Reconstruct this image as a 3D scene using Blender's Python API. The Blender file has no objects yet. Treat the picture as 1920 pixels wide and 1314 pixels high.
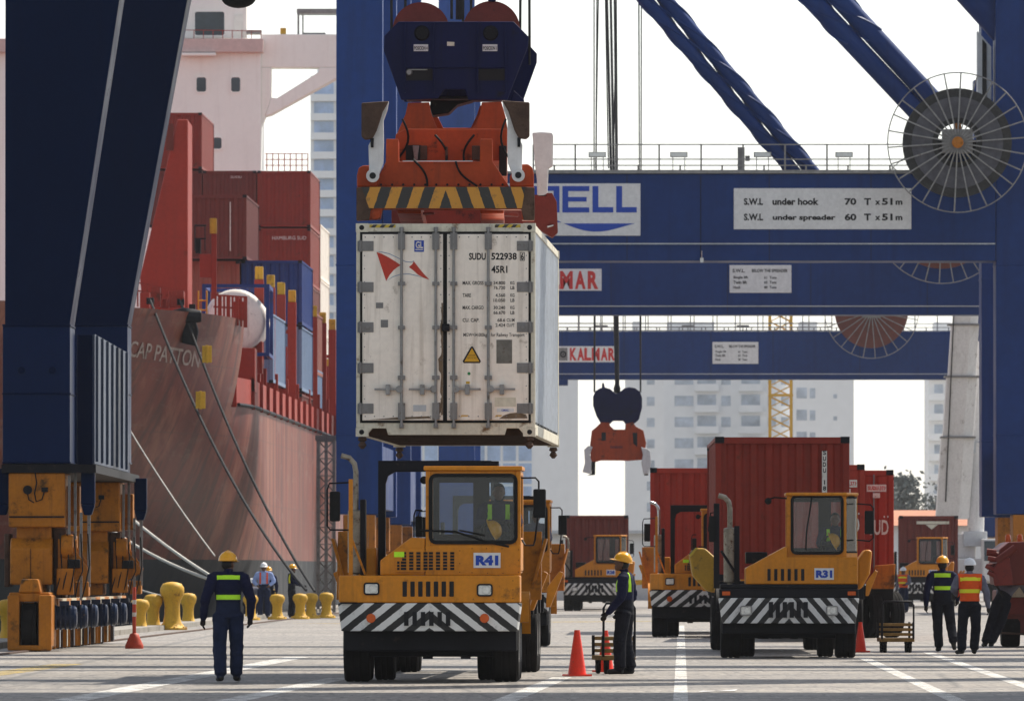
import bpy, bmesh, math, random
from mathutils import Vector, Matrix, noise
random.seed(7)
R = math.radians
PI = math.pi
SC = bpy.context.scene
COL = SC.collection
# ---------------------------------------------------------------- camera
F = 19180.0            # focal length in pixels of the 1920 px wide photograph
EYE = 1.5              # camera height, m
HOR = 1070.0           # image row of the horizon
cd = bpy.data.cameras.new('camera'); cam = bpy.data.objects.new('camera', cd); COL.objects.link(cam)
cd.sensor_fit = 'HORIZONTAL'; cd.sensor_width = 36.0; cd.lens = 36.0 * F / 1920.0
cd.clip_start = 1.0; cd.clip_end = 20000.0
cam.location = (0, 0, EYE)
cam.rotation_euler = (R(90) + math.atan((HOR - 657.0) / F), 0, 0)
cd.dof.use_dof = True; cd.dof.focus_distance = 150.0; cd.dof.aperture_fstop = 13.0
SC.camera = cam
# ---------------------------------------------------------------- light
SUN_EL, SUN_AZ = R(50), R(38)         # azimuth from straight ahead towards the right
w = bpy.data.worlds.new('World'); SC.world = w; w.use_nodes = True
nt = w.node_tree; nt.nodes.clear()
sky = nt.nodes.new('ShaderNodeTexSky'); sky.sky_type = 'NISHITA'; sky.sun_disc = False
sky.sun_elevation = SUN_EL; sky.sun_rotation = SUN_AZ
sky.air_density = 1.0; sky.dust_density = 0.7; sky.ozone_density = 1.0; sky.altitude = 0.0
bg = nt.nodes.new('ShaderNodeBackground'); bg.inputs[1].default_value = 0.11
wo = nt.nodes.new('ShaderNodeOutputWorld')
hs = nt.nodes.new('ShaderNodeHueSaturation'); hs.inputs['Saturation'].default_value = 0.42
nt.links.new(sky.outputs[0], hs.inputs['Color']); nt.links.new(hs.outputs[0], bg.inputs[0]); nt.links.new(bg.outputs[0], wo.inputs[0])
sd = bpy.data.lights.new('sun', 'SUN'); sd.energy = 4.4; sd.angle = R(0.53); sd.color = (1.0, 0.93, 0.82)
sun = bpy.data.objects.new('sun', sd); COL.objects.link(sun)
SUNV = Vector((math.cos(SUN_EL) * math.sin(SUN_AZ), math.cos(SUN_EL) * math.cos(SUN_AZ), math.sin(SUN_EL)))
sun.rotation_euler = SUNV.to_track_quat('Z', 'Y').to_euler(); sun.location = (60, 40, 120)
SC.view_settings.view_transform = 'Standard'; SC.view_settings.look = 'None'
SC.view_settings.exposure = 0.68; SC.view_settings.gamma = 1.0
SC.cycles.max_bounces = 6; SC.cycles.diffuse_bounces = 3; SC.cycles.glossy_bounces = 3
SC.cycles.transmission_bounces = 4; SC.cycles.transparent_max_bounces = 12; SC.cycles.volume_bounces = 1
SC.cycles.use_denoising = True
SC.cycles.caustics_reflective = False; SC.cycles.caustics_refractive = False
# ---------------------------------------------------------------- pixel <-> place
def X(px, Y): return (px - 960.0) / F * Y
def Z(py, Y): return EYE + (HOR - py) / F * Y
def GY(py): return EYE * F / (py - HOR)          # distance of a ground point on image row py
def V(px, py, Y): return Vector((X(px, Y), Y, Z(py, Y)))
def heading(vx): return -(vx - 960.0) / F        # rotation about Z of a thing whose length runs to vanishing point vx

# ---------------------------------------------------------------- materials
def _n(nt, t, **k):
    n = nt.nodes.new(t)
    for a, b in k.items(): setattr(n, a, b)
    return n
MATS = {}
def mat(name, col, rough=0.5, metal=0.0, var=0.12, scale=1.5, fine=0.08, dirt=0.0, dirtcol=(0.10, 0.075, 0.055), streak=0.0,
        bump=0.0, spec=0.26, coat=0.0, objco=True, bscale=30.0):
    """painted / worn surface: large tone noise + fine noise + patches of dirt or rust + vertical rain streaks"""
    if name in MATS: return MATS[name]
    m = bpy.data.materials.new(name); m.use_nodes = True; t = m.node_tree; L = t.links
    b = t.nodes['Principled BSDF']
    b.inputs['Roughness'].default_value = rough; b.inputs['Metallic'].default_value = metal
    b.inputs['Specular IOR Level'].default_value = spec
    if coat: b.inputs['Coat Weight'].default_value = coat; b.inputs['Coat Roughness'].default_value = 0.15
    tc = _n(t, 'ShaderNodeTexCoord'); co = tc.outputs['Object']
    def nz(sc, det=4.0, vec=None, rough_=0.6):
        n = _n(t, 'ShaderNodeTexNoise'); n.inputs['Scale'].default_value = sc; n.inputs['Detail'].default_value = det
        n.inputs['Roughness'].default_value = rough_
        L.new(vec or co, n.inputs['Vector']); return n.outputs['Fac']
    def ramp(v, a, b_, lo=0.0, hi=1.0):
        r = _n(t, 'ShaderNodeMapRange'); r.inputs['From Min'].default_value = a; r.inputs['From Max'].default_value = b_
        r.inputs['To Min'].default_value = lo; r.inputs['To Max'].default_value = hi; L.new(v, r.inputs['Value']); return r.outputs[0]
    def mixc(f, a, b_, mode='MIX'):
        n = _n(t, 'ShaderNodeMix', data_type='RGBA', blend_type=mode)
        if isinstance(f, float): n.inputs[0].default_value = f
        else: L.new(f, n.inputs[0])
        for v, k in ((a, 6), (b_, 7)):
            if isinstance(v, tuple): n.inputs[k].default_value = (*v, 1)
            else: L.new(v, n.inputs[k])
        return n.outputs[2]
    c = tuple(col)
    lo = tuple(x * (1 - var) for x in c); hi = tuple(min(1, x * (1 + var)) for x in c)
    out = mixc(ramp(nz(scale), 0.3, 0.7), lo, hi)
    if fine:
        f = ramp(nz(scale * 14, 3.0), 0.3, 0.7, 1 - fine, 1 + fine)
        cmb = _n(t, 'ShaderNodeCombineColor'); [L.new(f, cmb.inputs[k]) for k in range(3)]
        out = mixc(1.0, out, cmb.outputs[0], 'MULTIPLY')
    if streak:
        mp = _n(t, 'ShaderNodeMapping'); mp.inputs['Scale'].default_value = (6, 6, 0.35); L.new(co, mp.inputs['Vector'])
        s = ramp(nz(scale * 1.5, 5.0, mp.outputs[0]), 0.52, 0.75, 0, streak)
        out = mixc(s, out, tuple(dirtcol))
    rsock = None
    if dirt:
        d = ramp(nz(scale * 2.3, 8.0, None, 0.7), 0.62 - dirt * 0.25, 0.72 - dirt * 0.2)
        out = mixc(d, out, tuple(dirtcol))
        rsock = ramp(d, 0, 1, rough, min(1, rough + 0.35))
    L.new(out, b.inputs['Base Color'])
    if rsock: L.new(rsock, b.inputs['Roughness'])
    else:
        L.new(ramp(nz(scale * 3), 0.3, 0.7, max(0.02, rough - 0.08), min(1, rough + 0.08)), b.inputs['Roughness'])
    if bump:
        bp = _n(t, 'ShaderNodeBump'); bp.inputs['Strength'].default_value = bump; bp.inputs['Distance'].default_value = 0.02
        L.new(nz(bscale, 4.0), bp.inputs['Height']); L.new(bp.outputs[0], b.inputs['Normal'])
    MATS[name] = m; return m

def stripes(name, c1, c2, period, slant, chevron=True, ax=0, rough=0.5, phase=0.0, dirt=0.25):
    """hazard stripes of paint: bands across object space x, leaning with z, mirrored about x = 0 when chevron"""
    m = bpy.data.materials.new(name); m.use_nodes = True; t = m.node_tree; L = t.links; b = t.nodes['Principled BSDF']
    b.inputs['Roughness'].default_value = rough
    tc = _n(t, 'ShaderNodeTexCoord'); sp = _n(t, 'ShaderNodeSeparateXYZ'); L.new(tc.outputs['Object'], sp.inputs[0])
    def ma(op, a, b_=None):
        n = _n(t, 'ShaderNodeMath', operation=op)
        for i, v in enumerate((a, b_)):
            if v is None: continue
            if isinstance(v, (int, float)): n.inputs[i].default_value = v
            else: L.new(v, n.inputs[i])
        return n.outputs[0]
    x = ma('ABSOLUTE', sp.outputs[0]) if chevron else sp.outputs[ax]
    nz = _n(t, 'ShaderNodeTexNoise'); nz.inputs['Scale'].default_value = 14; nz.inputs['Detail'].default_value = 6; L.new(tc.outputs['Object'], nz.inputs['Vector'])
    v = ma('ADD', x, ma('MULTIPLY', sp.outputs[2], slant)); v = ma('ADD', v, phase + 100 * period)
    v = ma('ADD', v, ma('MULTIPLY', ma('SUBTRACT', nz.outputs['Fac'], 0.5), period * 0.10))
    f = ma('GREATER_THAN', ma('FRACT', ma('DIVIDE', v, period)), 0.5)
    mx = _n(t, 'ShaderNodeMix', data_type='RGBA'); L.new(f, mx.inputs[0]); mx.inputs[6].default_value = (*c1, 1); mx.inputs[7].default_value = (*c2, 1)
    n2 = _n(t, 'ShaderNodeTexNoise'); n2.inputs['Scale'].default_value = 5; n2.inputs['Detail'].default_value = 9; n2.inputs['Roughness'].default_value = 0.75
    L.new(tc.outputs['Object'], n2.inputs['Vector'])
    mr = _n(t, 'ShaderNodeMapRange'); mr.inputs['From Min'].default_value = 0.55; mr.inputs['From Max'].default_value = 0.72
    mr.inputs['To Max'].default_value = dirt * 2.4; L.new(n2.outputs['Fac'], mr.inputs['Value'])
    m2 = _n(t, 'ShaderNodeMix', data_type='RGBA'); L.new(mr.outputs[0], m2.inputs[0]); L.new(mx.outputs[2], m2.inputs[6]); m2.inputs[7].default_value = (0.05, 0.04, 0.035, 1)
    L.new(m2.outputs[2], b.inputs['Base Color'])
    return m

def glass_mat(name, tint=(0.93, 0.96, 0.98), clear=0.6):
    m = bpy.data.materials.new(name); m.use_nodes = True; t = m.node_tree; L = t.links; t.nodes.clear()
    o = _n(t, 'ShaderNodeOutputMaterial'); tr = _n(t, 'ShaderNodeBsdfTransparent'); tr.inputs[0].default_value = (*[x * clear + (1 - clear) * x for x in tint], 1)
    gl = _n(t, 'ShaderNodeBsdfGlossy'); gl.inputs['Roughness'].default_value = 0.06
    df = _n(t, 'ShaderNodeBsdfDiffuse'); df.inputs[0].default_value = (0.16, 0.19, 0.25, 1)
    fr = _n(t, 'ShaderNodeFresnel'); fr.inputs[0].default_value = 1.4
    a = _n(t, 'ShaderNodeMixShader'); L.new(fr.outputs[0], a.inputs[0]); L.new(tr.outputs[0], a.inputs[1]); L.new(gl.outputs[0], a.inputs[2])
    c = _n(t, 'ShaderNodeMixShader'); tcn = _n(t, 'ShaderNodeTexCoord'); nz = _n(t, 'ShaderNodeTexNoise'); nz.inputs['Scale'].default_value = 3.0; nz.inputs['Detail'].default_value = 6
    L.new(tcn.outputs['Object'], nz.inputs['Vector'])
    mr = _n(t, 'ShaderNodeMapRange'); mr.inputs['From Min'].default_value = 0.3; mr.inputs['From Max'].default_value = 0.8
    mr.inputs['To Min'].default_value = 0.015; mr.inputs['To Max'].default_value = 0.06; L.new(nz.outputs['Fac'], mr.inputs['Value'])
    L.new(mr.outputs[0], c.inputs[0]); L.new(a.outputs[0], c.inputs[1]); L.new(df.outputs[0], c.inputs[2]); L.new(c.outputs[0], o.inputs[0])
    return m

RUST = (0.075, 0.034, 0.018)
M = dict(
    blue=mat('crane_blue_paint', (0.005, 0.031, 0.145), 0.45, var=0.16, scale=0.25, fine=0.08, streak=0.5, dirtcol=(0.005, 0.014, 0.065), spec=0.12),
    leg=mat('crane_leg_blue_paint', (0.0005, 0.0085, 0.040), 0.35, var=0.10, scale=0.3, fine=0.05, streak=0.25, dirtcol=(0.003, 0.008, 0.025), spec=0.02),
    legblue=mat('lit_crane_blue_paint', (0.010, 0.050, 0.215), 0.45, var=0.14, scale=0.25, fine=0.06, streak=0.4, dirtcol=(0.008, 0.025, 0.09), spec=0.12),  # crane blue lightened for the left legs, as if the sun caught them
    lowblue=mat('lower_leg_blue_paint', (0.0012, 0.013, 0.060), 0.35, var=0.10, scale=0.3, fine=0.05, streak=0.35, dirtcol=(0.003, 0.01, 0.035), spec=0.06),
    reelred=mat('reel_red_paint', (0.13, 0.036, 0.026), 0.6, var=.15, scale=2),
    pale=mat('pale_grey_paint', (0.50, 0.52, 0.54), 0.42, var=0.1, scale=0.5, streak=0.3, dirtcol=(0.2, 0.19, 0.18)),
    navy=mat('navy_headblock_paint', (0.005, 0.009, 0.055), 0.5, spec=0.12, var=0.2, scale=1.2, dirt=0.12, dirtcol=(0.012, 0.012, 0.016), streak=0.3),
    amber=mat('amber_machine_paint', (0.42, 0.145, 0.008), 0.5, spec=0.2, var=0.2, scale=1.2, dirt=0.30, dirtcol=(0.09, 0.045, 0.015), streak=0.55),
    yellow=mat('tractor_yellow_paint', (0.60, 0.215, 0.006), 0.40, var=0.10, scale=1.0, fine=0.08, dirt=0.13, dirtcol=(0.20, 0.075, 0.012), streak=0.40),
    bollard=mat('bollard_yellow_paint', (0.60, 0.34, 0.025), 0.6, var=0.14, scale=1.6, dirt=0.28, dirtcol=(0.16, 0.08, 0.03), streak=0.3),
    orange=mat('spreader_orange_paint', (0.38, 0.052, 0.009), 0.5, spec=0.2, var=0.2, scale=1.1, dirt=0.24, dirtcol=(0.06, 0.025, 0.015), streak=0.4),
    white=mat('container_white_paint', (0.90, 0.82, 0.72), 0.42, var=0.07, scale=0.9, fine=0.05, dirt=0.10, dirtcol=(0.30, 0.23, 0.16), streak=0.5),
    cream=mat('container_frame_paint', (0.66, 0.62, 0.50), 0.5, var=0.08, scale=1.3, dirt=0.18, dirtcol=(0.20, 0.12, 0.06), streak=0.3),
    alu=mat('aluminium_side', (0.66, 0.70, 0.75), 0.42, metal=0.15, var=0.10, scale=0.6, streak=0.3, dirtcol=(0.3, 0.3, 0.3)),
    steel=mat('galvanised_steel', (0.24, 0.235, 0.23), 0.45, metal=0.6, var=0.2, scale=4, dirt=0.15, dirtcol=(0.12, 0.09, 0.07)),
    grey=mat('grey_hinge_paint', (0.20, 0.195, 0.19), 0.5, var=0.15, scale=5, dirt=0.1),
    black=mat('black_rubber', (0.012, 0.012, 0.012), 0.65, spec=0.12, var=0.3, scale=3),
    tyre=mat('dusty_tyre_rubber', (0.013, 0.012, 0.012), 0.85, var=0.35, scale=4, dirt=0.10, dirtcol=(0.035, 0.03, 0.028), bump=0.3, spec=0.10),
    dark=mat('dark_steel_paint', (0.009, 0.009, 0.012), 0.5, spec=0.12, var=0.3, scale=2, dirt=0.1, dirtcol=(0.05, 0.04, 0.03)),
    rust=mat('rusty_steel', (0.085, 0.05, 0.035), 0.8, var=0.35, scale=3, dirt=0.3, dirtcol=(0.05, 0.03, 0.02), bump=0.4),
    red=mat('container_red_paint', (0.24, 0.026, 0.014), 0.48, spec=0.2, var=0.10, scale=0.8, dirt=0.06, dirtcol=RUST, streak=0.30),
    red2=mat('container_bright_red_paint', (0.36, 0.034, 0.018), 0.5, spec=0.2, var=0.08, scale=0.8, dirt=0.05, dirtcol=RUST, streak=0.25),
    maroon=mat('container_maroon_paint', (0.15, 0.030, 0.022), 0.5, spec=0.2, var=0.12, scale=0.8, dirt=0.06, dirtcol=RUST, streak=0.3),
    cblue=mat('container_blue_paint', (0.012, 0.04, 0.19), 0.5, var=0.12, scale=0.8, dirt=0.06, dirtcol=RUST, streak=0.25),
    lightblue=mat('container_light_blue_paint', (0.16, 0.23, 0.36), 0.5, var=0.1, scale=0.8, streak=0.25, dirtcol=(0.15, 0.15, 0.15)),
    shipred=mat('ship_deck_red_paint', (0.33, 0.032, 0.016), 0.5, spec=0.25, var=0.10, scale=0.5, dirt=0.05, dirtcol=RUST, streak=0.25),
    shipwhite=mat('ship_white_paint', (0.92, 0.91, 0.86), 0.5, var=0.04, scale=0.3, fine=0.02, streak=0.16, dirtcol=(0.45, 0.36, 0.30)),
    sheave=mat('sheave_red_paint', (0.17, 0.025, 0.018), 0.5, var=0.2, scale=2, dirt=0.15, dirtcol=(0.03, 0.02, 0.02)),
    cable=mat('wire_rope', (0.03, 0.03, 0.03), 0.6, var=0.3, scale=8),
    rope=mat('pale_mooring_rope', (0.42, 0.40, 0.36), 0.9, var=0.2, scale=9, bump=0.6, bscale=60),
    darkrope=mat('dark_mooring_rope', (0.035, 0.036, 0.038), 0.9, var=0.25, scale=9, bump=0.6, bscale=60),
    sign=mat('white_sign_board', (0.68, 0.68, 0.68), 0.5, var=0.04, scale=0.6, streak=0.10, dirtcol=(0.35, 0.34, 0.33)),
    ink=mat('black_lettering', (0.018, 0.018, 0.02), 0.6, spec=0.12, var=0.1),
    blueink=mat('blue_lettering', (0.015, 0.06, 0.38), 0.5, var=0.06),
    redink=mat('red_lettering', (0.55, 0.035, 0.03), 0.5, var=0.08),
    whiteink=mat('white_lettering', (0.70, 0.66, 0.60), 0.6, var=0.15, scale=6, dirt=0.2, dirtcol=(0.3, 0.15, 0.12)),
    bowink=mat('faded_bow_lettering', (0.42, 0.33, 0.29), 0.6, var=.2, scale=2, dirt=.25, dirtcol=(.2, .09, .07)),
    flagred=mat('red_decal', (0.50, 0.045, 0.025), 0.5, var=0.05),
    flagblue=mat('blue_grey_decal', (0.20, 0.27, 0.40), 0.5, var=0.05),
    cone=mat('orange_cone_plastic', (0.85, 0.045, 0.015), 0.42, var=0.06, scale=4, dirt=0.05),
    post=mat('orange_post_plastic', (0.50, 0.06, 0.025), 0.5, var=0.1, scale=5, dirt=0.1),
    helmet=mat('yellow_helmet_plastic', (0.85, 0.40, 0.015), 0.28, var=0.04, scale=5, coat=0.3),
    whelmet=mat('white_helmet_plastic', (0.78, 0.78, 0.78), 0.3, var=0.04, scale=5, coat=0.3),
    lime=mat('lime_reflective_tape', (0.50, 0.90, 0.03), 0.6, var=0.05, scale=8),
    yelt=mat('yellow_reflective_tape', (0.85, 0.80, 0.03), 0.6, var=0.05, scale=8),
    navycloth=mat('navy_coverall_cloth', (0.006, 0.008, 0.034), 0.9, var=0.25, scale=7, bump=0.5, bscale=24, spec=0.2),
    denim=mat('denim_cloth', (0.010, 0.017, 0.046), 0.9, var=0.30, scale=8, bump=0.5, bscale=24, spec=0.2),
    blackcloth=mat('dark_trouser_cloth', (0.006, 0.007, 0.013), 0.9, var=0.3, scale=8, bump=0.5, bscale=24, spec=0.2),
    greycloth=mat('grey_shirt_cloth', (0.14, 0.14, 0.18), 0.9, var=0.2, scale=8, bump=0.5, bscale=24, spec=0.2),
    paleblue=mat('pale_blue_shirt_cloth', (0.28, 0.36, 0.62), 0.9, var=0.15, scale=8, bump=0.4, bscale=24, spec=0.2),
    vest=mat('orange_vest_cloth', (0.80, 0.10, 0.012), 0.8, var=0.10, scale=8, bump=0.4, bscale=24),
    skin=mat('brown_skin', (0.13, 0.062, 0.036), 0.5, var=0.12, scale=9),
    hair=mat('black_hair', (0.008, 0.007, 0.006), 0.6, var=0.3, scale=30),
    glove=mat('dark_work_glove', (0.022, 0.018, 0.016), 0.85, var=0.3, scale=20),
    boot=mat('black_boot_leather', (0.010, 0.009, 0.009), 0.5, var=0.3, scale=12),
    lens=mat('clear_lamp_lens', (0.55, 0.56, 0.56), 0.12, metal=0.5, var=0.2, scale=25),
    amberlens=mat('orange_lamp_lens', (0.62, 0.10, 0.01), 0.2, var=0.1, scale=20),
    chrome=mat('bright_exhaust_pipe', (0.45, 0.45, 0.46), 0.22, metal=0.9, var=0.2, scale=5),
    pipe=mat('weathered_exhaust_pipe', (0.30, 0.26, 0.20), 0.5, metal=0.4, var=0.3, scale=5, dirt=0.3, dirtcol=(0.12, 0.06, 0.03)),
    rim=mat('pale_wheel_rim', (0.45, 0.44, 0.42), 0.5, var=0.15, scale=5, dirt=0.15),
    apart=mat('white_apartment_plaster', (0.78, 0.79, 0.80), 0.8, var=0.03, scale=0.05, fine=0.03, streak=0.08, dirtcol=(0.4, 0.4, 0.4)),
    pane=mat('dark_window_glass', (0.05, 0.07, 0.085), 0.15, var=0.3, scale=0.4),
    farpane=mat('haze_pale_window', (0.40, 0.45, 0.52), 0.25, var=0.35, scale=0.4),  # window glass paled, distance haze put into its colour
    bluepane=mat('blue_tinted_glass', (0.36, 0.47, 0.66), 0.15, var=0.25, scale=0.3),  # blue glass brightened to carry distance haze in its colour
    trunk=mat('tree_bark', (0.07, 0.055, 0.04), 0.9, var=0.3, scale=3),
    leaf=mat('haze_pale_tree_leaves', (0.115, 0.13, 0.12), 0.7, var=0.35, scale=0.8),  # leaf colour greyed and lightened in place of distance haze
    boom=mat('white_boom_paint', (0.68, 0.67, 0.66), 0.4, var=0.06, scale=0.7, dirt=0.05, dirtcol=(0.25, 0.22, 0.2), streak=0.3),
    tower=mat('tower_crane_yellow_paint', (0.62, 0.34, 0.02), 0.5, var=0.08, scale=1),
    sack=mat('pale_seat_cover', (0.35, 0.35, 0.34), 0.9, var=0.2, scale=8),
)
M['bumper'] = stripes('black_white_bumper_stripes', (0.008, 0.008, 0.009), (0.74, 0.73, 0.70), 0.29, 1.28, phase=0.07)
M['bumper_close'] = stripes('close_black_white_stripes', (0.008, 0.008, 0.009), (0.74, 0.73, 0.70), 0.235, 0.85)
M['hazard'] = stripes('black_yellow_hazard_stripes', (0.020, 0.018, 0.016), (0.58, 0.26, 0.02), 0.30, 0.34, dirt=0.4, phase=0.0)
M['hazard_small'] = stripes('black_yellow_edge_stripes', (0.02, 0.02, 0.02), (0.55, 0.40, 0.03), 0.12, -0.9, chevron=False, dirt=0.35)
M['railstripe'] = stripes('cream_orange_rail_stripes', (0.50, 0.18, 0.02), (0.62, 0.55, 0.40), 3.2, 0.0, chevron=False, ax=1, dirt=0.3)
M['dusty'] = mat('container_faded_red_paint', (0.30, 0.09, 0.06), 0.5, var=0.1, scale=1, streak=0.3, dirtcol=RUST)
M['glass'] = glass_mat('cab_glass')

# ---------------------------------------------------------------- mesh building
class MB:
    """collects shapes, then links them as ONE mesh object"""
    def __init__(s): s.bm = bmesh.new(); s.mats = []; s.cur = 0
    def use(s, m):
        if m not in s.mats: s.mats.append(m)
        s.cur = s.mats.index(m); return s
    def _f(s, vs):
        try: f = s.bm.faces.new(vs)
        except ValueError: return None
        f.material_index = s.cur; return f
    def box(s, x0, x1, y0, y1, z0, z1, mtx=None):
        p = [Vector((x, y, z)) for z in (z0, z1) for y in (y0, y1) for x in (x0, x1)]
        if mtx is not None: p = [mtx @ q for q in p]
        v = [s.bm.verts.new(q) for q in p]
        for f in ((0, 2, 3, 1), (4, 5, 7, 6), (0, 1, 5, 4), (2, 6, 7, 3), (0, 4, 6, 2), (1, 3, 7, 5)): s._f([v[i] for i in f])
        return s
    def prism(s, pts, a, b, axis='y', pts2=None):
        """polygon extruded from a to b along an axis; pts are (x,z) for y, (y,z) for x, (x,y) for z"""
        def mk(q, h): return {'y': (q[0], h, q[1]), 'x': (h, q[0], q[1]), 'z': (q[0], q[1], h)}[axis]
        pts2 = pts2 or pts
        A = [s.bm.verts.new(mk(q, a)) for q in pts]; B = [s.bm.verts.new(mk(q, b)) for q in pts2]; n = len(pts)
        s._f(A); s._f(B[::-1])
        for i in range(n): s._f([A[i], B[i], B[(i + 1) % n], A[(i + 1) % n]])
        return s
    def tube(s, pts, r, n=8, cap=True):
        pts = [Vector(p) for p in pts]; rings = []
        rr = r if isinstance(r, (list, tuple)) else [r] * len(pts); up = None
        for i, p in enumerate(pts):
            d = (pts[min(i + 1, len(pts) - 1)] - pts[max(i - 1, 0)]).normalized()
            if up is None: up = Vector((0, 0, 1)) if abs(d.z) < 0.9 else Vector((1, 0, 0))
            a = d.cross(up)
            a = a.normalized() if a.length > 1e-6 else Vector((1, 0, 0)); u = a.cross(d).normalized(); up = u
            rings.append([s.bm.verts.new(p + (a * math.cos(2 * PI * k / n) + u * math.sin(2 * PI * k / n)) * rr[i]) for k in range(n)])
        for A, B in zip(rings, rings[1:]):
            for k in range(n): s._f([A[k], A[(k + 1) % n], B[(k + 1) % n], B[k]])
        if cap: s._f(rings[0][::-1]); s._f(rings[-1])
        return s
    def bar(s, a, b, t, t2=None):
        a, b = Vector(a), Vector(b); d = b - a
        q = d.to_track_quat('Z', 'Y').to_matrix().to_4x4(); q.translation = a; t2 = t2 or t
        return s.box(-t / 2, t / 2, -t2 / 2, t2 / 2, 0, d.length, q)
    def lathe(s, prof, n=20, c=(0, 0, 0), axis='z', cap=True):
        c = Vector(c); rings = []
        for r, h in prof:
            ring = []
            for k in range(n):
                a = 2 * PI * k / n; u, v = r * math.cos(a), r * math.sin(a)
                ring.append(s.bm.verts.new(c + Vector({'z': (u, v, h), 'y': (u, h, v), 'x': (h, u, v)}[axis])))
            rings.append(ring)
        for A, B in zip(rings, rings[1:]):
            for k in range(n): s._f([A[k], A[(k + 1) % n], B[(k + 1) % n], B[k]])
        if cap:
            s._f(rings[0][::-1]); s._f(rings[-1])
        return s
    def ell(s, c, r, n=16, m=10, fn=None):
        c = Vector(c); rows = []
        for i in range(1, m):
            t = PI * i / m; row = []
            for k in range(n):
                a = 2 * PI * k / n; p = Vector((math.sin(t) * math.cos(a), math.sin(t) * math.sin(a), math.cos(t)))
                q = Vector((p.x * r[0], p.y * r[1], p.z * r[2]))
                if fn: q = fn(p, q)
                row.append(s.bm.verts.new(c + q))
            rows.append(row)
        t0 = Vector((0, 0, r[2])); b0 = Vector((0, 0, -r[2]))
        if fn: t0 = fn(Vector((0, 0, 1)), t0); b0 = fn(Vector((0, 0, -1)), b0)
        T = s.bm.verts.new(c + t0); B = s.bm.verts.new(c + b0)
        for k in range(n): s._f([T, rows[0][k], rows[0][(k + 1) % n]]); s._f([B, rows[-1][(k + 1) % n], rows[-1][k]])
        for A, C in zip(rows, rows[1:]):
            for k in range(n): s._f([A[k], C[k], C[(k + 1) % n], A[(k + 1) % n]])
        return s
    def grid(s, rows):
        vs = [[s.bm.verts.new(p) for p in r] for r in rows]
        for A, B in zip(vs, vs[1:]):
            for k in range(len(A) - 1): s._f([A[k], A[k + 1], B[k + 1], B[k]])
        return s
    def frame(s, x0, x1, z0, z1, t, y0, y1, rnd=0.0):
        """rectangular ring standing in the xz plane"""
        def rp(x0, x1, z0, z1, r):
            if r <= 0: return [(x0, z0), (x1, z0), (x1, z1), (x0, z1)]
            o = []
            for cx, cz, a in ((x1 - r, z0 + r, -90), (x1 - r, z1 - r, 0), (x0 + r, z1 - r, 90), (x0 + r, z0 + r, 180)):
                for k in range(5): o.append((cx + r * math.cos(R(a + 22.5 * k)), cz + r * math.sin(R(a + 22.5 * k))))
            return o
        O, I = rp(x0, x1, z0, z1, rnd + (t if rnd else 0)), rp(x0 + t, x1 - t, z0 + t, z1 - t, rnd)
        n = len(O); vo = [[s.bm.verts.new((q[0], y, q[1])) for q in P] for y in (y0, y1) for P in (O, I)]
        for i in range(n):
            j = (i + 1) % n
            s._f([vo[0][i], vo[0][j], vo[1][j], vo[1][i]]); s._f([vo[2][i], vo[3][i], vo[3][j], vo[2][j]])
            s._f([vo[0][i], vo[2][i], vo[2][j], vo[0][j]]); s._f([vo[1][i], vo[1][j], vo[3][j], vo[3][i]])
        return s
    def build(s, name, m=None, parent=None, bevel=0.0, smooth=None, loc=None, rz=0.0, seg=2, pivot=None):
        me = bpy.data.meshes.new(name)
        if pivot is not None: bmesh.ops.translate(s.bm, verts=s.bm.verts, vec=-Vector(pivot))
        bmesh.ops.recalc_face_normals(s.bm, faces=s.bm.faces)
        if bevel > 0:
            ed = [e for e in s.bm.edges if len(e.link_faces) == 2 and e.calc_face_angle(0) > 0.5]
            if ed: bmesh.ops.bevel(s.bm, geom=ed, offset=bevel, offset_type='OFFSET', segments=seg, profile=0.5, affect='EDGES', clamp_overlap=True)
        s.bm.to_mesh(me); s.bm.free()
        for q in (s.mats or [m]): me.materials.append(M[q] if isinstance(q, str) else q)
        o = bpy.data.objects.new(name, me); COL.objects.link(o)
        if parent is not None: o.parent = parent
        if loc is not None: o.location = loc
        elif pivot is not None: o.location = pivot
        if rz: o.rotation_euler.z = rz
        if smooth is not None:
            me.polygons.foreach_set('use_smooth', [True] * len(me.polygons))
            me.set_sharp_from_angle(angle=R(smooth))
        return o
def tag(o, label, cat, group=None, kind=None):
    if label: o['label'] = label
    if cat: o['category'] = cat
    if group: o['group'] = group
    if kind: o['kind'] = kind
    return o
def empty(name, loc, rz, label, cat, group=None):
    o = bpy.data.objects.new(name, None); COL.objects.link(o); o.location = loc; o.rotation_euler.z = rz
    return tag(o, label, cat, group)
def copy_tree(o, parent=None):
    c = o.copy(); COL.objects.link(c); c.parent = parent
    for ch in list(o.children): copy_tree(ch, c)
    return c
def struct(o): o['kind'] = 'structure'; return o
_TX = {}
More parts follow.
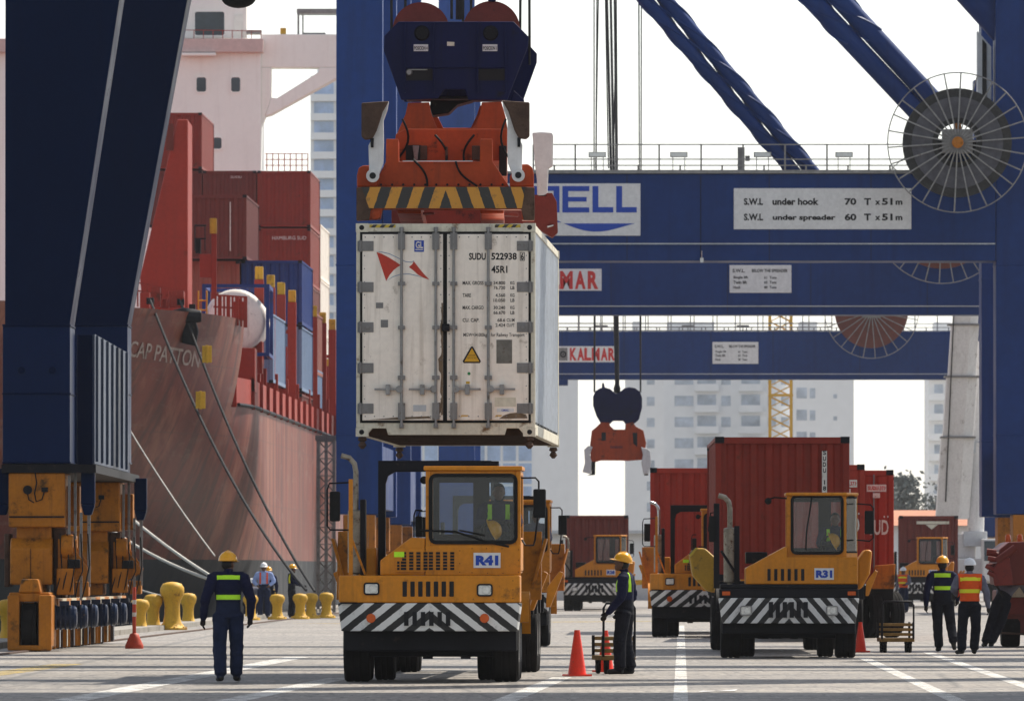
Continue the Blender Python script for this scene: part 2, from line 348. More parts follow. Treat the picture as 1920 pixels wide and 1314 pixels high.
def text(parent, s, cx, cz, wd, ht, y, m, name='lettering', bold=0.0, rz=0.0, shear=0.0, roll=0.0, x_side=None, thick=0.006):
    """lettering fitted to wd x ht, facing -y at depth y (or facing +x at x_side, when y is the along-position)"""
    cu = bpy.data.curves.new('t', 'FONT'); cu.body = s; cu.size = 1.0; cu.offset = bold; cu.shear = shear; cu.resolution_u = 3
    ob = bpy.data.objects.new('t', cu); COL.objects.link(ob)
    bpy.context.view_layer.update()
    me = bpy.data.meshes.new_from_object(ob.evaluated_get(bpy.context.evaluated_depsgraph_get()))
    bpy.data.objects.remove(ob); bpy.data.curves.remove(cu)
    xs = [v.co.x for v in me.vertices]; ys = [v.co.y for v in me.vertices]
    x0, x1, y0, y1 = min(xs), max(xs), min(ys), max(ys)
    for v in me.vertices:
        a = (v.co.x - (x0 + x1) / 2) / max(1e-6, x1 - x0) * wd; b = (v.co.y - (y0 + y1) / 2) / max(1e-6, y1 - y0) * ht
        a, b = a * math.cos(roll) - b * math.sin(roll), a * math.sin(roll) + b * math.cos(roll)
        v.co = (a, 0, b)
    me.materials.clear(); me.materials.append(M[m])
    me.name = name
    o = bpy.data.objects.new(name, me); COL.objects.link(o)
    o.parent = parent
    if x_side is None: o.location = (cx, y, cz)
    else: o.location = (x_side, y, cz); o.rotation_euler.z = PI / 2
    if rz: o.rotation_euler.z += rz
    return o
def wloc(o):
    v = Vector((0, 0, 0))
    while o is not None: v += o.location; o = o.parent
    return v
def W(mb, name, m, root, **k):
    """link a mesh built in world coordinates under an unrotated root"""
    bmesh.ops.translate(mb.bm, verts=mb.bm.verts, vec=-wloc(root))
    return mb.build(name, m, root, **k)
def WT(root, s, px, py, wpx, hpx, Y, m, **k):
    """lettering centred on image point (px, py) at distance Y, wpx x hpx pixels large"""
    o = wloc(root); a = Y / F
    return text(root, s, X(px, Y) - o.x, Z(py, Y) - o.z, wpx * a, hpx * a, Y - o.y, m, **k)
def poly(pts, Y): return [(X(a, Y), Z(b, Y)) for a, b in pts]

# ---------------------------------------------------------------- ground, quay, water
LANE = 0.0167                                   # the quay runs this much to the right per metre ahead
def quay_x(Y): return -13.2 + LANE * Y
def ground_material():
    m = bpy.data.materials.new('worn_concrete_apron'); m.use_nodes = True; t = m.node_tree; L = t.links; b = t.nodes['Principled BSDF']
    b.inputs['Roughness'].default_value = 0.6
    tc = _n(t, 'ShaderNodeTexCoord')
    def nz(sc, det, stretch=(1, 1, 1), rg=0.6):
        mp = _n(t, 'ShaderNodeMapping'); mp.inputs['Scale'].default_value = stretch; L.new(tc.outputs['Object'], mp.inputs['Vector'])
        n = _n(t, 'ShaderNodeTexNoise'); n.inputs['Scale'].default_value = sc; n.inputs['Detail'].default_value = det; n.inputs['Roughness'].default_value = rg
        L.new(mp.outputs[0], n.inputs['Vector']); return n.outputs['Fac']
    def mr(v, a, b_, c=0.0, d=1.0):
        r = _n(t, 'ShaderNodeMapRange'); r.inputs[1].default_value = a; r.inputs[2].default_value = b_; r.inputs[3].default_value = c; r.inputs[4].default_value = d
        L.new(v, r.inputs[0]); return r.outputs[0]
    def mix(f, a, c, mode='MIX'):
        n = _n(t, 'ShaderNodeMix', data_type='RGBA', blend_type=mode); L.new(f, n.inputs[0])
        for v, k in ((a, 6), (c, 7)):
            if isinstance(v, tuple): n.inputs[k].default_value = (*v, 1)
            else: L.new(v, n.inputs[k])
        return n.outputs[2]
    c = mix(mr(nz(0.12, 5), 0.3, 0.7), (0.21, 0.182, 0.150), (0.285, 0.250, 0.212))
    c = mix(mr(nz(1.0, 6, (0.035, 0.20, 1)), 0.47, 0.63, 0, 0.55), c, (0.14, 0.126, 0.114))          # long scuffs, plus shade bands of overhead beams put into the colour
    c = mix(mr(nz(1.0, 7, (0.05, 0.55, 1), .75), 0.53, 0.62, 0, 0.8), c, (0.065, 0.062, 0.062))        # tyre rubber and tar, with narrower beam shade painted in
    c = mix(mr(nz(5.0, 3, (1, 0.10, 1), 0.6), 0.50, 0.60, 0, 0.55), c, (0.125, 0.112, 0.100))        # grit drawn out by traffic
    c = mix(mr(nz(11.0, 3, (1, 0.055, 1), 0.6), 0.56, 0.62, 0, 0.75), c, (0.075, 0.068, 0.062))       # oil drips and gravel
    c = mix(mr(nz(9.0, 2, (1, 0.06, 1), 0.5), 0.58, 0.66, 0, 0.4), c, (0.40, 0.36, 0.31))              # pale chips
    c = mix(mr(nz(0.16, 7, (1, .6, 1), 0.72), 0.52, 0.60, 0, 0.45), c, (0.13, 0.12, 0.115))            # patched slabs
    wv = _n(t, 'ShaderNodeTexVoronoi', feature='DISTANCE_TO_EDGE'); wv.inputs['Scale'].default_value = 0.16; mpv = _n(t, 'ShaderNodeMapping'); mpv.inputs['Scale'].default_value = (1, .5, 1); L.new(tc.outputs['Object'], mpv.inputs['Vector']); L.new(mpv.outputs[0], wv.inputs['Vector'])
    c = mix(mr(wv.outputs['Distance'], 0.0, 0.010, 0.7, 0.0), c, (0.06, 0.055, 0.05))                  # cracks
    c = mix(mr(nz(0.5, 8, (0.5, 1, 1), 0.75), 0.58, 0.68, 0, 0.6), c, (0.085, 0.078, 0.072))          # oil
    br = _n(t, 'ShaderNodeTexBrick'); br.inputs['Scale'].default_value = 1.0; br.offset = 0.0
    br.inputs['Brick Width'].default_value = 7.0; br.inputs['Row Height'].default_value = 6.0; br.inputs['Mortar Size'].default_value = 0.11; br.inputs['Mortar Smooth'].default_value = 0.6
    br.inputs['Color1'].default_value = br.inputs['Color2'].default_value = (0, 0, 0, 1); br.inputs['Mortar'].default_value = (1, 1, 1, 1)
    L.new(tc.outputs['Object'], br.inputs['Vector'])
    c = mix(mr(br.outputs['Color'], 0, 1, 0, 0.6), c, (0.07, 0.065, 0.06))                           # slab joints
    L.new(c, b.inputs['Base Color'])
    bp = _n(t, 'ShaderNodeBump'); bp.inputs['Strength'].default_value = 0.8; bp.inputs['Distance'].default_value = 0.03
    L.new(nz(5, 7, (1, .3, 1), .75), bp.inputs['Height']); L.new(bp.outputs[0], b.inputs['Normal'])
    return m
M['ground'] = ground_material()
g = MB()
pts = [(quay_x(-60), -60), (900, -60), (900, 4200), (-1500, 4200), (-1500, 1150), (quay_x(1150), 1150)]
g._f([g.bm.verts.new((x, y, 0)) for x, y in pts])
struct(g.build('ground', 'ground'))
g = MB()
a, b = (quay_x(-60), -60), (quay_x(1150), 1150)
g.prism([(a[0], a[1]), (b[0], b[1]), (b[0] - 0.9, b[1]), (a[0] - 0.9, a[1])], -3.5, 0.12, axis='z')
struct(g.build('quay_edge', mat('quay_coping_concrete', (0.27, 0.25, 0.22), 0.9, var=0.2, scale=0.4, dirt=0.2)))
wm = bpy.data.materials.new('harbour_water'); wm.use_nodes = True; t = wm.node_tree; b = t.nodes['Principled BSDF']
b.inputs['Base Color'].default_value = (0.02, 0.045, 0.05, 1); b.inputs['Roughness'].default_value = 0.12
nz = _n(t, 'ShaderNodeTexNoise'); nz.inputs['Scale'].default_value = 0.8; nz.inputs['Detail'].default_value = 5
bp = _n(t, 'ShaderNodeBump'); bp.inputs['Strength'].default_value = 0.4; t.links.new(_n(t, 'ShaderNodeTexCoord').outputs['Object'], nz.inputs['Vector'])
t.links.new(nz.outputs['Fac'], bp.inputs['Height']); t.links.new(bp.outputs[0], b.inputs['Normal'])
g = MB(); g._f([g.bm.verts.new(p) for p in ((-1500, -60, -3), (200, -60, -3), (200, 1300, -3), (-1500, 1300, -3))])
struct(g.build('water', wm))
# painted markings, worn
def worn(name, col, keep=0.5):
    m = bpy.data.materials.new(name); m.use_nodes = True; t = m.node_tree; L = t.links; b = t.nodes['Principled BSDF']
    b.inputs['Base Color'].default_value = (*col, 1); b.inputs['Roughness'].default_value = 0.7
    tc = _n(t, 'ShaderNodeTexCoord'); n = _n(t, 'ShaderNodeTexNoise'); n.inputs['Scale'].default_value = 3.5; n.inputs['Detail'].default_value = 8; n.inputs['Roughness'].default_value = 0.72
    L.new(tc.outputs['Object'], n.inputs['Vector'])
    mr = _n(t, 'ShaderNodeMapRange'); mr.inputs[1].default_value = keep - 0.07; mr.inputs[2].default_value = keep + 0.07; mr.inputs[3].default_value = 1; mr.inputs[4].default_value = 0.12
    L.new(n.outputs['Fac'], mr.inputs[0]); L.new(mr.outputs[0], b.inputs['Alpha']); return m
WL, YL = worn('worn_white_road_paint', (0.62, 0.60, 0.56), 0.53), worn('worn_yellow_road_paint', (0.52, 0.36, 0.07), 0.47)
def marking(p, q, wd, m, ext0=0.0, ext1=0.0):
    a = Vector((X(p[0], GY(p[1])), GY(p[1]), 0.004)); b = Vector((X(q[0], GY(q[1])), GY(q[1]), 0.004))
    d = (b - a).normalized(); a = a - d * ext0; b = b + d * ext1; n = Vector((d.y, -d.x, 0)) * wd / 2
    mb = MB(); mb._f([mb.bm.verts.new(v) for v in (a - n, a + n, b + n, b - n)]); struct(mb.build('lane_marking', m))
marking((1276, 1314), (1277, 1172), 0.17, WL, 20)
marking((1795, 1314), (1619, 1233), 0.20, WL, 20)
marking((1920, 1285), (1740, 1223), 0.20, WL, 12)
marking((124, 1314), (560, 1231), 0.42, WL, 20)
marking((440, 1312), (640, 1270), 0.35, WL, 10)
marking((945, 1314), (1054, 1269), 0.28, WL, 10)
marking((0, 1262), (130, 1244), 0.5, YL, 10)
marking((980, 1166), (1260, 1164), 2.2, YL, 10)

# ---------------------------------------------------------------- rails, cranes
def wheel_row(mb_w, mb_f): pass
def bogie(root, x, y, n_motor, rearward):
    """amber equaliser bogie: rocker block, lower block, wheel box, travel motors; x,y = foot of the leg's front"""
    B = MB().use('amber')
    B.box(x - 0.50, x + 0.56, y - 0.1, y + 2.4, 2.32, 3.34)                 # upper rocker block
    B.prism([(y - 0.16, 1.24), (y - 0.16, 1.92), (y + 0.1, 2.12), (y + 2.0, 2.12), (y + 2.2, 1.9), (y + 2.2, 1.24)], x - 0.47, x + 0.32, axis='x')
    B.box(x - 0.36, x + 0.30, y + 0.1, y + 2.0, 2.08, 2.40)
    B.box(x - 0.3, x + 0.2, y + 0.2, y + 1.9, 1.0, 1.3)
    o = W(B, 'bogie', 'amber', root, bevel=0.03)
    D = MB()
    D.box(x - 0.49, x + 0.55, y - 0.13, y - 0.095, 2.50, 2.53)
    D.lathe([(0.085, -0.06), (0.085, 0.0), (0.05, 0.0), (0.05, -0.02)], 14, (x - 0.14, y - 0.12, 3.02), 'y')
    D.box(x + 0.12, x + 0.24, y - 0.16, y - 0.09, 2.98, 3.07)
    D.tube([(x, y - 0.13, 3.34), (x + 0.03, y - 0.14, 3.15), (x - .01, y - 0.13, 2.95), (x + .02, y - .13, 2.80), (x + .13, y - .13, 2.84), (x + .17, y - .13, 2.98)], 0.013, 5); D.tube([(x - .14, y - .13, 2.95), (x - .12, y - .13, 2.84), (x - .02, y - .13, 2.78)], .011, 5)
    D.box(x - 0.085, x - 0.075, y - 0.175, y - 0.16, 1.25, 1.92)
    W(D, 'fitting', 'dark', root)
    # corner pins and gusset on the quay side
    for dy in (0.0, 1.8):
        G = MB().use('amber')
        G.lathe([(0.22, -0.1), (0.25, 0), (0.22, 0.12)], 14, (x + 0.58, y + dy + 0.2, 1.95), 'x')
        G.prism([(x + 0.42, 1.2), (x + 0.95, 1.45), (x + 0.98, 1.55), (x + 0.6, 2.1), (x + 0.42, 2.1)], y + dy + 0.1, y + dy + 0.16)
        W(G, 'gusset', 'amber', root, smooth=40)
    for dx, z0, z1, dy in ((0.60, 1.0, 3.3, .2), (0.70, 2.1, 3.35, .5), (0.82, 0.95, 2.6, .3), (0.96, 1.2, 3.3, .6), (.76, 1.0, 2.2, 1.4), (.90, 1.6, 3.3, 1.8)):
        S = MB().use('steel'); S.box(x + dx, x + dx + 0.05, y + dy, y + dy + 0.06, z0, z1); W(S, 'conduit', 'steel', root)
    for (x0_, x1_, z0, z1, d0, d1, m_) in ((.33, .56, 1.0, 2.3, .3, 1.9, 'rust'), (.56, .80, 2.35, 3.1, .8, 1.8, 'amber'), (.40, .72, 1.05, 1.55, -.05, .15, 'amber'), (.60, .84, 1.55, 1.72, .0, .6, 'dark'), (.72, .98, 1.02, 1.30, .5, 1.2, 'amber'), (-.60, -.5, 1.2, 2.2, .3, 1.6, 'rust')):
        S = MB().use(m_); S.box(x + x0_, x + x1_, y + d0, y + d1, z0, z1); W(S, 'bracket', m_, root, bevel=.02)
    for k in range(5):
        S = MB(); a_ = .36 + .13 * k; S.tube([(x + a_, y - .02, 1.0), (x + a_ + .06, y - .06, 1.22 + .1 * (k % 2)), (x + a_ + .14, y - .02, 1.5 + .12 * (k % 3)), (x + a_ + .10, y + .1, 2.2)], .014, 5); W(S, 'hose', 'black', root, smooth=60)
    return o
def gantry_leg_crane():
    Y1, Y2 = 192.0, 212.0
    x0 = X(66, Y1)
    root = empty('gantry_crane', (x0, Y1, 0), 0, 'dark blue gantry crane standing on amber wheeled bogies at the left edge', 'crane', 'blue gantry cranes along the quay')
    def leg(Y, dx, m='leg', lab=None):
        mb = MB()
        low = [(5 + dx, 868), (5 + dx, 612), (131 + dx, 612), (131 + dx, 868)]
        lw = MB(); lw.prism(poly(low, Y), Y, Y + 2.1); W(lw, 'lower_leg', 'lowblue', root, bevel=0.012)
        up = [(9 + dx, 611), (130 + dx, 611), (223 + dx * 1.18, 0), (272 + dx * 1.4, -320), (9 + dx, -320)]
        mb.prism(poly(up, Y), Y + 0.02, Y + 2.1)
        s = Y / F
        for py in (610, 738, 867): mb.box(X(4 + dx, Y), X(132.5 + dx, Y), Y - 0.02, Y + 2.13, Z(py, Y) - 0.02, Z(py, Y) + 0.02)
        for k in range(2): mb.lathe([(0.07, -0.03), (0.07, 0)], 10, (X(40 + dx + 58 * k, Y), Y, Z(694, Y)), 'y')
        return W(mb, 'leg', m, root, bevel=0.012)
    leg(Y1, 0); leg(Y2, 108)
    mb = MB()     # sill beam tying both legs, its quay side sunlit
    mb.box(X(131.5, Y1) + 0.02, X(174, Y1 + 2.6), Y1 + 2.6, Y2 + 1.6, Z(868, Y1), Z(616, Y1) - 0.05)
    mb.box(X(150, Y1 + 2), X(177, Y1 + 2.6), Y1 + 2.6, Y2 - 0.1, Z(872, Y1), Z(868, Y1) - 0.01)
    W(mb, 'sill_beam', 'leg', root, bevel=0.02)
    mb = MB()     # ribs and side sheet on the sill beam, sunlit tone put into the paint
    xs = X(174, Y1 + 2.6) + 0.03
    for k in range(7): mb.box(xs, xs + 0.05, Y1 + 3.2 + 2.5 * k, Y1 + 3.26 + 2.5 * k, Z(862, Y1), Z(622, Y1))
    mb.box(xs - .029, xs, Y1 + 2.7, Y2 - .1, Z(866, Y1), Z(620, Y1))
    W(mb, 'stiffener', mat('sunlit_sill_paint', (.05, .07, .115), .45, var=.15, scale=.6, streak=.5, dirtcol=(.03, .05, .09)), root)
    mb = MB()     # underside plates and landing beams
    mb.box(X(3, Y1), X(180, Y1), Y1 - 0.05, Y2 + 2.3, Z(886, Y1), Z(870, Y1) - 0.005)
    W(mb, 'base_plate', 'dark', root)
    for i, (Y, px) in enumerate(((Y1, 66), (Y2, 66 + 108))):
        x = X(px, Y); bogie(root, x, Y + 0.1, 3, i)
        for dx in (-0.62, 0.98):      # buffers hanging from the plate's corners
            mb = MB(); mb.box(x + dx - 0.13, x + dx + 0.13, Y + 0.2, Y + 0.5, 2.75, 3.42)
            mb.prism([(x + dx - 0.13, 2.75), (x + dx + 0.13, 2.75), (x + dx + 0.07, 2.55), (x + dx - 0.07, 2.55)], Y + 0.2, Y + 0.5)
            W(mb, 'jack', 'leg', root, bevel=0.02)
    # wheel train under both bogies
    xr = X(66, Y1) - 0.02
    def xo(y): return xr + LANE * (y - Y1)
    mb = MB().use('amber')
    mb.box(xr - 0.42, xr - 0.2, Y1 - 1.6, Y1 + 0.4, 0.08, 1.05); mb.box(xr + 0.16, xr + 0.40, Y1 - 1.6, Y1 + 0.4, 0.08, 1.05)
    mb.box(xr - 0.42, xr + 0.40, Y1 - 1.6, Y1 - 1.4, 0.02, 0.12); mb.box(xr - 0.40, xr + 0.36, Y1 - 1.45, Y1 + 1.0, 0.93, 1.10)
    mb.prism([(xr - 0.22, 1.1), (xr + 0.2, 1.1), (xr + 0.14, 1.35), (xr - 0.16, 1.35)], Y1 - 1.5, Y1 - 0.2)
    W(mb, 'wheel_box', 'amber', root, bevel=0.025)
    yy = [Y1 - 1.1 + 1.15 * k for k in range(20)]
    for y in yy:
        w = MB().use('tyre'); xx = xo(y)
        w.lathe([(0.30, -0.15), (0.42, -0.15), (0.42, 0.06), (0.46, 0.07), (0.46, 0.12), (0.3, 0.13)], 20, (xx, y, 0.46), 'x')
        W(w, 'rail_wheel', 'rust', root, smooth=40)
    mb = MB()
    mb.prism([(xo(Y1 + 0.6) + 0.30, Y1 + 0.6), (xo(Y2 + 4) + 0.30, Y2 + 4), (xo(Y2 + 4) + 0.42, Y2 + 4), (xo(Y1 + .6) + 0.42, Y1 + 0.6)], 0.80, 0.98, axis='z')
    W(mb, 'bogie_beam', 'railstripe', root)
    for k, y in enumerate(yy[1:]):
        xx = xo(y); mb = MB(); mb.box(xx + 0.16, xx + 0.34, y - 0.30, y - 0.22, 0.04, 0.80); mb.box(xx - 0.36, xx + 0.16, y - 0.30, y - .24, 0.5, 0.9); W(mb, 'wheel_guard', 'amber' if k % 3 else 'rust', root)
    for k, y in enumerate(yy[1::2]): xx = xo(y); mb = MB(); mb.box(xx + .345, xx + .36, y - .30, y - .10, .06, .62); W(mb, 'rail_sweeper', 'pale' if k % 2 else 'cream', root)
    for k, y in enumerate(yy[1::3]):
        xx = xo(y) + 0.46; mb = MB().use(mat('motor_blue_paint', (.005, .018, .055), .3, var=.15, scale=3, dirt=.1))
        mb.lathe([(0.10, -0.12), (0.21, -0.1), (0.22, 0.30), (0.18, 0.34), (0.10, 0.35)], 16, (xx, y, 0.63), 'x')
        for q in range(4): mb.box(xx - 0.06 + 0.09 * q, xx - 0.03 + 0.09 * q, y - 0.235, y + 0.235, 0.40, 0.86)
        mb.box(xx + .02, xx + .2, y - .12, y + .12, .84, .94); W(mb, 'travel_motor', None, root, smooth=35)
    return root
gantry_leg_crane()
mb = MB()
for dx in (-0.03,):
    mb.prism([(X(66, 192) - 0.07 + LANE * (y - 192) + dx + s_, y) for y, s_ in ((60, 0), (1100, 0), (1100, 0.12), (60, 0.12))], 0.002, 0.03, axis='z')
tag(mb.build('crane_rail', 'rust'), 'rusty steel crane rail set in the concrete along the quay edge', 'rail')

def reel(root, px, py, rpx, Y, disc='dark', ring=26):
    """cable reel: dark coiled drum in a basket of radial spokes with an outer hoop"""
    c = V(px, py, Y); s = Y / F; r = rpx * s; o = wloc(root)
    rr = MB(); ro = r * 0.78
    ri = ro * (.36 if disc == 'dark' else .16); rr.lathe([(ri, -0.25), (ri, 0.25), (ro, 0.25), (ro, -0.25), (ri, -0.25)], 48, c, 'y', cap=False)
    d = W(rr, 'cable_drum', 'cable' if disc == 'dark' else disc, root, smooth=40)
    if disc == 'dark':
        g = MB(); g.lathe([(ro * 0.46, -0.30), (ro * 0.46, -0.26), (ro * 0.84, -0.26), (ro * 0.84, -0.30), (ro * 0.46, -0.30)], 48, c, 'y', cap=False)
        W(g, 'coiled_cable', mat('coiled_grey_cable', (0.085, 0.085, 0.10), 0.7, var=0.25, scale=3), root, smooth=40)
    h = MB().use('steel')
    h.tube([c + Vector((r * math.cos(2 * PI * k / 64), -0.42, r * math.sin(2 * PI * k / 64))) for k in range(65)], 0.022, 5, cap=False)
    for k in range(ring):
        a = 2 * PI * (k + 0.3) / ring
        h.bar(c + Vector((0.28 * math.cos(a), -0.40, 0.28 * math.sin(a))), c + Vector((r * math.cos(a), -0.42, r * math.sin(a))), 0.045)
    W(h, 'reel_basket', 'steel', root)
    k = MB(); k.prism([(c.x + ro * .37 * math.cos(R(a)), c.z + ro * .37 * math.sin(R(a))) for a in range(170, 371, 20)], Y + .3, Y + .36); W(k, 'reel_backplate', 'dark', root)
    k = MB(); k.box(c.x - 0.52, c.x + 0.52, Y - 0.36, Y + 0.1, c.z - 0.36, c.z + 0.46)
    W(k, 'reel_gearbox', 'grey', root, bevel=0.03)
    k = MB().use('amber'); k.lathe([(0.10, -0.60), (0.20, -0.56), (0.20, -0.46), (0.1, -0.44)], 18, c, 'y'); k.box(c.x - 0.12, c.x + 0.14, Y - 0.2, Y + 0.1, c.z + 0.47, c.z + 0.85)
    W(k, 'reel_motor', 'amber', root, bevel=0.015, smooth=40)
def railing(root, px0, px1, pyb, Y, hgt, step, nm='railing'):
    mb = MB().use('steel'); x0, x1, z0 = X(px0, Y), X(px1, Y), Z(pyb, Y); n = max(1, round((x1 - x0) / step))
    for k in range(n + 1):
        x = x0 + (x1 - x0) * k / n; mb.box(x - 0.03, x + 0.03, Y + 0.06, Y + 0.12, z0, z0 + hgt)
        if k < n: xm = x + (x1 - x0) / n * 0.5; mb.box(xm - 0.03, xm + 0.03, Y + 0.06, Y + 0.12, z0, z0 + hgt * 0.22)
    for f in (1.0, 0.45, 0.22, 0.03): mb.box(x0, x1, Y + 0.02, Y + 0.06, z0 + hgt * f - 0.02, z0 + hgt * f + 0.02)
    return W(mb, nm, 'steel', root)
def striped_tube(root, p, q, r, name='brace', strake=True):
    """round brace with a helical wind strake"""
    p, q = Vector(p), Vector(q); mb = MB().use('blue'); mb.tube([p + (q - p) * k / 12 for k in range(13)], r, 20)
    o = W(mb, name, 'blue', root, smooth=60)
    if strake:
        d = (q - p).normalized(); a = d.cross(Vector((0, 1, 0))).normalized(); u = a.cross(d); Ln = (q - p).length; st = MB(); N = int(Ln * 14)
        for ph in (0, 2 * PI / 3, 4 * PI / 3):
            st.tube([p + d * (Ln * k / N) + (a * math.cos(ph + 2 * PI * Ln * k / N / 4.6) + u * math.sin(ph + 2 * PI * Ln * k / N / 4.6)) * (r + 0.0) for k in range(N + 1)], 0.05, 5)
        st.bm.normal_update(); W(st, 'wind_strake', 'blue', root, smooth=60)
    return o
def portal_crane(Y, leg_l, leg_r, top, mid, bot, depth, label, y2=None):
    root = empty('gantry_crane', (X(leg_l[0], Y), Y, 0), 0, label, 'crane', 'blue gantry cranes along the quay')
    zb = 3.45
    for Yk in (Y, Y + 17):
        k = LANE * (Yk - Y)
        for (a, b) in (leg_l, leg_r):
            mb = MB(); x0, x1 = X(a, Y) + k, X(b, Y) + k
            mb.box(x0, x1, Yk + 0.1, Yk + depth + 0.1, zb, 46.0 if Yk == Y else 30.0)
            for z in (zb + 2.7, 12.0): mb.box(x0 - 0.02, x1 + 0.02, Yk + 0.08, Yk + depth + 0.12, z, z + 0.05)
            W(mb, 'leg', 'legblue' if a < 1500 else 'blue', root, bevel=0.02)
    for (a, b) in (leg_l, leg_r):
        xm = (X(a, Y) + X(b, Y)) / 2
        mb = MB(); mb.prism([(xm - 0.7, Y + depth + 0.3), (xm + 0.7, Y + depth + 0.3), (xm + 0.7 + .28, Y + 17), (xm - 0.7 + .28, Y + 17)], zb + 0.2, zb + 2.4, axis='z'); W(mb, 'sill_beam', 'blue', root, bevel=0.02)
        for Yk in (Y, Y + 17):
            mb = MB().use('amber'); x = xm + LANE * (Yk - Y)
            mb.box(x - 0.55, x + 0.55, Yk, Yk + 2, 2.2, zb - 0.02); mb.box(x - 0.45, x + 0.45, Yk - 0.5, Yk + 2.4, 1.2, 2.1)
            mb.box(x - 0.3, x + 0.3, Yk + 0.3, Yk + 1.6, 2.05, 2.25); mb.box(x - 0.32, x + 0.32, Yk - 1.2, Yk + 3.2, 0.5, 1.1)
            W(mb, 'bogie', 'amber', root, bevel=0.03)
            for q in range(4): mb = MB(); mb.lathe([(0.3, -0.12), (0.45, -0.12), (0.45, 0.12), (0.3, 0.12)], 16, (x, Yk - 0.7 + 1.1 * q, 0.45), 'x'); W(mb, 'rail_wheel', 'rust', root, smooth=40)
    return root
def beam(root, px0, px1, ytop, ybot, Y, depth, lip=None):
    mb = MB(); mb.box(X(px0, Y), X(px1, Y), Y, Y + depth, Z(ybot, Y), Z(ytop, Y))
    o = W(mb, 'portal_beam', 'blue', root, bevel=0.015)
    for k in range(1, int((X(px1, Y) - X(px0, Y)) / 4.2)):
        mb = MB(); x = X(px0, Y) + 4.2 * k + .7 * (k % 2); mb.box(x - .018, x + .018, Y - .012, Y - .004, Z(ybot, Y) + .03, Z(ytop, Y) - .03); W(mb, 'weld_seam', mat('dark_weld_line', (.004, .014, .06), .6), root)
    if lip:
        mb = MB()
        for py in lip: mb.box(X(px0, Y) + 0.01, X(px1, Y) - 0.01, Y - 0.10, Y - 0.005, Z(py, Y) - 0.02, Z(py, Y) + 0.02)
        W(mb, 'flange', 'pale', root)
    return o
def board(root, px0, px1, py0, py1, Y, name='sign_board', m='sign'):
    mb = MB(); mb.box(X(px0, Y), X(px1, Y), Y - 0.05, Y - 0.012, Z(py1, Y), Z(py0, Y)); return W(mb, name, m, root, bevel=0.006)
# --- nearest portal: wide beam with the white signs
YN = 352.0
N = portal_crane(YN, (630, 717), (1868, 1990), 325, 458, 490, 2.0, 'blue gantry crane whose wide portal beam carries the sign for 70 T under hook', )
beam(N, 718, 1867, 326, 489, YN, 2.4, lip=(457,))
mb = MB(); mb.box(X(1314, YN) - 0.012, X(1314, YN) + 0.012, YN - 0.02, YN - 0.004, Z(487, YN), Z(330, YN)); W(mb, 'splice_joint', 'dark', N)
mb = MB(); mb.box(X(718, YN), X(1867, YN), YN - 0.12, YN + 2.5, Z(327, YN) + 0.03, Z(321, YN)); W(mb, 'walkway', 'steel', N)
railing(N, 1000, 1866, 321, YN - 0.1, 0.92, 1.42)
board(N, 930, 1201, 344, 442, YN)
def block(rects):
    mb = MB()
    for q in rects: mb.box(X(q[0], YN), X(q[1], YN), YN - .062, YN - .052, Z(q[3], YN), Z(q[2], YN))
    W(mb, 'lettering', 'blueink', N)
def stem(x, w_=11): return (x, x + w_, 349, 398.5)
q = MB(); q.prism(poly([(943, 349), (957, 349), (984, 383), (984, 349), (994, 349), (994, 398.5), (980, 398.5), (953, 364), (953, 398.5), (943, 398.5)], YN), YN - .062, YN - .052); W(q, 'lettering', 'blueink', N)
block([stem(1000), (1011, 1038, 349, 358), (1011, 1038, 389.5, 398.5), stem(1038)])
block([stem(1054.5), (1065.5, 1105, 349, 358.5), (1065.5, 1100, 369.5, 378), (1065.5, 1105, 389, 398.5)])
block([stem(1111), (1122, 1150, 388.5, 398.5)]); block([stem(1155.5), (1166.5, 1194, 388.5, 398.5)])
mb = MB(); q = [(1057 + 134 * k / 14, 419) for k in range(15)] + [(1191 - 134 * k / 14, 419 + 15.5 * math.sin(PI * (k / 14) ** 1.15)) for k in range(1, 14)]
mb.prism(poly(q, YN), YN - 0.06, YN - 0.052); W(mb, 'emblem', 'blueink', N)
mb = MB(); q = [(1053 - 110 * k / 14, 417) for k in range(15)] + [(943 + 110 * k / 14, 417 - 15.5 * math.sin(PI * k / 14)) for k in range(1, 14)]
mb.prism(poly(q, YN), YN - 0.06, YN - 0.052); W(mb, 'emblem', 'blueink', N)
board(N, 1376, 1709, 353, 430, YN)
for cx, w_, s_, cy in ((1413, 36, 'S.W.L', 378), (1492, 87, 'under hook', 378), (1595, 22, '70', 378), (1627, 13, 'T', 378), (1646, 10, 'x', 380), (1664, 20, '51', 378), (1686, 13, 'm', 380),
                       (1413, 36, 'S.W.L', 407), (1508, 118, 'under spreader', 409), (1595, 22, '60', 407), (1627, 13, 'T', 407), (1646, 10, 'x', 409), (1664, 20, '51', 407), (1686, 13, 'm', 409)):
    WT(N, s_, cx, cy, w_, 13 if s_ not in ('x', 'm') else 8, YN - 0.056, 'ink', bold=0.04)
reel(N, 1795, 268, 131, YN - 2.2)
mb = MB(); c = V(1795, 268, YN); mb.box(c.x - 0.4, c.x + 0.4, YN - 1.9, YN - 0.01, Z(345, YN), Z(268, YN)); W(mb, 'reel_bracket', 'blue', N)
for a, b, st in (((1190, -25), (1492, 322), True), ((1228, -25), (1527, 322), True)):
    striped_tube(N, V(a[0], a[1], YN + 0.7), V(b[0], b[1] + 4, YN + 0.7), 0.235, strake=st)
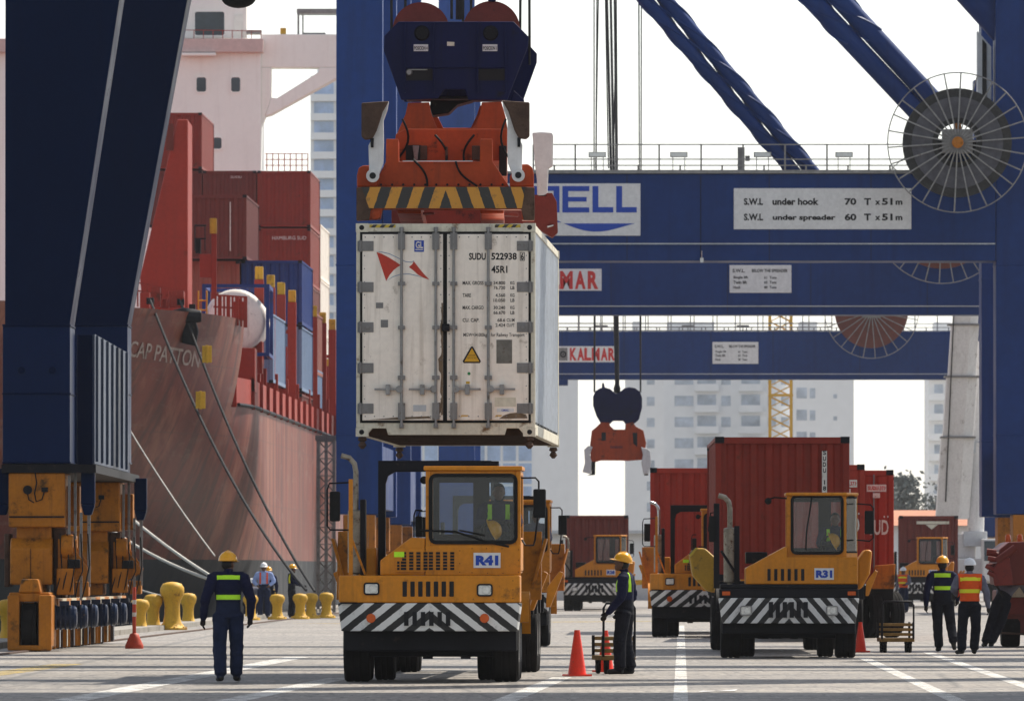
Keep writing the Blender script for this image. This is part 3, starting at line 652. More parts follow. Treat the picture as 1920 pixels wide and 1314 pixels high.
for a, b, st in (((1481, -45), (1735, 225), True), ((1535, -45), (1768, 207), True), ((1782, -60), (1990, 171), False), ((1870, -70), (2000, 70), False)):
    striped_tube(N, V(a[0], a[1], YN + 1.2), V(b[0], b[1], YN + 1.2), 0.34 if st else .57, strake=False)
    if st:
        d = V(a[0], a[1], YN + 1.2); e = V(b[0], b[1], YN + 1.2); striped_tube(N, d, d + (e - d) * 0.45, 0.335)
mb = MB(); mb.prism(poly([(1836, 330), (1836, 55), (1862, 85), (1862, 330)], YN), YN + 1.0, YN + 1.8); W(mb, 'lift_shaft', 'pale', N)
mb = MB(); mb.prism(poly([(1845, 330), (1845, 70), (1853, 80), (1853, 330)], YN), YN + 0.95, YN + 0.99); W(mb, 'shaft_ladder', 'dark', N)
for px in (1120, 1273, 1430, 1583, 1912):
    mb = MB().use('steel'); c = V(px, 290, YN + 0.6)
    mb.box(c.x - 0.30, c.x + 0.30, c.y - 0.1, c.y + 0.1, c.z - 0.09, c.z + 0.09); mb.box(c.x - 0.22, c.x - 0.19, c.y, c.y + .03, Z(321, YN), c.z); mb.box(c.x + 0.19, c.x + 0.22, c.y, c.y + .03, Z(321, YN), c.z)
    f = W(mb, 'floodlight', 'steel', N); mb = MB(); mb.box(c.x - 0.27, c.x + 0.27, c.y - 0.12, c.y - 0.102, c.z - 0.07, c.z + 0.07); W(mb, 'floodlight_lens', 'lens', f)
mb = MB().use('grey'); c = V(1390, 300, YN + 0.8); mb.box(c.x - 0.12, c.x + 0.12, c.y, c.y + 0.2, Z(321, YN), Z(274, YN)); mb.box(c.x + 0.14, c.x + 0.3, c.y, c.y + 0.2, Z(300, YN), Z(290, YN)); W(mb, 'control_box', 'grey', N)
mb = MB(); mb.tube([V(1316, 484, YN - 0.1), V(1316, 470, YN - 0.1)], 0.012, 4); c = V(1316, 487, YN - 0.1); mb.box(c.x - .06, c.x + .06, c.y - .06, c.y + .06, c.z - .08, c.z + .06); W(mb, 'lamp', 'lens', N)
mb = MB()
for a, b in ((1124, 1117), (1120, 1118), (1133, 1141), (1136, 1144), (1158, 1150), (1155, 1158), (1198, 1199)):
    mb.tube([V(a, -120, YN + 1.5), V(b, 316, YN + 1.5)], 0.022, 5)
W(mb, 'hoist_cable', 'cable', N)
# --- second and third portals
YK = 430.0
K1 = portal_crane(YK, (688, 770), (1935, 2030), 489, 575, 590, 2.0, 'blue gantry crane with its red lettered board partly hidden behind the white container')
beam(K1, 771, 1934, 470, 590, YK, 2.2, lip=(574,))
board(K1, 950, 1128, 504, 545, YK)
for ch, cx in zip('KALMAR', (998, 1019, 1039, 1062, 1088, 1112)): WT(K1, ch, cx, 525, 20 if ch != 'M' else 24, 34, YK - 0.056, 'redink', bold=0.05)
def plate_text(root, x0, x1, y0, y1, Y):
    w_, h = x1 - x0, y1 - y0
    for s_, fx, fy, fw, fh in (('S.W.L.', .15, .2, .2, .13), ('BELOW THE SPREADER', .65, .2, .58, .12), ('Single lift', .18, .45, .24, .12), ('61  Tons', .66, .45, .2, .1),
                                ('Twin lift', .17, .62, .22, .12), ('65  Tons', .66, .62, .2, .1), ('Hook', .12, .8, .12, .11), ('80  Tons', .66, .8, .2, .1)):
        WT(root, s_, x0 + w_ * fx, y0 + h * fy, w_ * fw, h * fh, Y - 0.056, 'ink', bold=0.03)
board(K1, 1368, 1484, 497, 549, YK); plate_text(K1, 1368, 1484, 497, 549, YK)
reel(K1, 1766, 404, 128, YK - 2.2, 'reelred', 30)
YL2 = 577.0
K2 = portal_crane(YL2, (822, 890), (1843, 1925), 620, 700, 712, 2.0, 'blue gantry crane farthest along the quay with its red lettered board in full view')
beam(K2, 891, 1842, 621, 711, YL2, 2.2, lip=(701,))
mb = MB(); mb.box(X(1000, YL2), X(1065, YL2), YL2 + 0.01, YL2 + 2, Z(722, YL2), Z(711, YL2) - 0.01); W(mb, 'beam_bracket', 'blue', K2)
board(K2, 1045, 1159, 649, 679, YL2)
for ch, cx in zip('KALMAR', (1075, 1089, 1102, 1117, 1133, 1147)): WT(K2, ch, cx, 664, 13 if ch != 'M' else 15, 24, YL2 - 0.056, 'redink', bold=0.05)
mb = MB(); mb.box(X(1047, YL2), X(1064, YL2), YL2 - 0.06, YL2 - 0.052, Z(676, YL2), Z(652, YL2)); W(mb, 'emblem', 'grey', K2)
mb = MB(); c = V(1056, 664, YL2 - 0.066); mb.lathe([(0.10, -0.004), (0.19, -0.004), (0.19, 0.004), (0.10, 0.004), (0.10, -0.004)], 16, c, 'y', cap=False); mb.lathe([(0.05, -.004), (.05, .004)], 10, c, 'y'); W(mb, 'emblem_eye', 'ink', K2)
board(K2, 1336, 1422, 641, 682, YL2); plate_text(K2, 1336, 1422, 641, 682, YL2)
reel(K2, 1634, 584, 88, YL2 - 2.2, 'reelred', 24)
railing(K2, 1000, 1560, 620, YL2 - 0.1, 0.95, 1.25); railing(K2, 1000, 1800, 621, YL2 + 2.0, 0.95, 1.25)
for px in (1128, 1290, 1393):
    mb = MB(); c = V(px, 612, YL2 + 0.6); mb.box(c.x - 0.35, c.x + 0.35, c.y - 0.1, c.y + 0.1, c.z - 0.08, c.z + 0.08); mb.box(c.x - .03, c.x + .03, c.y, c.y + .04, Z(621, YL2), c.z); W(mb, 'floodlight', 'steel', K2)
# gantry carrying the hanging container: legs stand outside the picture, twin boom girders and trolley pass over it
T = empty('gantry_crane', (-16.0, 139.0, 0), 0, 'blue gantry crane whose twin boom passes over the hanging white container', 'crane', 'blue gantry cranes along the quay')
for y in (142.0, 148.0):
    mb = MB(); mb.box(-60, 40, y - 1.2, y + 1.2, 35.5, 38.0); W(mb, 'boom_girder', 'blue', T)
mb = MB(); mb.box(X(835, 146) - 2.5, X(835, 146) + 2.5, 141.5, 148.5, 34.2, 35.4); W(mb, 'trolley', 'navy', T)
for y in (137.0, 152.5):
    for x in (-16.0, 15.0):
        mb = MB(); mb.box(x - 0.8, x + 0.8, y - 0.8, y + 0.8, 0, 35.4); W(mb, 'leg', 'blue', T)
    mb = MB(); mb.box(-15.19, 14.19, y - 0.7, y + 0.7, 17.0, 19.0); W(mb, 'portal_beam', 'blue', T)

mb = MB(); mb.box(-60, 40, 143.3, 146.0, 35.6, 35.8); W(mb, 'boom_shade_deck', 'blue', T)  # unseen deck added between the girders to fill their ground shadow
L_ = [o for o in COL.objects if o.name == 'gantry_crane'][0]
for nm, y0, y1, z0, z1 in (('portal_beam', 192.05, 194.0, 14.4, 16.4), ('portal_beam', 212.05, 214.0, 14.4, 16.4), ('boom_girder', 199.0, 200.4, 36.0, 38.0), ('boom_girder', 206.0, 207.4, 36.0, 38.0), ('shadow_tie_beam', 188.5, 191.5, 44.0, 46.0), ('shadow_tray', 178.4, 179.2, 36.5, 37.0)):
    mb = MB(); mb.box(-45 if z0 > 20 else X(150, 192) + 1, 45 if z0 > 20 else 24, y0, y1, z0, z1); W(mb, nm, 'blue', L_)  # members out of view; tie beam and tray added for their ground shadow bands
for y in (192.0, 212.0):
    mb = MB(); mb.box(24.1, 26.4, y, y + 2.1, 0, 36); W(mb, 'leg', 'leg', L_)
    mb = MB(); mb.box(X(60, 192) - .8, X(60, 192) + 1.4, y + .02, y + 2.1, 16.5, 44); W(mb, 'upper_leg', 'leg', L_)
# ---------------------------------------------------------------- containers
def corr(x0, x1, pitch, d):
    """trapezoid corrugation profile between x0 and x1: list of (x, depth)"""
    n = max(1, round((x1 - x0) / pitch)); p = (x1 - x0) / n; o = [(x0, 0)]
    for k in range(n):
        a = x0 + k * p; o += [(a + p * .30, 0), (a + p * .45, d), (a + p * .80, d), (a + p * .95, 0)]
    return o + [(x1, 0)]
def container(loc, rz, m, label, group=None, L=12.19, Hh=2.59, front='corr', name='shipping_container', fine=True, wd=2.438):
    """origin at the middle of the near bottom edge; length runs along +y"""
    root = empty(name, loc, rz, label, 'container', group); h = wd / 2; mm = M[m]
    S = MB().use(mm); P = 0.11
    pr = corr(-h + P, h - P, 0.27 if fine else 0.40, 0.045)
    S.grid([[(x, 0.04 + d, z) for x, d in pr] for z in (0.14, Hh - 0.12)]); S.grid([[(x, L - 0.04 - d, z) for x, d in pr] for z in (0.14, Hh - 0.12)])
    ps = corr(0.12, L - 0.12, 0.28 if fine else 0.5, 0.036)
    for sx in (-1, 1): S.grid([[(sx * (h - 0.03 - d), y, z) for y, d in ps] for z in (0.15, Hh - 0.06)])
    S.box(-h + .03, h - .03, 0.05, L - .05, Hh - 0.045, Hh - 0.015); S.box(-h + .03, h - .03, 0.05, L - .05, 0.10, 0.14)
    S.build('corrugated_wall', None, root)
    Fm = MB().use(mm)
    for y0, y1 in ((0, 0.10), (L - 0.10, L)):
        for sx in (-1, 1):
            a, b = sorted((sx * h, sx * (h - 0.11))); Fm.box(a, b, y0, y1, 0.12, Hh - 0.12)
        Fm.box(-h + .11, h - .11, y0 + .005, y1 - .005, 0.03, 0.15); Fm.box(-h + .11, h - .11, y0 + .005, y1 - .005, Hh - 0.13, Hh - 0.01)
    for sx in (-1, 1):
        a, b = sorted((sx * (h - .002), sx * (h - 0.07))); Fm.box(a, b, 0.12, L - .12, 0.03, 0.16); Fm.box(a, b, .12, L - .12, Hh - .07, Hh - .005)
    Fm.build('frame', None, root, bevel=0.006 if fine else 0)
    for y in (-0.006, L - 0.17):
        for sx in (-1, 1):
            for z in (0, Hh - 0.118):
                cs = MB().use('dark' if m != 'white' else 'cream'); a, b = sorted((sx * (h + .004), sx * (h - .16))); cs.box(a, b, y, y + 0.176, z, z + 0.118); cs.build('corner_casting', None, root)
    return root
# ---------------------------------------------------------------- container ship
def ship_c(Y): return -31.2 + LANE * Y
def half_b(Y, z):
    k = max(-0.3, min(1.0, (10.5 - z) / 10.5))
    Y0 = 318 + (10.5 - z) * 1.0; Lf = 40 + 20 * max(0, k) ** 1.3 + (4 if 5 < z < 9 else 0) * 0
    u = max(0.0, min(1.0, (Y - Y0) / Lf))
    return 16.0 * (1 - (1 - u) ** 2.2) ** 0.8
def ship_x(Y, z): return ship_c(Y) + half_b(Y, z)
def hull_hit(px, py):
    lo = None
    for k in range(2000):
        Y = 317 + k * 0.1
        if X(px, Y) - ship_x(Y, Z(py, Y)) <= 0: return V(px, py, Y - 0.12)
    return V(px, py, 400)
SHIP = empty('container_ship', (ship_c(330), 330, -3), 0, 'red container ship moored with its flared bow towards the camera', 'ship')
def hull_material():
    """faded red topsides: plate seams, paler streaks, rust runs, scrapes"""
    m = bpy.data.materials.new('faded_red_hull_paint'); m.use_nodes = True; t = m.node_tree; L = t.links; b = t.nodes['Principled BSDF']
    b.inputs['Roughness'].default_value = .5; b.inputs['Specular IOR Level'].default_value = .3; tc = _n(t, 'ShaderNodeTexCoord')
    def nz(sc, det, st, rg=.65):
        mp = _n(t, 'ShaderNodeMapping'); mp.inputs['Scale'].default_value = st; L.new(tc.outputs['Object'], mp.inputs['Vector'])
        n = _n(t, 'ShaderNodeTexNoise'); n.inputs['Scale'].default_value = sc; n.inputs['Detail'].default_value = det; n.inputs['Roughness'].default_value = rg; L.new(mp.outputs[0], n.inputs['Vector']); return n.outputs['Fac']
    def mr(v, a, b_, c=0.0, d=1.0):
        r = _n(t, 'ShaderNodeMapRange'); [setattr(r.inputs[k], 'default_value', q) for k, q in ((1, a), (2, b_), (3, c), (4, d))]; L.new(v, r.inputs[0]); return r.outputs[0]
    def mix(f, a, c):
        n = _n(t, 'ShaderNodeMix', data_type='RGBA'); L.new(f, n.inputs[0])
        for v, k in ((a, 6), (c, 7)):
            if isinstance(v, tuple): n.inputs[k].default_value = (*v, 1)
            else: L.new(v, n.inputs[k])
        return n.outputs[2]
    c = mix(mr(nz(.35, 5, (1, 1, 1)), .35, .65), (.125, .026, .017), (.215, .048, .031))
    c = mix(mr(nz(1.0, 6, (.9, .35, .05)), .50, .66, 0, .6), c, (.42, .165, .100))      # paler upright streaks
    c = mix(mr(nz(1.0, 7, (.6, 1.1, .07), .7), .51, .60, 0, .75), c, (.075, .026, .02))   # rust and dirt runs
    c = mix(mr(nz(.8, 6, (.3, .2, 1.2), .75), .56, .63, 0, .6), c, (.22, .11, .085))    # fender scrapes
    sp = _n(t, 'ShaderNodeSeparateXYZ'); L.new(tc.outputs['Object'], sp.inputs[0]); cb = _n(t, 'ShaderNodeCombineXYZ'); L.new(sp.outputs[1], cb.inputs[0]); L.new(sp.outputs[2], cb.inputs[1])
    br = _n(t, 'ShaderNodeTexBrick'); br.inputs['Scale'].default_value = 1.0
    for k, q in (('Brick Width', 9.0), ('Row Height', 2.3), ('Mortar Size', .03), ('Mortar Smooth', .5)): br.inputs[k].default_value = q
    for k in ('Color1', 'Color2'): br.inputs[k].default_value = (0, 0, 0, 1)
    br.inputs['Mortar'].default_value = (1, 1, 1, 1); L.new(cb.outputs[0], br.inputs['Vector'])
    c = mix(mr(br.outputs['Color'], 0, 1, 0, .5), c, (.12, .045, .035)); L.new(c, b.inputs['Base Color'])
    bp = _n(t, 'ShaderNodeBump'); bp.inputs['Strength'].default_value = .25; bp.inputs['Distance'].default_value = .06; L.new(nz(.55, 2, (1, 1, 1)), bp.inputs['Height']); L.new(bp.outputs[0], b.inputs['Normal'])
    return m
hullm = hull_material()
bootm = mat('dark_boot_topping_paint', (0.020, 0.024, 0.030), 0.6, var=0.3, scale=0.2, streak=0.3, dirtcol=(0.08, 0.07, 0.06))
def hull_part(name, m, zs, Ys):
    mb = MB().use(m)
    for sg in (1, -1):
        mb.grid([[(ship_c(Y) + sg * half_b(Y, z), Y, z) for Y in Ys] for z in zs])
    return W(mb, name, m, SHIP, smooth=50)
Ysf = [316 + 0.9 * k for k in range(45)]; Ysl = [316 + 1.2 * k for k in range(74)] + [410 + 15 * k for k in range(12)]
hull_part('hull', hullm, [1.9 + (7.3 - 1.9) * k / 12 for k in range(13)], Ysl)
hull_part('boot_topping', bootm, [-4 + 5.9 * k / 8 for k in range(9)], Ysl)
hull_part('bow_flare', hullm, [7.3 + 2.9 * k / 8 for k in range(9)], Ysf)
mb = MB().use('shipred')       # fore deck and main deck
for k in range(len(Ysf) - 1): mb._f([mb.bm.verts.new(p) for p in ((ship_x(Ysf[k], 9.1) - .05, Ysf[k], 9.1), (ship_x(Ysf[k + 1], 9.1) - .05, Ysf[k + 1], 9.1), (2 * ship_c(Ysf[k + 1]) - ship_x(Ysf[k + 1], 9.1), Ysf[k + 1], 9.1), (2 * ship_c(Ysf[k]) - ship_x(Ysf[k], 9.1), Ysf[k], 9.1))])
mb._f([mb.bm.verts.new(p) for p in ((ship_c(355) - 15, 355, 7.2), (ship_c(355) + 15.2, 355, 7.2), (ship_c(560) + 15.9, 560, 7.2), (ship_c(560) - 15.9, 560, 7.2))])
mb.grid([[(ship_c(355.6) + 15.9 * (k - 4) / 4 * (0.98), 355.6, z) for k in range(9)] for z in (7.2, 9.1)])
W(mb, 'deck', 'shipred', SHIP)
mb = MB().use('shipred'); Yb = [356 + 2 * k for k in range(60)]
mb.grid([[(ship_x(Y, 7.3) - 0.02, Y, z) for Y in Yb] for z in (7.3, 8.25)]); mb.grid([[(ship_x(Y, 7.3) - 0.14, Y, z) for Y in Yb] for z in (7.3, 8.25)]); mb.grid([[(ship_x(Y, 7.3) - d, Y, 8.25) for Y in Yb] for d in (0.02, 0.14)])
for Y in Yb[::3]: mb.box(ship_x(Y, 7.3) - 0.03, ship_x(Y, 7.3) + 0.10, Y, Y + 0.12, 7.2, 8.3)
W(mb, 'bulwark', 'shipred', SHIP)
mb = MB().use('dark'); mb.tube([(ship_x(Y, 7.3) + 0.03, Y, 7.3) for Y in [357 + 2 * k for k in range(60)]], 0.07, 6); W(mb, 'rubbing_strake', 'rust', SHIP)
# ship's name on the bow, wrapped on the plating
def wrap_text(s, px0, px1, y0, y1, hpx, m):
    o = text(None, s, 0, 0, 1, 1, 0, m, shear=0.35, bold=0.012); o.parent = SHIP; o.location = -wloc(SHIP)
    me = o.data
    for v in me.vertices:
        a, b = v.co.x + 0.5, v.co.z; p = hull_hit(px0 + (px1 - px0) * a, y0 + (y1 - y0) * a - hpx * b); v.co = p
wrap_text('CAP PATTON', 243, 378, 653, 675, 31, 'bowink')
mb = MB(); p = hull_hit(356, 610); mb.prism([(p.x - .25, p.z - .6), (p.x + .2, p.z - .7), (p.x + .3, p.z - .2), (p.x + .1, p.z + .5), (p.x - .2, p.z + .6)], p.y - 0.5, p.y + 0.2); mb.lathe([(0.2, -0.7), (0.3, -0.3), (0.2, 0.3)], 12, (p.x + .1, p.y - .4, p.z + .3), 'x'); W(mb, 'anchor', 'dark', SHIP, bevel=0.03)
# tall red fore post with its sunlit side
mb = MB(); mb.prism(poly([(268, 585), (262, 520), (332, 224), (352, 224), (352, 585)], 350), 350, 354.6); W(mb, 'breakwater_post', 'shipred', SHIP, bevel=0.04)
mb = MB(); mb.box(X(311, 350), X(325, 350), 349.9, 349.98, Z(282, 350), Z(232, 350)); W(mb, 'post_panel', 'maroon', SHIP)
def sb(name, m, *boxes, bevel=0.02):
    if name in ('windlass', 'fairlead', 'deck_house', 'coaming', 'beacon', 'winch') and len(boxes) > 1: return [sb(name, m, q, bevel=bevel) for q in boxes]
    mb = MB()
    for (a, b, c, d, Y, dp) in boxes: mb.box(X(a, Y), X(b, Y), Y, Y + dp, Z(d, Y), Z(c, Y))
    return W(mb, name, m, SHIP, bevel=bevel)
sb('windlass', 'shipred', (262, 280, 548, 578, 342, 1.2), (284, 300, 538, 575, 345, 1.2), (316, 344, 545, 577, 347, 1.5), (300, 316, 560, 578, 346, 1))
sb('fairlead', 'dark', (274, 288, 558, 570, 341, .4), (330, 345, 560, 572, 345, .4), (354, 366, 570, 590, 350, 0.4))
mb = MB().use('shipred')
for k in range(12):
    a = 258 + 9 * k
    if a < 345: mb.bar(V(a, 530 + k * 1.5, 345), V(a, 575, 345), 0.05)
for py in (530, 545): mb.bar(V(258, py, 345), V(345, py + 14, 345), 0.05)
W(mb, 'foredeck_railing', 'shipred', SHIP); mb = MB().use('shipred')
for k in range(8): mb.bar(V(404 + 8 * k, 552 + 0.5 * k, 353), V(404 + 8 * k, 600 + 2 * k, 353), 0.13 if k % 2 else 0.07)
for py in (553, 575): mb.bar(V(400, py, 353), V(462, py + 4, 353), 0.06)
W(mb, 'foredeck_railing', 'shipred', SHIP)
sb('winch', 'shipred', (438, 460, 565, 600, 353.5, 1.0), (444, 452, 558, 566, 353.5, .6))
sb('deck_ladder', 'tower', (370, 373, 545, 590, 352, .1), (386, 389, 545, 590, 352, .1), (370, 389, 562, 565, 352.1, .05), (370, 389, 580, 583, 352.1, .05))
# light mast of the foredeck
sb('mast', 'shipred', (396, 406, 436, 560, 362, 0.25), (374, 396, 476, 520, 362, 0.5), (398, 404, 410, 436, 362.1, .2))
sb('mast_head', 'bollard', (393, 406, 409, 438, 361.9, 0.4))
sb('mast_platform', 'dark', (364, 386, 421, 424, 361.5, .6), (364, 366, 424, 470, 361.5, .08), (383, 385, 424, 470, 361.5, .08), (364, 386, 446, 449, 361.6, .06), (366, 376, 446, 475, 361.9, .3))
sb('beacon', 'bollard', (371, 383, 376, 390, 440, .4), (406, 412, 398, 405, 440, .3))
# lashing-bridge stanchions down the quay side: red posts with yellow heads
for Y in (374.0, 384.5, 394.5, 405.5, 418.0, 429.0, 440.0, 452.0, 464.0):
    x = ship_x(Y, 7.3) - 0.30; mb = MB(); mb.box(x - 0.17, x + 0.17, Y, Y + 0.5, 7.0, 12.15); mb.box(x - 0.06, x + 0.28, Y + .1, Y + .4, 7.0, 8.9)
    st = W(mb, 'stanchion', 'shipred', SHIP, bevel=0.02); mb = MB(); mb.box(x - 0.15, x + 0.15, Y + .03, Y + .47, 12.15, 12.62); W(mb, 'stanchion_head', 'bollard', st, bevel=0.03)
    mb = MB().use('shipred'); mb.bar((x, Y + .3, 8.9), (x - 1.6, Y + .3, 11.0), 0.12); mb.box(x - 2.2, x, Y + .2, Y + .35, 10.9, 11.05); W(mb, 'stanchion_brace', 'shipred', st)
sb('deck_house', 'shipred', (430, 478, 652, 735, 362, 3), (405, 494, 575, 581, 371, .3), (470, 488, 690, 735, 372, 1), (452, 492, 640, 700, 371, .8), (474, 481, 560, 690, 371, .2))
sb('coaming', 'shipred', (440, 520, 705, 742, 390, 1.0), (480, 572, 735, 775, 416, 1.0))
mb = MB().use('shipred')
for k in range(22):
    Y = 360 + 4.2 * k; x = ship_x(Y, 7.3) - 1.1; mb.bar((x, Y, 7.2), (x, Y, 9.6), 0.10); mb.bar((x, Y, 9.6), (x - 1.2, Y + 2, 8.2), 0.07)
mb.tube([(ship_x(360 + 4.2 * k, 7.3) - 1.1, 360 + 4.2 * k, 9.6) for k in range(22)], 0.05, 5)
W(mb, 'side_railing', 'shipred', SHIP)
# superstructure
YS = 560.0
def shippoly(name, m, pts, Y, d, bevel=0.03):
    mb = MB(); mb.prism(poly(pts, Y), Y, Y + d); return W(mb, name, m, SHIP, bevel=bevel)
shippoly('superstructure', 'shipwhite', [(-90, 860), (-90, 98), (489, 98), (489, 860)], YS, 12)
shippoly('bridge_bulwark', mat('ship_pale_pink_paint', (0.62, 0.46, 0.43), 0.5, var=0.05, scale=0.3), [(-90, 97.5), (-90, 72), (493, 72), (493, 97.5)], YS - 0.6, 1.4)
shippoly('wheelhouse', 'shipwhite', [(300, 71.5), (300, -40), (462, -40), (462, 71.5)], YS + 1.2, 8)
shippoly('deck_ledge', 'shipwhite', [(340, 104), (340, 98.5), (404, 98.5), (404, 104)], YS - 0.9, 0.85)
for nm, pts in (('bridge_wing', [(489.3, 64), (720, 64), (720, 126), (489.3, 126)]), ('wing_bracket', [(489.3, 126.3), (508, 126.3), (508, 183), (497, 217), (489.3, 236)]),
                ('wing_brace', [(508.3, 183), (519, 184), (597, 135), (597, 126.3), (720, 126.3), (642, 140), (508.3, 214), (497.3, 217)])):
    shippoly(nm, 'shipwhite', pts, YS + 0.4, 2.4)
def shipwin(a, b, c, d, Y):
    mb = MB(); x0, x1, z0, z1 = X(a, Y), X(b, Y), Z(d, Y), Z(c, Y); mb.frame(x0 - .08, x1 + .08, z0 - .08, z1 + .08, 0.08, Y - 0.06, Y - 0.003, 0.12)
    f = W(mb, 'window', 'shipwhite', SHIP); mb = MB(); mb.box(x0, x1, Y - 0.03, Y - 0.004, z0, z1); W(mb, 'window_pane', 'pane', f)
for q in ((368, 386, 145, 172), (433, 450, 145, 172), (399, 415, 258, 279)): shipwin(*q, YS)
shipwin(365, 420, 22, 66, YS + 1.2)
mb = MB(); mb.box(X(437, YS), X(455, YS), YS + 1.15, YS + 1.19, Z(72, YS), Z(24, YS)); W(mb, 'wheelhouse_door', mat('pale_door_paint', (0.8, 0.82, 0.76), 0.4), SHIP)
sb('wing_shelter', 'steel', (556, 690, 16, 25, YS + .6, 2), (557, 561, 25, 64, YS + .6, .1), (566, 569, 25, 64, YS + 2, .1), (462, 490, 56, 64, YS + 1, 1), (566, 610, 61, 64, YS + .6, 1))
sb('wing_lamp', 'bollard', (525, 536, 52, 64, YS + .6, .3))
mb = MB().use('shipred')
for k in range(9): mb.bar(V(345 + 18 * k, 72, YS - .5), V(345 + 18 * k, 56, YS - .5), 0.04)
mb.bar(V(345, 56, YS - .5), V(490, 58, YS - .5), 0.04)
W(mb, 'bridge_railing', 'pale', SHIP); mb = MB().use('shipred')
for k in range(8): mb.bar(V(500 + 11 * k, 320, 500), V(500 + 11 * k, 288, 500), 0.05)
for py in (288, 299, 310): mb.bar(V(497, py, 500), V(577, py, 500), 0.04)
W(mb, 'deck_railing', 'pale', SHIP)
# deck cargo
def cargo(px_r, ytop, Y, m, label, Hh=2.59, g='containers stacked on the ship', fine=False):
    x = X(px_r, Y) - 1.219
    return container((x, Y, Z(ytop, Y) - Hh), heading(1280), m, label, g, Hh=Hh, fine=fine)
cargo(378, 211, 468, 'red', 'red container alone on top of the ship stack below the round cornered window')
cargo(582, 320, 468, 'red', 'red container with pale lettering, uppermost at the right end of ship stack')
t2 = cargo(480, 320, 468, 'maroon', 'dull maroon container in the top row of the ship stack, left of the red one')
cargo(378, 320, 468, 'maroon', 'maroon container in the top row of the ship stack beside the tall red post')
t4 = cargo(582, 428, 468, 'red', 'red container with white lettering, second from top at the right end of ship stack')
cargo(582, 535, 468, 'maroon', 'dark container under the lettered red one, behind the blue container on the ship')
cargo(582, 642, 468, 'red', 'red container low in the ship stack, behind the posts with yellow heads')
a = cargo(462, 365, 408, 'maroon', 'maroon container with a vertical white number strip, standing forward on the ship')
cargo(449, 489, 409, 'dusty', 'dusty container behind the railing above the white tank')
b_ = cargo(566, 488, 410, 'cblue', 'blue container on the ship with a pale blue sunlit side')
cargo(566, 612, 410, 'lightblue', 'grey blue container under the blue one on the ship')
cargo(566, 738, 410, 'maroon', 'maroon container lowest under the blue one on the ship')
for i, (y0, lab) in enumerate(((420, 'white container at the top of the stack behind the red containers on the ship'), (524, 'white container second from top behind the red containers on the ship'),
                               (628, 'white container third from top behind the red containers on the ship'), (732, 'white container lowest in the stack behind the red containers on the ship'))): cargo(601, y0, 482, 'white', lab)
cargo(512, 588, 382, 'lightblue', 'pale blue container behind the first two red posts with yellow heads')
cargo(590, 585, 430, 'dusty', 'dusty pink container low at the ship side behind the red posts')
cargo(590, 690, 430, 'lightblue', 'grey container lowest at the ship side behind the red posts')
for k in range(16):
    Y = 372 + 6.5 * k; x = ship_x(Y, 7.3) - .45; mb = MB().use('shipred'); zt = 8.9 + 1.6 * ((k * 7) % 5) / 4; mb.box(x - .05, x + .05, Y, Y + .1, 7.2, zt); mb.box(x - .9, x + .05, Y + .01, Y + .09, zt - .1, zt); mb.bar((x, Y + .05, zt), (x - .7, Y + 3, 7.6), .05)
    W(mb, 'lashing_frame', 'shipred', SHIP)
    if k % 3 == 0: mb = MB(); mb.box(x - .06, x + .06, Y - .06, Y + .06, zt + .003, zt + .32); W(mb, 'deck_lamp', 'bollard', SHIP)
o = wloc(t4); text(t4, 'HAMBURG SUD', 0.25, 2.15, 1.55, 0.16, -0.02, 'whiteink')
text(t2, 'SUDU', 0.3, 2.3, 0.5, 0.1, -0.02, 'whiteink')
mb = MB(); mb.box(0.55, 0.59, -0.02, -0.006, 0.35, 2.3); mb.build('number_strip', 'whiteink', a)
# white tank container on the fore part of the main deck
TK = empty('tank_container', V(445, 655, 369), 0, 'white cylindrical tank in a dark blue frame behind the ship railing', 'container')
mb = MB().use('white'); c = Vector((X(441, 369), 369, Z(600, 369)))
mb.lathe([(0.05, -0.10), (0.6, -0.06), (0.95, 0.02), (1.08, .12), (1.12, 0.3), (1.12, 5.5), (0.9, 5.9)], 36, c, 'y'); W(mb, 'tank', 'white', TK, smooth=50)
mb = MB().use('cblue')
for dx in (-1.2, 1.1):
    for y in (0.0, 5.8): mb.box(c.x + dx, c.x + dx + .13, 369 + y, 369.13 + y, c.z - 1.3, c.z + 1.3)
    for z in (-1.3, 1.17): mb.box(c.x + dx, c.x + dx + .13, 369.13, 374.8, c.z + z, c.z + z + .13)
for y in (0.0, 5.8):
    for z in (-1.3, 1.17): mb.box(c.x - 1.07, c.x + 1.1, 369.01 + y, 369.12 + y, c.z + z, c.z + z + .13)
W(mb, 'frame', 'cblue', TK)
# ---------------------------------------------------------------- mooring lines, rat guards, bollards
def sag(a, b, n, s): return [a.lerp(b, k / n) - Vector((0, 0, s * 4 * (k / n) * (1 - k / n))) for k in range(n + 1)]
r1 = sag(V(281, 562, 341), V(574, 1106, 322), 20, 0.9); r2 = sag(V(337, 563, 345), V(590, 1108, 330), 20, 0.75)
for pts, lab in ((r1, 'dark mooring rope through the lower yellow guard plate'), (r2, 'dark mooring rope through the upper yellow guard plate')):
    mb = MB(); mb.tube(pts, 0.046, 7); tag(mb.build('mooring_rope', 'darkrope', smooth=60), lab, 'rope', 'mooring ropes of the ship')
for (px, py, Y, lab) in ((388, 664, 339.5, 'yellow rat guard plate on the upper dark mooring rope'), (376, 750, 335, 'yellow rat guard plate on the lower dark mooring rope')):
    mb = MB(); c = V(px, py, Y); mb.box(c.x - .16, c.x + .16, Y - .02, Y + .02, c.z - .28, c.z + .28); mb.box(c.x - .04, c.x + .04, Y - .06, Y + .06, c.z - .3, c.z + .3)
    tag(mb.build('rat_guard', 'tower', pivot=c, bevel=0.01), lab, 'rat guard', 'rat guards on the mooring ropes')
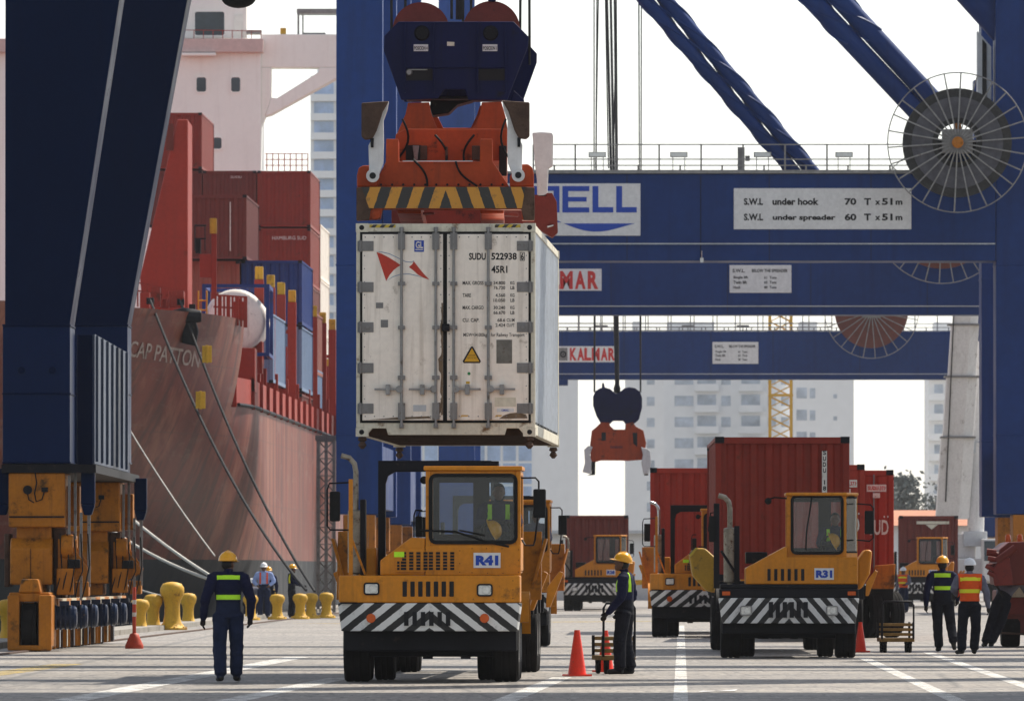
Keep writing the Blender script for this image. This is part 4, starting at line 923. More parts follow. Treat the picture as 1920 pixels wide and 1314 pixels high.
for i, (p, q, lab, s) in enumerate((((150, 640, 322), (403, 1042, 300), 'thin pale rope slanting steeply behind the walking worker with the yellow helmet', .3), ((120, 850, 322), (396, 1080, 282), 'thick pale mooring rope, upper of the pair meeting by the walking worker', .25),
                              ((100, 905, 322), (394, 1086, 282), 'thick pale mooring rope, lower of the pair meeting by the walking worker', .35), ((90, 1010, 322), (306, 1117, 262), 'pale mooring rope running low to the tallest yellow bollard', .25))):
    mb = MB(); mb.tube(sag(V(*p), V(*q), 14, s), 0.045 if i in (1, 2) else 0.024, 6); tag(mb.build('mooring_rope', 'rope', smooth=60), lab, 'rope', 'mooring ropes of the ship')
def bollard(px, ytop, ybase, Y, label, r=None):
    s = Y / F; h = (ybase - ytop) * s; r = r or h * 0.30; x, zb = X(px, Y), 0.0
    mb = MB(); mb.lathe([(r * 1.55, 0), (r * 1.55, 0.05), (r * 1.3, 0.08), (r * 0.95, h * .15), (r * 0.80, h * .30), (r * 0.78, h * .50), (r * 0.90, h * .62), (r * 1.16, h * .72), (r * 1.24, h * .80), (r * 1.20, h * .88), (r * 0.95, h * .96), (r * 0.5, h * 0.99), (0.02, h)], 28)
    for k in range(8): mb.lathe([(.022, .05), (.022, .085)], 6, (r * 1.43 * math.cos(k * PI / 4 + .2), r * 1.43 * math.sin(k * PI / 4 + .2), 0), 'z')
    o = mb.build('bollard', None, None, smooth=60, loc=(x, Y, 0)); o.data.materials[0] = M['bollard']
    return tag(o, label, 'bollard', 'yellow bollards along the quay edge')
bollard(323, 1090, 1180, 261, 'tallest yellow mooring bollard, between two lower ones by the quay edge', 0.25)
bollard(287, 1113, 1180, 261, 'yellow bollard just left of the tallest one, by the orange marker post', 0.20)
bollard(353, 1111, 1172, 282, 'yellow bollard just right of the tallest one, behind the walking worker', 0.19)
bollard(18, 1122, 1206, 211, 'yellow bollard left of the amber crane bogie', 0.22)
bollard(262, 1124, 1184, 256, 'yellow bollard half hidden behind the orange marker post', 0.20)
for i, (px, yb, lab) in enumerate(((470, 1162, 'yellow bollard in front of the crouching white helmet'), (520, 1161, 'yellow bollard between the two men standing by the ropes'),
        (563, 1160, 'yellow bollard taking the dark mooring ropes'), (583, 1159, 'yellow bollard right of the one taking the dark ropes'), (612, 1158, 'yellow bollard beside the left mirror of the nearest tractor'),
        (505, 1150, 'yellow bollard behind the man in the pale blue shirt'))):
    Y = GY(yb); bollard(px, yb - 48, yb, Y, lab, 0.19)
# lattice stair tower on the quay edge
tw = MB().use('steel'); Yt = 372.0; xa, xb = X(596, Yt), X(626, Yt); zt = Z(826, Yt)
for x in (xa, (xa + xb) / 2, xb):
    for y in (Yt, Yt + 1.2): tw.box(x - .05, x + .05, y - .05, y + .05, 0, zt)
n = 10
for k in range(n):
    z0, z1 = zt * k / n, zt * (k + 1) / n
    tw.bar((xa, Yt, z0), (xb, Yt, z1), 0.045); tw.bar((xb, Yt + 1.2, z0), (xa, Yt + 1.2, z1), 0.045); tw.box(xa, xb, Yt - .03, Yt + 1.23, z1 - .04, z1 - 0.01)
for k in range(5): tw.box(xa - .1, xb + .1, Yt - .1, Yt + 1.3, zt + 0.2 * k * .2, zt + 0.2 * k * .2 + .03)
twr = empty('stair_tower', ((xa + xb) / 2, Yt, 0), 0, 'grey lattice stair tower standing on the quay against the ship side', 'tower')
W(tw, 'lattice', mat('dusty_scaffold_steel', (0.16, 0.14, 0.12), 0.7, var=0.3, scale=2), twr)
# ---------------------------------------------------------------- far town
def tower_block(px0, px1, ytop, Y, dp, label, cols, floor=3.0, kind='plain', rz=0.0, wm='farpane', sill=True, skip=None, balc=None):
    x0, x1, zt = X(px0, Y), X(px1, Y), Z(ytop, Y)
    root = empty('apartment_building', ((x0 + x1) / 2, Y, 0), 0, label, 'building', 'white apartment blocks beyond the port')
    mb = MB(); mb.box(x0, x1, Y, Y + dp, 0, zt); mb.box(x0 + 1, x0 + (x1 - x0) * .4, Y + 2, Y + dp * .6, zt, zt + 3)
    W(mb, 'wall', 'apart', root)
    wins = MB().use(wm); bal = MB().use('apart'); nf = int(zt / floor)
    for f in range(nf):
        z = f * floor + 0.9
        for (a, b, h) in cols:
            if skip and skip(f, a): continue
            wins.box(x0 + (x1 - x0) * a, x0 + (x1 - x0) * b, Y - 0.06, Y - 0.01, z, z + h)
        for (a, b) in (balc or []): bal.box(x0 + (x1 - x0) * a, x0 + (x1 - x0) * b, Y - 1.3, Y - .02, f * floor - 0.1, f * floor + 0.15); bal.box(x0 + (x1 - x0) * a, x0 + (x1 - x0) * b, Y - 1.3, Y - 1.2, f * floor + .15, f * floor + 1.0)
    o = W(wins, 'windows', wm, root); o['kind'] = 'stuff'
    if balc: o = W(bal, 'balconies', 'apart' if kind != 'blue' else 'lightblue', root); o['kind'] = 'stuff'
    return root
tower_block(582, 690, 142, 1600, 22, 'slim tower with blue balconies between ship and crane leg', [(.06, .40, 1.9), (.5, .9, 1.9)], 3.0, 'blue', wm='bluepane', balc=[(0.0, 1.0)])
tower_block(940, 1084, 690, 1350, 18, 'plain grey block just right of the hanging white container', [(.1, .2, 1.2)], 3.0, skip=lambda f, a: f % 2)
tower_block(735, 1002, 832, 1200, 14, 'low glazed pale blue hall behind the nearest yellow tractor', [(.01 + .11 * k, .10 + .11 * k, 2.4) for k in range(9)], 2.7, wm='bluepane')
tower_block(1174, 1245, 640, 1500, 16, 'pale apartment block with few small windows behind the far spreader', [(.55, .75, 1.3)], 3.1)
tower_block(1240, 1490, 640, 1550, 20, 'broad white apartment block with dark windows behind the yellow tower crane', [(.10, .24, 1.5), (.27, .41, 1.7), (.45, .52, 1.5), (.60, .74, 1.7), (.80, .86, 1.5), (.9, .96, 1.5)], 3.2, balc=[(.25, .43), (.58, .76)])
tower_block(1488, 1601, 640, 1530, 18, 'white apartment block with a bare side wall right of the yellow tower crane', [(.05, .22, 1.6), (.27, .36, 1.5), (.66, .72, .6)], 3.3)
tower_block(1741, 1850, 640, 1580, 16, 'white apartment block behind the white telescopic boom', [(.1, .25, 1.5), (.6, .75, 1.6)], 3.1, balc=[(.0, .3)])
# far yard buildings and walls
mb = MB(); mb.box(X(1560, 700), X(1900, 700), 700, 715, 0, Z(985, 700)); r_ = MB(); r_.prism([(699, Z(985, 700)), (716, Z(985, 700)), (707.5, Z(955, 700))], X(1555, 700), X(1905, 700), axis='x')
hb = empty('warehouse', (X(1730, 700), 700, 0), 0, 'long low warehouse with a terracotta roof behind the right hand trucks', 'building'); W(mb, 'wall', 'apart', hb); W(r_, 'roof', mat('terracotta_roof_sheet', (0.45, 0.19, 0.11), 0.8, var=0.1, scale=.5), hb)
mb = MB(); mb.box(X(990, 640), X(1240, 640), 640, 655, 0, Z(1000, 640)); hb = empty('warehouse', (X(1110, 640), 640, 0), 0, 'pale low warehouse behind the far tractor with the red container', 'building'); W(mb, 'wall', 'apart', hb)
mb = MB(); mb.box(X(980, 640), X(1250, 640), 639, 656, Z(1000, 640), Z(994, 640)); W(mb, 'roof', 'pale', hb)
for i in range(9):
    mb = MB(); x = X(985, 520) + 2.45 * i; mb.prism([(x + .1, 0), (x + 2.3, 0), (x + 2.2, .35), (x + 2.1, .80), (x + .3, .80), (x + .2, .35)], 520, 520.5)
    k = MB(); k.box(x + .28, x + 2.12, 519.98, 520.52, .80, 1.05)
    bt = empty('barrier_block', (x + 1.2, 520, 0), 0, 'grey concrete barrier block with yellow top across the far yard', 'barrier', 'concrete barrier blocks across the yard')
    W(mb, 'block', 'pale', bt); W(k, 'painted_top', 'bollard', bt)
# yellow lattice mast of a tower crane
tc_ = empty('tower_crane', (X(1464, 880), 880, 0), 0, 'yellow lattice mast of a tower crane in front of the white apartments', 'crane')
mb = MB().use('tower'); Yc = 880.0; xa, xb = X(1444, Yc), X(1484, Yc); zt = 33.0; st = xb - xa; n = int(zt / st)
for x in (xa, xb):
    for y in (Yc, Yc + st): mb.box(x - .11, x + .11, y - .11, y + .11, 0, zt)
for k in range(n):
    z = k * st
    for y in (Yc, Yc + st): mb.bar((xa, y, z), (xb, y, z + st * .5), 0.10); mb.bar((xb, y, z + st * .5), (xa, y, z + st), 0.10); mb.bar((xb, y, z), (xa, y, z + st * .5), 0.07); mb.bar((xa, y, z + st * .5), (xb, y, z + st), 0.07)
    if k % 3 == 0: mb.box(xa - .15, xb + .15, Yc - .15, Yc + st + .15, z, z + .2)
W(mb, 'mast', 'tower', tc_)
# trees
def tree(px, Y, h, spread, label, seed):
    rnd = random.Random(seed); x = X(px, Y); root = empty('tree', (x, Y, 0), 0, label, 'tree', 'dark trees beyond the far yard')
    mb = MB().use('trunk'); tips = []
    mb.tube([(x, Y, 0), (x + .2, Y, h * .25), (x, Y, h * .45)], [.35, .26, .2], 8)
    for k in range(9):
        a = rnd.uniform(0, 2 * PI); r = spread * rnd.uniform(.4, 1); tip = Vector((x + r * math.cos(a), Y + r * math.sin(a), h * rnd.uniform(.6, 1.0)))
        mid = Vector((x, Y, h * .4)).lerp(tip, .5) + Vector((rnd.uniform(-.5, .5), 0, .4)); mb.tube([(x, Y, h * rnd.uniform(.3, .45)), mid, tip], [.16, .1, .03], 5); tips += [tip, mid]
    W(mb, 'trunk', 'trunk', root)
    lb = MB().use('leaf')
    for tpt in tips:
        for q in range(110):
            d = Vector((rnd.gauss(0, 1), rnd.gauss(0, 1), rnd.gauss(0, .75))) * spread * .22; c = tpt + d; s = rnd.uniform(.16, .36)
            u = Vector((rnd.gauss(0, 1), rnd.gauss(0, 1), rnd.gauss(0, 1))).normalized() * s; v = u.cross(Vector((rnd.gauss(0, 1), rnd.gauss(0, 1), rnd.gauss(0, 1)))).normalized() * s * .6
            lb._f([lb.bm.verts.new(c - u), lb.bm.verts.new(c + v), lb.bm.verts.new(c + u), lb.bm.verts.new(c - v)])
    W(lb, 'crown', 'leaf', root)
tree(1672, 1050, 11.2, 2.8, 'taller dark tree right of the stacked bright red containers', 3); tree(1705, 1060, 9.4, 3.8, 'low dark tree left of the white boom', 4); tree(1648, 1080, 11.2, 3.0, 'dark tree half behind the bright red container', 5)
# white telescopic boom of a mobile crane
MC = empty('mobile_crane', (X(1790, 500), 500, 0), 0, 'white mobile crane with a long telescopic boom leaning slightly right', 'crane')
Yb_ = 500.0; base = V(1786, 965, Yb_); tip = V(1813, 560, Yb_ - 3); d = tip - base
def bx_at(t0, t1, w0, nm):
    mb = MB(); p, q = base + d * t0, base + d * t1; w_ = w0 / 2
    mb.prism([(p.x - w_, p.y - .7), (p.x + w_ * .35, p.y - .7), (p.x + w_, p.y - .3), (p.x + w_, p.y + .7), (p.x - w_, p.y + .7)], p.z, q.z, axis='z',
             pts2=[(q.x - w_, q.y - .7), (q.x + w_ * .35, q.y - .7), (q.x + w_, q.y - .3), (q.x + w_, q.y + .7), (q.x - w_, q.y + .7)])
    return W(mb, nm, 'boom', MC, bevel=0.03)
bx_at(-.02, .36, 1.62, 'boom_section'); bx_at(.36, .64, 1.48, 'boom_section'); bx_at(.64, .88, 1.34, 'boom_section'); bx_at(.88, 1.0, 1.22, 'boom_section')
mb = MB().use('grey')
for t_ in (.36, .64, .88):
    p = base + d * t_; mb.box(p.x - .85, p.x + .85, p.y - .8, p.y + .8, p.z - .05, p.z + .05)
W(mb, 'collar', 'grey', MC, bevel=.02)
mb = MB(); mb.tube([V(1829, 1000, Yb_), V(1833, 830, Yb_)], 0.42, 14); mb.tube([V(1833, 830, Yb_), V(1838, 640, Yb_)], 0.24, 12); W(mb, 'lift_cylinder', 'boom', MC, smooth=50)
mb = MB(); mb.box(X(1824, Yb_), X(1850, Yb_), Yb_ - .4, Yb_ + .6, Z(850, Yb_), Z(828, Yb_)); W(mb, 'bracket', 'pale', MC, bevel=.03); mb = MB(); mb.box(X(1806, Yb_), X(1850, Yb_), Yb_ - .5, Yb_ + 1.5, Z(1024, Yb_), Z(996, Yb_)); W(mb, 'bracket', 'pale', MC, bevel=.03)
mb = MB(); mb.box(X(1740, Yb_), X(1868, Yb_), Yb_ - 1, Yb_ + 9, 0.9, 2.1); mb.box(X(1755, Yb_), X(1830, Yb_), Yb_, Yb_ + 4, 2.12, Z(1000, Yb_)); mb.box(X(1838, Yb_), X(1868, Yb_), Yb_ - 2.4, Yb_ - .2, 1.0, Z(1010, Yb_)); W(mb, 'carrier', 'boom', MC, bevel=.06)
for k in range(4):
    for x in (X(1744, Yb_), X(1864, Yb_)): mb = MB(); mb.lathe([(.35, -.2), (.6, -.2), (.6, .2), (.35, .2)], 18, (x, Yb_ + .2 + 2.2 * k, .6), 'x'); W(mb, 'wheel', 'tyre', MC, smooth=40)
mb = MB(); mb.box(X(1841, Yb_), X(1865, Yb_), Yb_ - 2.43, Yb_ - 2.405, 2.0, Z(1014, Yb_)); W(mb, 'windscreen', 'pane', MC)
mb = MB(); mb.tube([V(1773, 940, Yb_ - .9), V(1790, 560, Yb_ - 3.9)], .035, 5); W(mb, 'hoist_rope', 'cable', MC)

# more fittings along the ship's deck edge: vents, lashing bars, pipes
rnd = random.Random(12)
for k in range(26):
    Y = 362 + 4.1 * k; x = ship_x(Y, 7.3) - rnd.uniform(.5, 2.2); mb = MB(); q = k % 4
    if q == 0: mb.tube([(x, Y, 7.2), (x, Y, 8.9), (x + .12, Y - .1, 9.1), (x + .35, Y - .2, 9.05)], .13, 8); W(mb, 'vent_pipe', 'shipred', SHIP, smooth=50)
    elif q == 1: mb.bar((x, Y, 7.2), (x - 1.2, Y + .2, 12.0), .05); W(mb, 'lashing_bar', 'steel', SHIP)
    elif q == 2: mb.box(x - .3, x + .3, Y, Y + .6, 7.2, 7.2 + rnd.uniform(.8, 1.7)); W(mb, 'deck_locker', 'shipred' if k % 8 == 2 else 'maroon', SHIP, bevel=.03)
    else: mb.bar((x + .2, Y, 7.3), (x + .2, Y, 10.4), .07); mb.bar((x + .2, Y, 10.4), (x + .2, Y + 4, 10.2), .05); W(mb, 'rail_post', 'shipred', SHIP)
# ---------------------------------------------------------------- hanging refrigerated container
YC = 140.0; SCL = F / YC
def cu(x): return (640 + x / 2.857 - 835.5) / SCL        # detail of the doors, measured on an enlarged view
def cz(y): return (818 - (400 + y / 2.857)) / SCL
HC = empty('refrigerated_container', (X(835.5, YC), YC, Z(818, YC)), heading(1560), 'white refrigerated container hanging in mid air under the orange spreader', 'container')
h, Hc, Lc = 1.225, 2.915, 12.19
b = MB()
b.box(-h + .07, h - .07, 0.06, Lc - .05, 0.12, Hc - .05); b.build('insulated_body', 'white', HC)
f = MB().use('cream')
for sx in (-1, 1):
    a_, b_ = sorted((sx * h, sx * (h - .105))); f.box(a_, b_, 0, 0.16, 0.12, Hc - .118); f.box(a_, b_, Lc - .16, Lc, 0.12, Hc - .118)
    a_, b_ = sorted((sx * (h - .003), sx * (h - .09))); f.box(a_, b_, .17, Lc - .17, 0.02, .17); f.box(a_, b_, .17, Lc - .17, Hc - .11, Hc - .01)
f.box(-h + .105, h - .105, 0.004, .10, Hc - .135, Hc - .004)
f.prism([(-h + .105, .22), (-h + .105, .02), (cu(135), .02), (cu(165), .11), (cu(240), .11), (cu(250), .02), (cu(875), .02), (cu(885), .11), (cu(950), .11), (cu(980), .02), (h - .105, .02), (h - .105, .22)], .004, .12)
f.box(-h + .105, h - .105, Lc - .1, Lc - .004, .02, .2); f.box(-h + .105, h - .105, Lc - .1, Lc - .004, Hc - .13, Hc - .01)
f.build('frame', None, HC, bevel=.008)
mb = MB().use('rust')
for k in range(24): mb.box(-h + .1, h - .1, .5 + .48 * k, .56 + .48 * k, .02, .115)
mb.box(-h + .1, h - .1, .3, Lc - .3, .115, .119); mb.build('underside', None, HC)
for y0 in (-.008, Lc - .17):
    for sx in (-1, 1):
        for z0 in (0, Hc - .118):
            cc = MB().use('cream'); a_, b_ = sorted((sx * (h + .006), sx * (h - .165))); cc.box(a_, b_, y0, y0 + .178, z0, z0 + .118)
            cc.use('ink'); cc.lathe([(.035, y0 - .003), (.035, y0 - .001)], 14, (sx * (h - .075), 0, z0 + .06), 'y'); cc.build('corner_casting', None, HC)
# doors: black gasket, two leaves, rods, hinges, handles
zt_, zb_ = cz(98), cz(1122)
for nm, x0, x1 in (('door', cu(112), cu(545)), ('door', cu(566), cu(1003))):
    d = MB(); d.box(x0, x1, -.012, .058, zb_ + .035, zt_ - .035); D = d.build(nm, 'white', HC, bevel=.008)
    q = MB(); q.frame(x0 - .032, x1 + .032, zb_, zt_, .033, -.006, .02); q.build('gasket', 'black', D)
    e = MB().use('grey')
    for zz in (zb_ + .09, zt_ - .075):
        for k in range(9): e.lathe([(.009, -.018), (.009, -.012)], 6, (x0 + .04 + (x1 - x0 - .08) * k / 8, 0, zz), 'y')
    for xx in (x0 + .03, x1 - .03):
        for k in range(14): e.lathe([(.008, -.018), (.008, -.012)], 6, (xx, 0, zb_ + .15 + (zt_ - zb_ - .3) * k / 13), 'y')
    o = e.build('rivets', None, D); o['kind'] = 'stuff'
mb = MB(); mb.box(cu(545), cu(566), -.008, .03, zb_, zt_); mb.build('gasket', 'black', HC)
for gx in (323, 507, 603, 788):
    r_ = MB().use('steel'); x = cu(gx); r_.tube([(x, -.055, cz(1140)), (x, -.055, cz(80))], .019, 8)
    ro = r_.build('lock_rod', None, HC, smooth=50)
    for gy, hh_, ww_ in ((150, 90, 38), (1060, 90, 38), (377, 20, 38), (612, 20, 38), (880, 22, 40)):
        q = MB().use('grey'); q.box(x - ww_ / 2 / 2.857 / SCL, x + ww_ / 2 / 2.857 / SCL, -.072, -.01, cz(gy) - hh_ / 2 / 2.857 / SCL, cz(gy) + hh_ / 2 / 2.857 / SCL); q.build('rod_bracket', None, ro, bevel=.005)
    for za, zb in ((1150, 1128), (96, 74)): q = MB().use('grey'); q.box(x - .03, x + .03, -.065, -.0, cz(za), cz(zb)); q.build('rod_bracket', None, ro, bevel=.005)
    s_ = -1 if gx < 550 else 1; q = MB().use('steel')
    q.box(min(x, x + s_ * .37 * 1), max(x, x + s_ * .37), -.085, -.065, cz(942) - .014, cz(942) + .014)
    xm = x + s_ * .185; q.box(xm - .03, xm + .03, -.095, -.012, cz(942) - .075, cz(942) + .065); q.lathe([(.05, -.09), (.05, -.05)], 12, (x + s_ * .03, 0, cz(942)), 'y')
    q.build('door_handle', None, ro, bevel=.004)
for gy in (175, 395, 610, 828, 1045):
    for x0, x1, xh in ((cu(82), cu(177), cu(140)), (cu(936), cu(1031), cu(974))):
        q = MB().use('grey'); q.box(x0 + .012, x1 - .012, -.024, -.001, cz(gy) - .068, cz(gy) + .068)
        xc_ = x0 + .05 if x0 < 0 else x1 - .05; q.tube([(xc_, -.03, cz(gy) - .08), (xc_, -.03, cz(gy) + .08)], .02, 8)
        if gy == 610: q.lathe([(.03, -.04), (.03, -.02)], 10, (xh, 0, cz(gy)), 'y')
        q.build('hinge', None, HC, bevel=.004)
mb = MB().use('dark'); mb.box(cu(540), cu(580), -.09, -.01, cz(632), cz(592)); mb.build('lock_box', None, HC, bevel=.01)
# wear on the doors
wear = mat('worn_bare_patch', (0.17, 0.12, 0.075), 0.9, var=.4, scale=6)
rnd = random.Random(4)
def patch(pts): mb = MB(); mb.prism(pts, -.0135, -.0125); mb.build('worn_patch', wear, HC)
pp = [(cu(545), cz(690))]
pp = [(cu(544), cz(y)) for y in range(480, 1090, 20)][::-1] + [(cu(544 - 6 - rnd.random() * 16 * (1.3 if 740 < y < 880 else .6)), cz(y)) for y in range(480, 1090, 20)]
patch(pp)
patch([(cu(845), cz(1100)), (cu(870), cz(1082)), (cu(905), cz(1070)), (cu(950), cz(1066)), (cu(990), cz(1078)), (cu(998), cz(1098))])
patch([(cu(150), cz(1104)), (cu(300), cz(1092)), (cu(470), cz(1086)), (cu(482), cz(1097)), (cu(300), cz(1104))])
patch([(cu(488), cz(1020)), (cu(530), cz(1012)), (cu(535), cz(1060)), (cu(520), cz(1085)), (cu(508), cz(1040))])
for gx0, gx1 in ((150, 290), (822, 960)):
    mb = MB(); mb.box(cu(gx0), cu(gx1), -.002, .003, cz(76), cz(60)); mb.build('edge_stripes', 'hazard_small', HC)
# markings
def ct(s, x0, x1, y0, y1, m='ink', bold=.02, y=-.0145): return text(HC, s, (cu(x0) + cu(x1)) / 2, (cz(y0) + cz(y1)) / 2, abs(cu(x1) - cu(x0)), abs(cz(y1) - cz(y0)), y, m, bold=bold, thick=.002)
ct('SUDU', 684, 774, 212, 250, bold=.03); ct('522938', 804, 940, 212, 250, bold=.03); ct('6', 962, 978, 213, 250, bold=.03)
mb = MB(); mb.frame(cu(957), cu(983), cz(254), cz(209), .008, -.0146, -.0135); mb.build('number_box', 'ink', HC)
ct('45R1', 804, 890, 281, 320, bold=.03)
for s, y, v1, u1 in (('MAX. GROSS', 373, '34.800', 'KG'), (None, 399, '76.720', 'LB'), ('TARE', 439, '4.560', 'KG'), (None, 466, '10.050', 'LB'), ('MAX. CARGO', 505, '30.240', 'KG'), (None, 532, '66.670', 'LB'), ('CU. CAP.', 572, '68.6', 'CU.M'), (None, 599, '2.424', 'CU.FT')):
    if s: ct(s, 650, 650 + 11.2 * len(s), y - 10, y + 10, bold=.02)
    w_ = 10.4 * len(v1); ct(v1, 878 - w_, 878, y - 9, y + 9, bold=.02); ct(u1, 928 - (22 if len(u1) == 2 else 42), 928, y - 9, y + 9, bold=.02)
ct('MGW=34.000kg', 654, 780, 641, 666, bold=.01); ct('for Railway Transport', 801, 982, 641, 666, bold=.01)
ct('GL', 398, 438, 150, 188, 'whiteink', .03, y=-.018)
mb = MB(); mb.box(cu(391), cu(442), -.016, -.0125, cz(206), cz(145)); mb.build('emblem_plate', 'blueink', HC)
mb = MB(); mb.box(cu(397), cu(437), -.018, -.0165, cz(197), cz(192)); mb.build('emblem_line', 'whiteink', HC)
def cpoly(pts, m, nm, y=-.0145): mb = MB(); mb.prism([(cu(a), cz(b)) for a, b in pts], y, y + .0015); mb.build(nm, m, HC)
cpoly([(188, 207), (215, 216), (250, 234), (290, 258), (318, 278), (300, 288), (280, 304), (258, 330), (240, 363)], 'flagred', 'flag_emblem')
cpoly([(388, 256), (410, 285), (440, 322), (472, 356), (440, 345), (410, 328), (385, 305), (362, 288), (380, 272)], 'flagred', 'flag_emblem')
cpoly([(188, 205), (215, 205), (255, 214), (300, 235), (345, 257), (375, 260), (389, 253), (389, 256), (375, 264), (345, 261), (300, 239), (255, 218), (215, 209)], 'flagblue', 'flag_line')
cpoly([(240, 363), (275, 338), (315, 325), (360, 322), (405, 332), (440, 345), (405, 336), (360, 326), (315, 329), (275, 342)], 'flagblue', 'flag_line')
mb = MB(); mb.prism([(cu(a), cz(b)) for a, b in ((650, 792), (695, 713), (705, 713), (748, 792), (742, 802), (656, 802))], -.016, -.0125); o = mb.build('warning_triangle', 'ink', HC)
mb = MB(); mb.prism([(cu(a), cz(b)) for a, b in ((659, 794), (700, 722), (740, 794))], -.018, -.0165); mb.build('warning_face', 'tower', o)
ct('DANGER', 682, 718, 756, 764, bold=.0, y=-.0188); ct('HIGH VOLTAGE', 676, 724, 770, 778, bold=.0, y=-.0188)
dull = mat('dull_data_plate', (0.16, 0.15, 0.13), .5, var=.25, scale=9, dirt=.2)
for (x0, x1, y0, y1, m, nm) in ((831, 915, 677, 804, dull, 'data_plate'), (185, 224, 478, 508, M['grey'], 'faded_sticker'), (211, 250, 570, 611, M['grey'], 'faded_sticker'), (822, 935, 986, 1035, M['cream'], 'paper_label'), (385, 455, 1026, 1060, M['pale'], 'paper_label'), (834, 925, 1045, 1064, M['sign'], 'paper_label'), (668, 688, 900, 913, M['tower'], 'small_sticker')):
    mb = MB(); mb.box(cu(x0), cu(x1), -.016, -.0125, cz(y1), cz(y0)); mb.build(nm, m, HC)
ct('CMAC', 858, 897, 1049, 1060, 'blueink', .03, y=-.0175)
mb = MB(); mb.lathe([(.022, -.0155), (.022, -.0125)], 10, (cu(684), 0, cz(858)), 'y'); mb.build('small_sticker', mat('green_dot', (.02, .2, .06), .5), HC)
for (x0, x1) in ((637, 682), (822, 862)): cpoly([(x0, 1092), (x0 + 8, 1080), (x1, 1080), (x1 - 5, 1087), (x0 + 12, 1087)], 'tower', 'small_sticker')
# long side: riveted aluminium panels seen at a steep angle
mb = MB().use('alu'); mb.box(h - .069, h - .018, .17, Lc - .17, .18, Hc - .115)
for k in range(25): y = .3 + (Lc - .6) * k / 24; mb.box(h - .018, h - .008, y - .02, y + .02, .18, Hc - .115)
mb.box(-h + .018, -h + .069, .17, Lc - .17, .18, Hc - .115); mb.build('side_panel', None, HC)
for k in range(16): mb = MB().use('dark'); mb.box(h - .02, h - .001, .6 + .7 * k, .85 + .7 * k, .17, .20); mb.build('rail_slot', None, HC)
for y in (.09, Lc - .09):     # twist lock cones hanging below the corners
    for x in (-h + .08, h - .08): mb = MB(); mb.lathe([(.05, -.005), (.065, -.05), (.03, -.07), (.06, -.12), (.02, -.17)], 10, (x, y, 0), 'z'); mb.build('corner_cone', 'rust', HC)

# ---------------------------------------------------------------- orange spreader
def sxz(pts, Y): return [(X(600 + a / 2.986, Y), Z(b / 2.986, Y)) for a, b in pts]
YSp = 140.2
SP = empty('container_spreader', (X(835.5, YSp), YSp, Z(416, YSp)), 0, 'orange container spreader with yellow and black striped end beam gripping the white container', 'spreader', 'container spreaders')
def SPp(name, m, pts, Y, d, bevel=.01, par=None, sm=None):
    mb = MB(); mb.prism(sxz(pts, Y), Y, Y + d); return W(mb, name, m, par or SP, bevel=bevel, smooth=sm)
SPp('end_beam', 'orange', [(205, 1046), (1200, 1046), (1200, 1232), (1132, 1232), (1128, 1172), (350, 1170), (338, 1225), (205, 1232)], YSp, .45)
c0 = Vector((X(835.5, YSp), YSp, Z(370, YSp)))
q = MB(); q.prism(sxz([(232, 1047), (1150, 1047), (1130, 1166), (275, 1166)], YSp), YSp - .02, YSp - .003); W(q, 'striped_panel', 'hazard', SP, pivot=None)
SPp('corner_plate', 'rust', [(203, 1050), (262, 1046), (295, 1100), (275, 1232), (203, 1234)], YSp - .015, .03); SPp('corner_plate', 'rust', [(1202, 1050), (1142, 1046), (1112, 1100), (1140, 1232), (1202, 1234)], YSp - .015, .03)
SPp('lug', 'orange', [(288, 1180), (335, 1180), (335, 1215), (315, 1232), (290, 1225)], YSp - .05, .05)
SPp('cross_box', 'orange', [(370, 778), (438, 778), (440, 905), (895, 905), (897, 778), (965, 778), (967, 905), (1060, 1045), (300, 1045), (368, 905)], YSp + .25, 1.2)
SPp('ledge', 'pale', [(462, 899), (855, 899), (855, 904), (462, 904)], YSp + .18, .06, 0)
SPp('main_body', 'orange', [(478, 722), (1048, 722), (1048, 900), (400, 900), (425, 750)], YSp + 1.6, 9.2)
SPp('tower_plate', 'orange', [(430, 750), (478, 640), (492, 575), (612, 572), (622, 640), (655, 715), (700, 727), (840, 727), (868, 700), (895, 640), (905, 572), (1015, 570), (1040, 655), (1050, 722), (1050, 810), (425, 810)], YSp + 4.4, .3)
SPp('tower_plate', 'orange', [(490, 750), (515, 640), (530, 590), (640, 590), (660, 655), (690, 715), (845, 715), (880, 640), (895, 590), (1000, 590), (1040, 750)], YSp + 7.4, .3)
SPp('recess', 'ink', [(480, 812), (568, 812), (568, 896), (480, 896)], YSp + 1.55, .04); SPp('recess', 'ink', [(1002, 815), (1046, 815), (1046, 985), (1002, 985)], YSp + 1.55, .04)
SPp('actuator', 'grey', [(518, 815), (556, 815), (545, 895), (528, 895)], YSp + 1.45, .08)
pl = SPp('data_plate', 'grey', [(698, 753), (805, 753), (805, 805), (698, 805)], YSp + 4.34, .05); SPp('plate_face', 'pale', [(735, 757), (762, 757), (762, 775), (735, 775)], YSp + 4.33, .008, 0, pl)
SPp('plate_face', 'dark', [(706, 780), (798, 780), (798, 799), (706, 799)], YSp + 4.33, .008, 0, pl)
